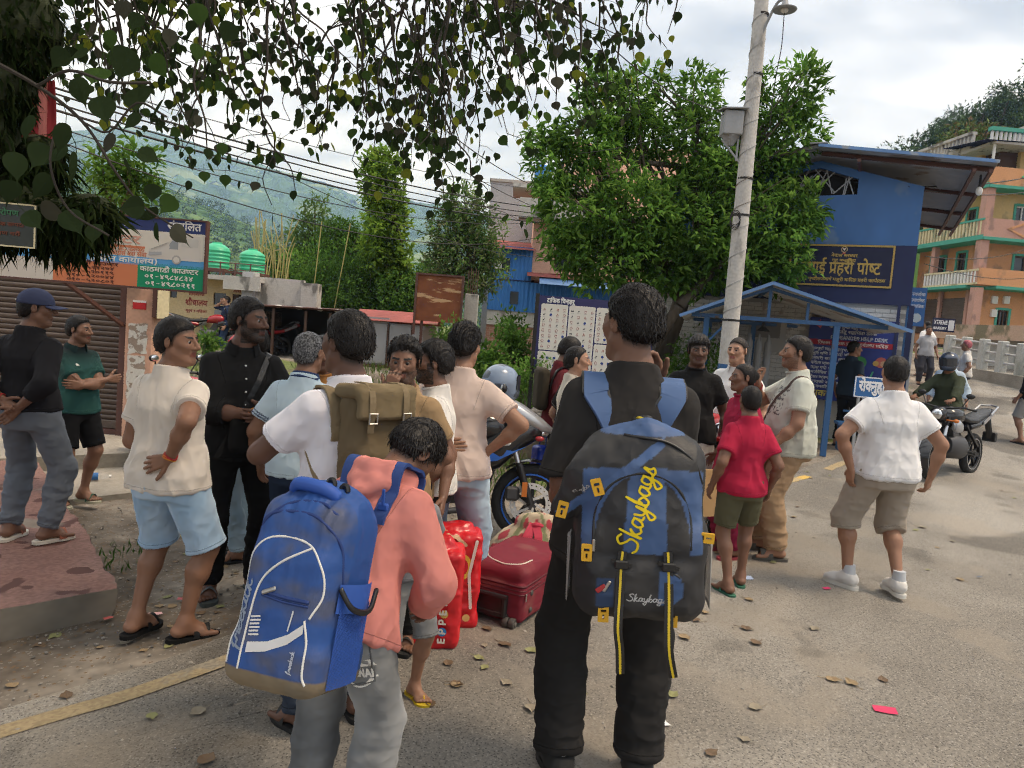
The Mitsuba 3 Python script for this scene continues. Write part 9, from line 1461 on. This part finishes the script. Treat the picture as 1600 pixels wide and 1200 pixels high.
named = [(1.17, 4.23, 0.00), (0.89, 3.84, 0.00), (1.05, 3.96, -0.00), (1.45, 4.16, 0.00), (1.44, 3.96, -0.00), (1.87, 4.24, 0.00), (1.70, 3.58, 0.00), (1.78, 3.56, 0.00), (3.45, 5.46, 0.00), (4.06, 7.10, 0.00), (4.29, 8.11, -0.00), (-0.14, 3.22, 0.00), (0.08, 3.28, 0.00), (0.19, 3.07, 0.00), (-1.15, 2.87, 0.00), (-1.32, 2.84, 0.00), (-2.09, 3.16, 0.00), (-2.23, 3.69, -0.10), (-2.24, 3.58, -0.12), (-2.20, 4.10, -0.12), (-1.81, 4.08, -0.06), (-0.98, 2.54, 0.00), (0.90, 2.83, 0.00), (1.20, 3.23, 0.00), (-0.03, 3.87, 0.00), (0.07, 3.69, 0.00), (0.20, 3.64, 0.00), (3.93, 6.97, 0.00), (2.82, 7.11, 0.00), (1.62, 4.65, 0.00), (0.84, 3.29, 0.00), (-0.20, 3.43, 0.00)]
lbl = lambda i: 'dry fallen leaf lying on the road or the gravel beside it'
spots_ = [(p[0], p[1], rl_.uniform(.055, .085)) for p in named]
for _ in range(215):
    x, y = rl_.uniform(-2.6, 7), rl_.uniform(2.2, 11) ; 
    if rl_.random() < .45: x, y = rl_.uniform(-2.2, .0), rl_.uniform(3.4, 6)
    spots_.append((x, y, rl_.uniform(.03, .065)))
for i, (x, y, s_) in enumerate(spots_):
    z = float(gz(x, y)); zz = .012 if road.contains(Point(x, y)) else .004; e = .05; nx, ny = -(float(gz(x + e, y)) - z) / e, -(float(gz(x, y + e)) - z) / e
    M = np.eye(4); M[:3, :3] = rotz(rl_.uniform(0, 6.28)) @ rotx(rl_.normal(0, .06)) * s_; M[:3, 3] = (x, y, z + zz - .04 * s_); k = numbered('fallen_leaf'); scene[k] = {**ld[rl_.integers(len(ld))], 'to_world': T(M.tolist())}; labels[k] = {'label': lbl(i), 'category': 'leaf', 'group': 'fallen leaves on the road'}
# ---------------- worn small things: caps, threads, straps, watch
def child(info, nm, m, bsdf, **k): return put(nm, info['fin'](m), bsdf, info['key'], **k)
inf = PEO['cap']; hd, RH = inf['hd'], inf['RH']; cp = cut(ell((0, -.012, .032), (.090, .110, .100)), lambda p: .022 + .12 * np.maximum(p[:, 1] - .02, 0) - p[:, 2]); m = nets(cp, .006); m = xf(m, RH, hd(0, 0, 0)); child(inf, 'cap', m, 'cap_navy', smooth=True); mat('cap_navy', bumped(pri((.035, .045, .10), .85), lambda p, n, uv: .0006 * noise(p.x * 500, p.y * 500, p.z * 500)))
br = prism(Polygon(curve([(-.075, .05, 0), (-.07, .13, 0), (0, .175, 0), (.07, .13, 0), (.075, .05, 0), (0, .085, 0)], 30, closed=True)[:, :2]), .006); v = np.asarray(br.vertices); br.vertices = np.column_stack([v[:, 0], v[:, 1], v[:, 2] + .035 - 3.5 * v[:, 0] ** 2 - .12 * (v[:, 1] - .05)]); child(inf, 'cap_brim', xf(br, RH, hd(0, 0, 0)), 'cap_navy'); child(inf, 'cap_strap', xf(box(-.03, .03, -.124, -.118, .035, .048), RH, hd(0, 0, 0)), 'zip_metal')
mat('thread_orange', pri((.65, .22, .02), .8)); mat('thread_red', pri((.40, .03, .03), .8))
def wrist(info, sd, nm, mt, r, n=1, t=.93, wob=.006):
    S, E_, W, d, n_, A = info['arms'][sd]; ax = unit(W - E_); p = E_ + (W - E_) * t; s1 = unit(np.cross(ax, V(0, .3, 1))); s2 = np.cross(ax, s1); ms = [tube([p + ax * (wob * math.sin(a * 2 + k) + .006 * k) + (s1 * math.cos(a) + s2 * math.sin(a)) * (.0305 + .001 * k) for a in np.linspace(0, 6.283, 20, endpoint=False)], r, 6, closed=True) for k in range(n)]; child(info, nm, cat(ms), mt, smooth=True)
wrist(PEO['black'], 1, 'wrist_thread', 'thread_orange', .0042, 4, .90); wrist(PEO['beige'], 1, 'wrist_thread', 'thread_red', .0035, 2, .90); wrist(PEO['beige'], 1, 'wrist_thread', 'thread_orange', .0035, 2, .93); wrist(PEO['cap'], -1, 'wrist_thread', 'thread_red', .003, 2, .92); wrist(PEO['fringe'], -1, 'watch_strap', 'black_plastic', .007, 2, .90, 0); wrist(PEO['big'], 1, 'wrist_thread', 'thread_red', .005, 2, .90)
def sling(info, x0, x1, w, mt, nm='sling_strap'):
    f = info['shirt'][0]; tf = info['tf']; out = []
    for a in np.linspace(0, 2 * math.pi, 60, endpoint=False):
        c = V(0, -.01, .20); u = V(unit(V(x1 - x0, 0, .50))[0], 0, unit(V(x1 - x0, 0, .50))[2]); dl = u * math.cos(a) + V(0, 1, 0) * math.sin(a); tt = np.linspace(0, .42, 80); pts = np.array([tf(*(c + dl * q)) for q in tt]).astype(np.float32); v = f(pts); i = np.nonzero(v < 0)[0]; out.append(pts[i[-1]] + (info['RT'] @ dl) * .006)
    out = np.array(out); out = np.vstack([out, out[:1]]); cen = np.array(tf(0, -.01, .2)); up = (out - cen); c = curve(out, 120); t_ = np.gradient(c, axis=0); s_ = c - cen; n = s_ - t_ * ((s_ * t_).sum(1) / np.maximum((t_ * t_).sum(1), 1e-9))[:, None]
    t_ /= np.linalg.norm(t_, axis=1, keepdims=True); n /= np.linalg.norm(n, axis=1, keepdims=True); sd = np.cross(t_, n); vv = np.stack([c + sd * w / 2, c - sd * w / 2, c - sd * w / 2 + n * .003, c + sd * w / 2 + n * .003], 1).reshape(-1, 3); fa = []
    for k in range(len(c) - 1):
        for a in range(4): b = (a + 1) % 4; fa += [[k * 4 + a, k * 4 + b, k * 4 + 4 + b], [k * 4 + a, k * 4 + 4 + b, k * 4 + 4 + a]]
    child(info, nm, tm(vv, fa), mt)
sling(PEO['black'], .12, -.12, .030, 'black_plastic'); sling(PEO['big'], .12, -.12, .030, 'strap_brown'); mat('strap_brown', pri((.06, .035, .028), .7))
inf = PEO['black']; pm_ = nets(rbx(inf['tf'](-.03, .205, .06), (.12, .045, .10), .04), .009); SP = thing('sling_bag', 'black sling pouch worn at the front of the bearded man in black', 'bag'); put('pouch', inf['fin'](wrinkle(pm_, .006, lambda v: meshkit.fbm(v * 15, 3, 2) * 2 - 1)), 'cloth', SP, smooth=True, color=np.ones((len(pm_.vertices), 3)) * .013); put('zip', inf['fin'](tube(curve([inf['tf'](-.13, .235, .12), inf['tf'](-.03, .252, .135), inf['tf'](.07, .235, .12)], 12), .004, 5)), 'black_plastic', SP)
bt = []
for z in (.42, .35, .28, .21, .14):
    tt = np.linspace(0, .35, 80); pts = np.array([inf['tf'](0, q, z) for q in tt]).astype(np.float32); v = inf['shirt'][0](pts); i = np.nonzero(v < 0)[0]; bt.append(ball(pts[i[-1]] + inf['RT'] @ V(0, .004, 0), .0058, 1))
for b_ in bt: child(inf, 'button', b_, 'white_paint')
inf = PEO['green']; lg = Polygon([(-.02, 0), (.02, 0), (.012, .022), (-.008, .014)]); v_ = prism(lg, .002); tt = np.array([[x + .075, z + .36, 0] for x, z, _ in np.asarray(v_.vertices)]); 
P_ = (lambda f: (lambda p: f((p * [1, -1, 1]).astype(np.float32))))(inf['shirt'][0]); q = onto(tm(tt + [0, inf['O'][2], 0], v_.faces), (P_,), .006, -.45); qv = np.asarray(q.vertices) * [1, -1, 1]; child(inf, 'chest_logo', tm(qv, q.faces[:, ::-1]), 'white_paint')
inf = PEO['woman']; S, E_, W, d, n_, A = inf['arms'][1]; fr_ = (np.stack([V(0, -1., 0) * -1, V(0, 0, 1), V(1., 0, 0)], 1), S + (E_ - S) * .42 + V(.077, .0, 0)); child(inf, 'sleeve_lettering', xf(prism(shapely.union_all([fit(text_poly('ISC', .034, 4), .065, cx=0, y=-.015), Point(0, .05).buffer(.016).difference(Point(0, .05).buffer(.009))]), .004), *fr_), 'black_plastic')
# ================================================================ THE AIR: a thin haze that turns the far slopes blue
scene['haze_air'] = {'type': 'homogeneous', 'albedo': {'type': 'rgb', 'value': [.82, .91, .99]}, 'sigma_t': {'type': 'rgb', 'value': [.00016, .00021, .00030]}}
scene['haze'] = {'type': 'cube', 'to_world': T().translate([0, 1500, 340]) @ T().scale([6500, 6500, 430]), 'bsdf': {'type': 'null'}, 'interior': {'type': 'ref', 'id': 'haze_air'}}; labels['haze'] = {'kind': 'stuff', 'label': 'pale blue haze over the valley'}
scene['camera']['medium'] = {'type': 'ref', 'id': 'haze_air'}
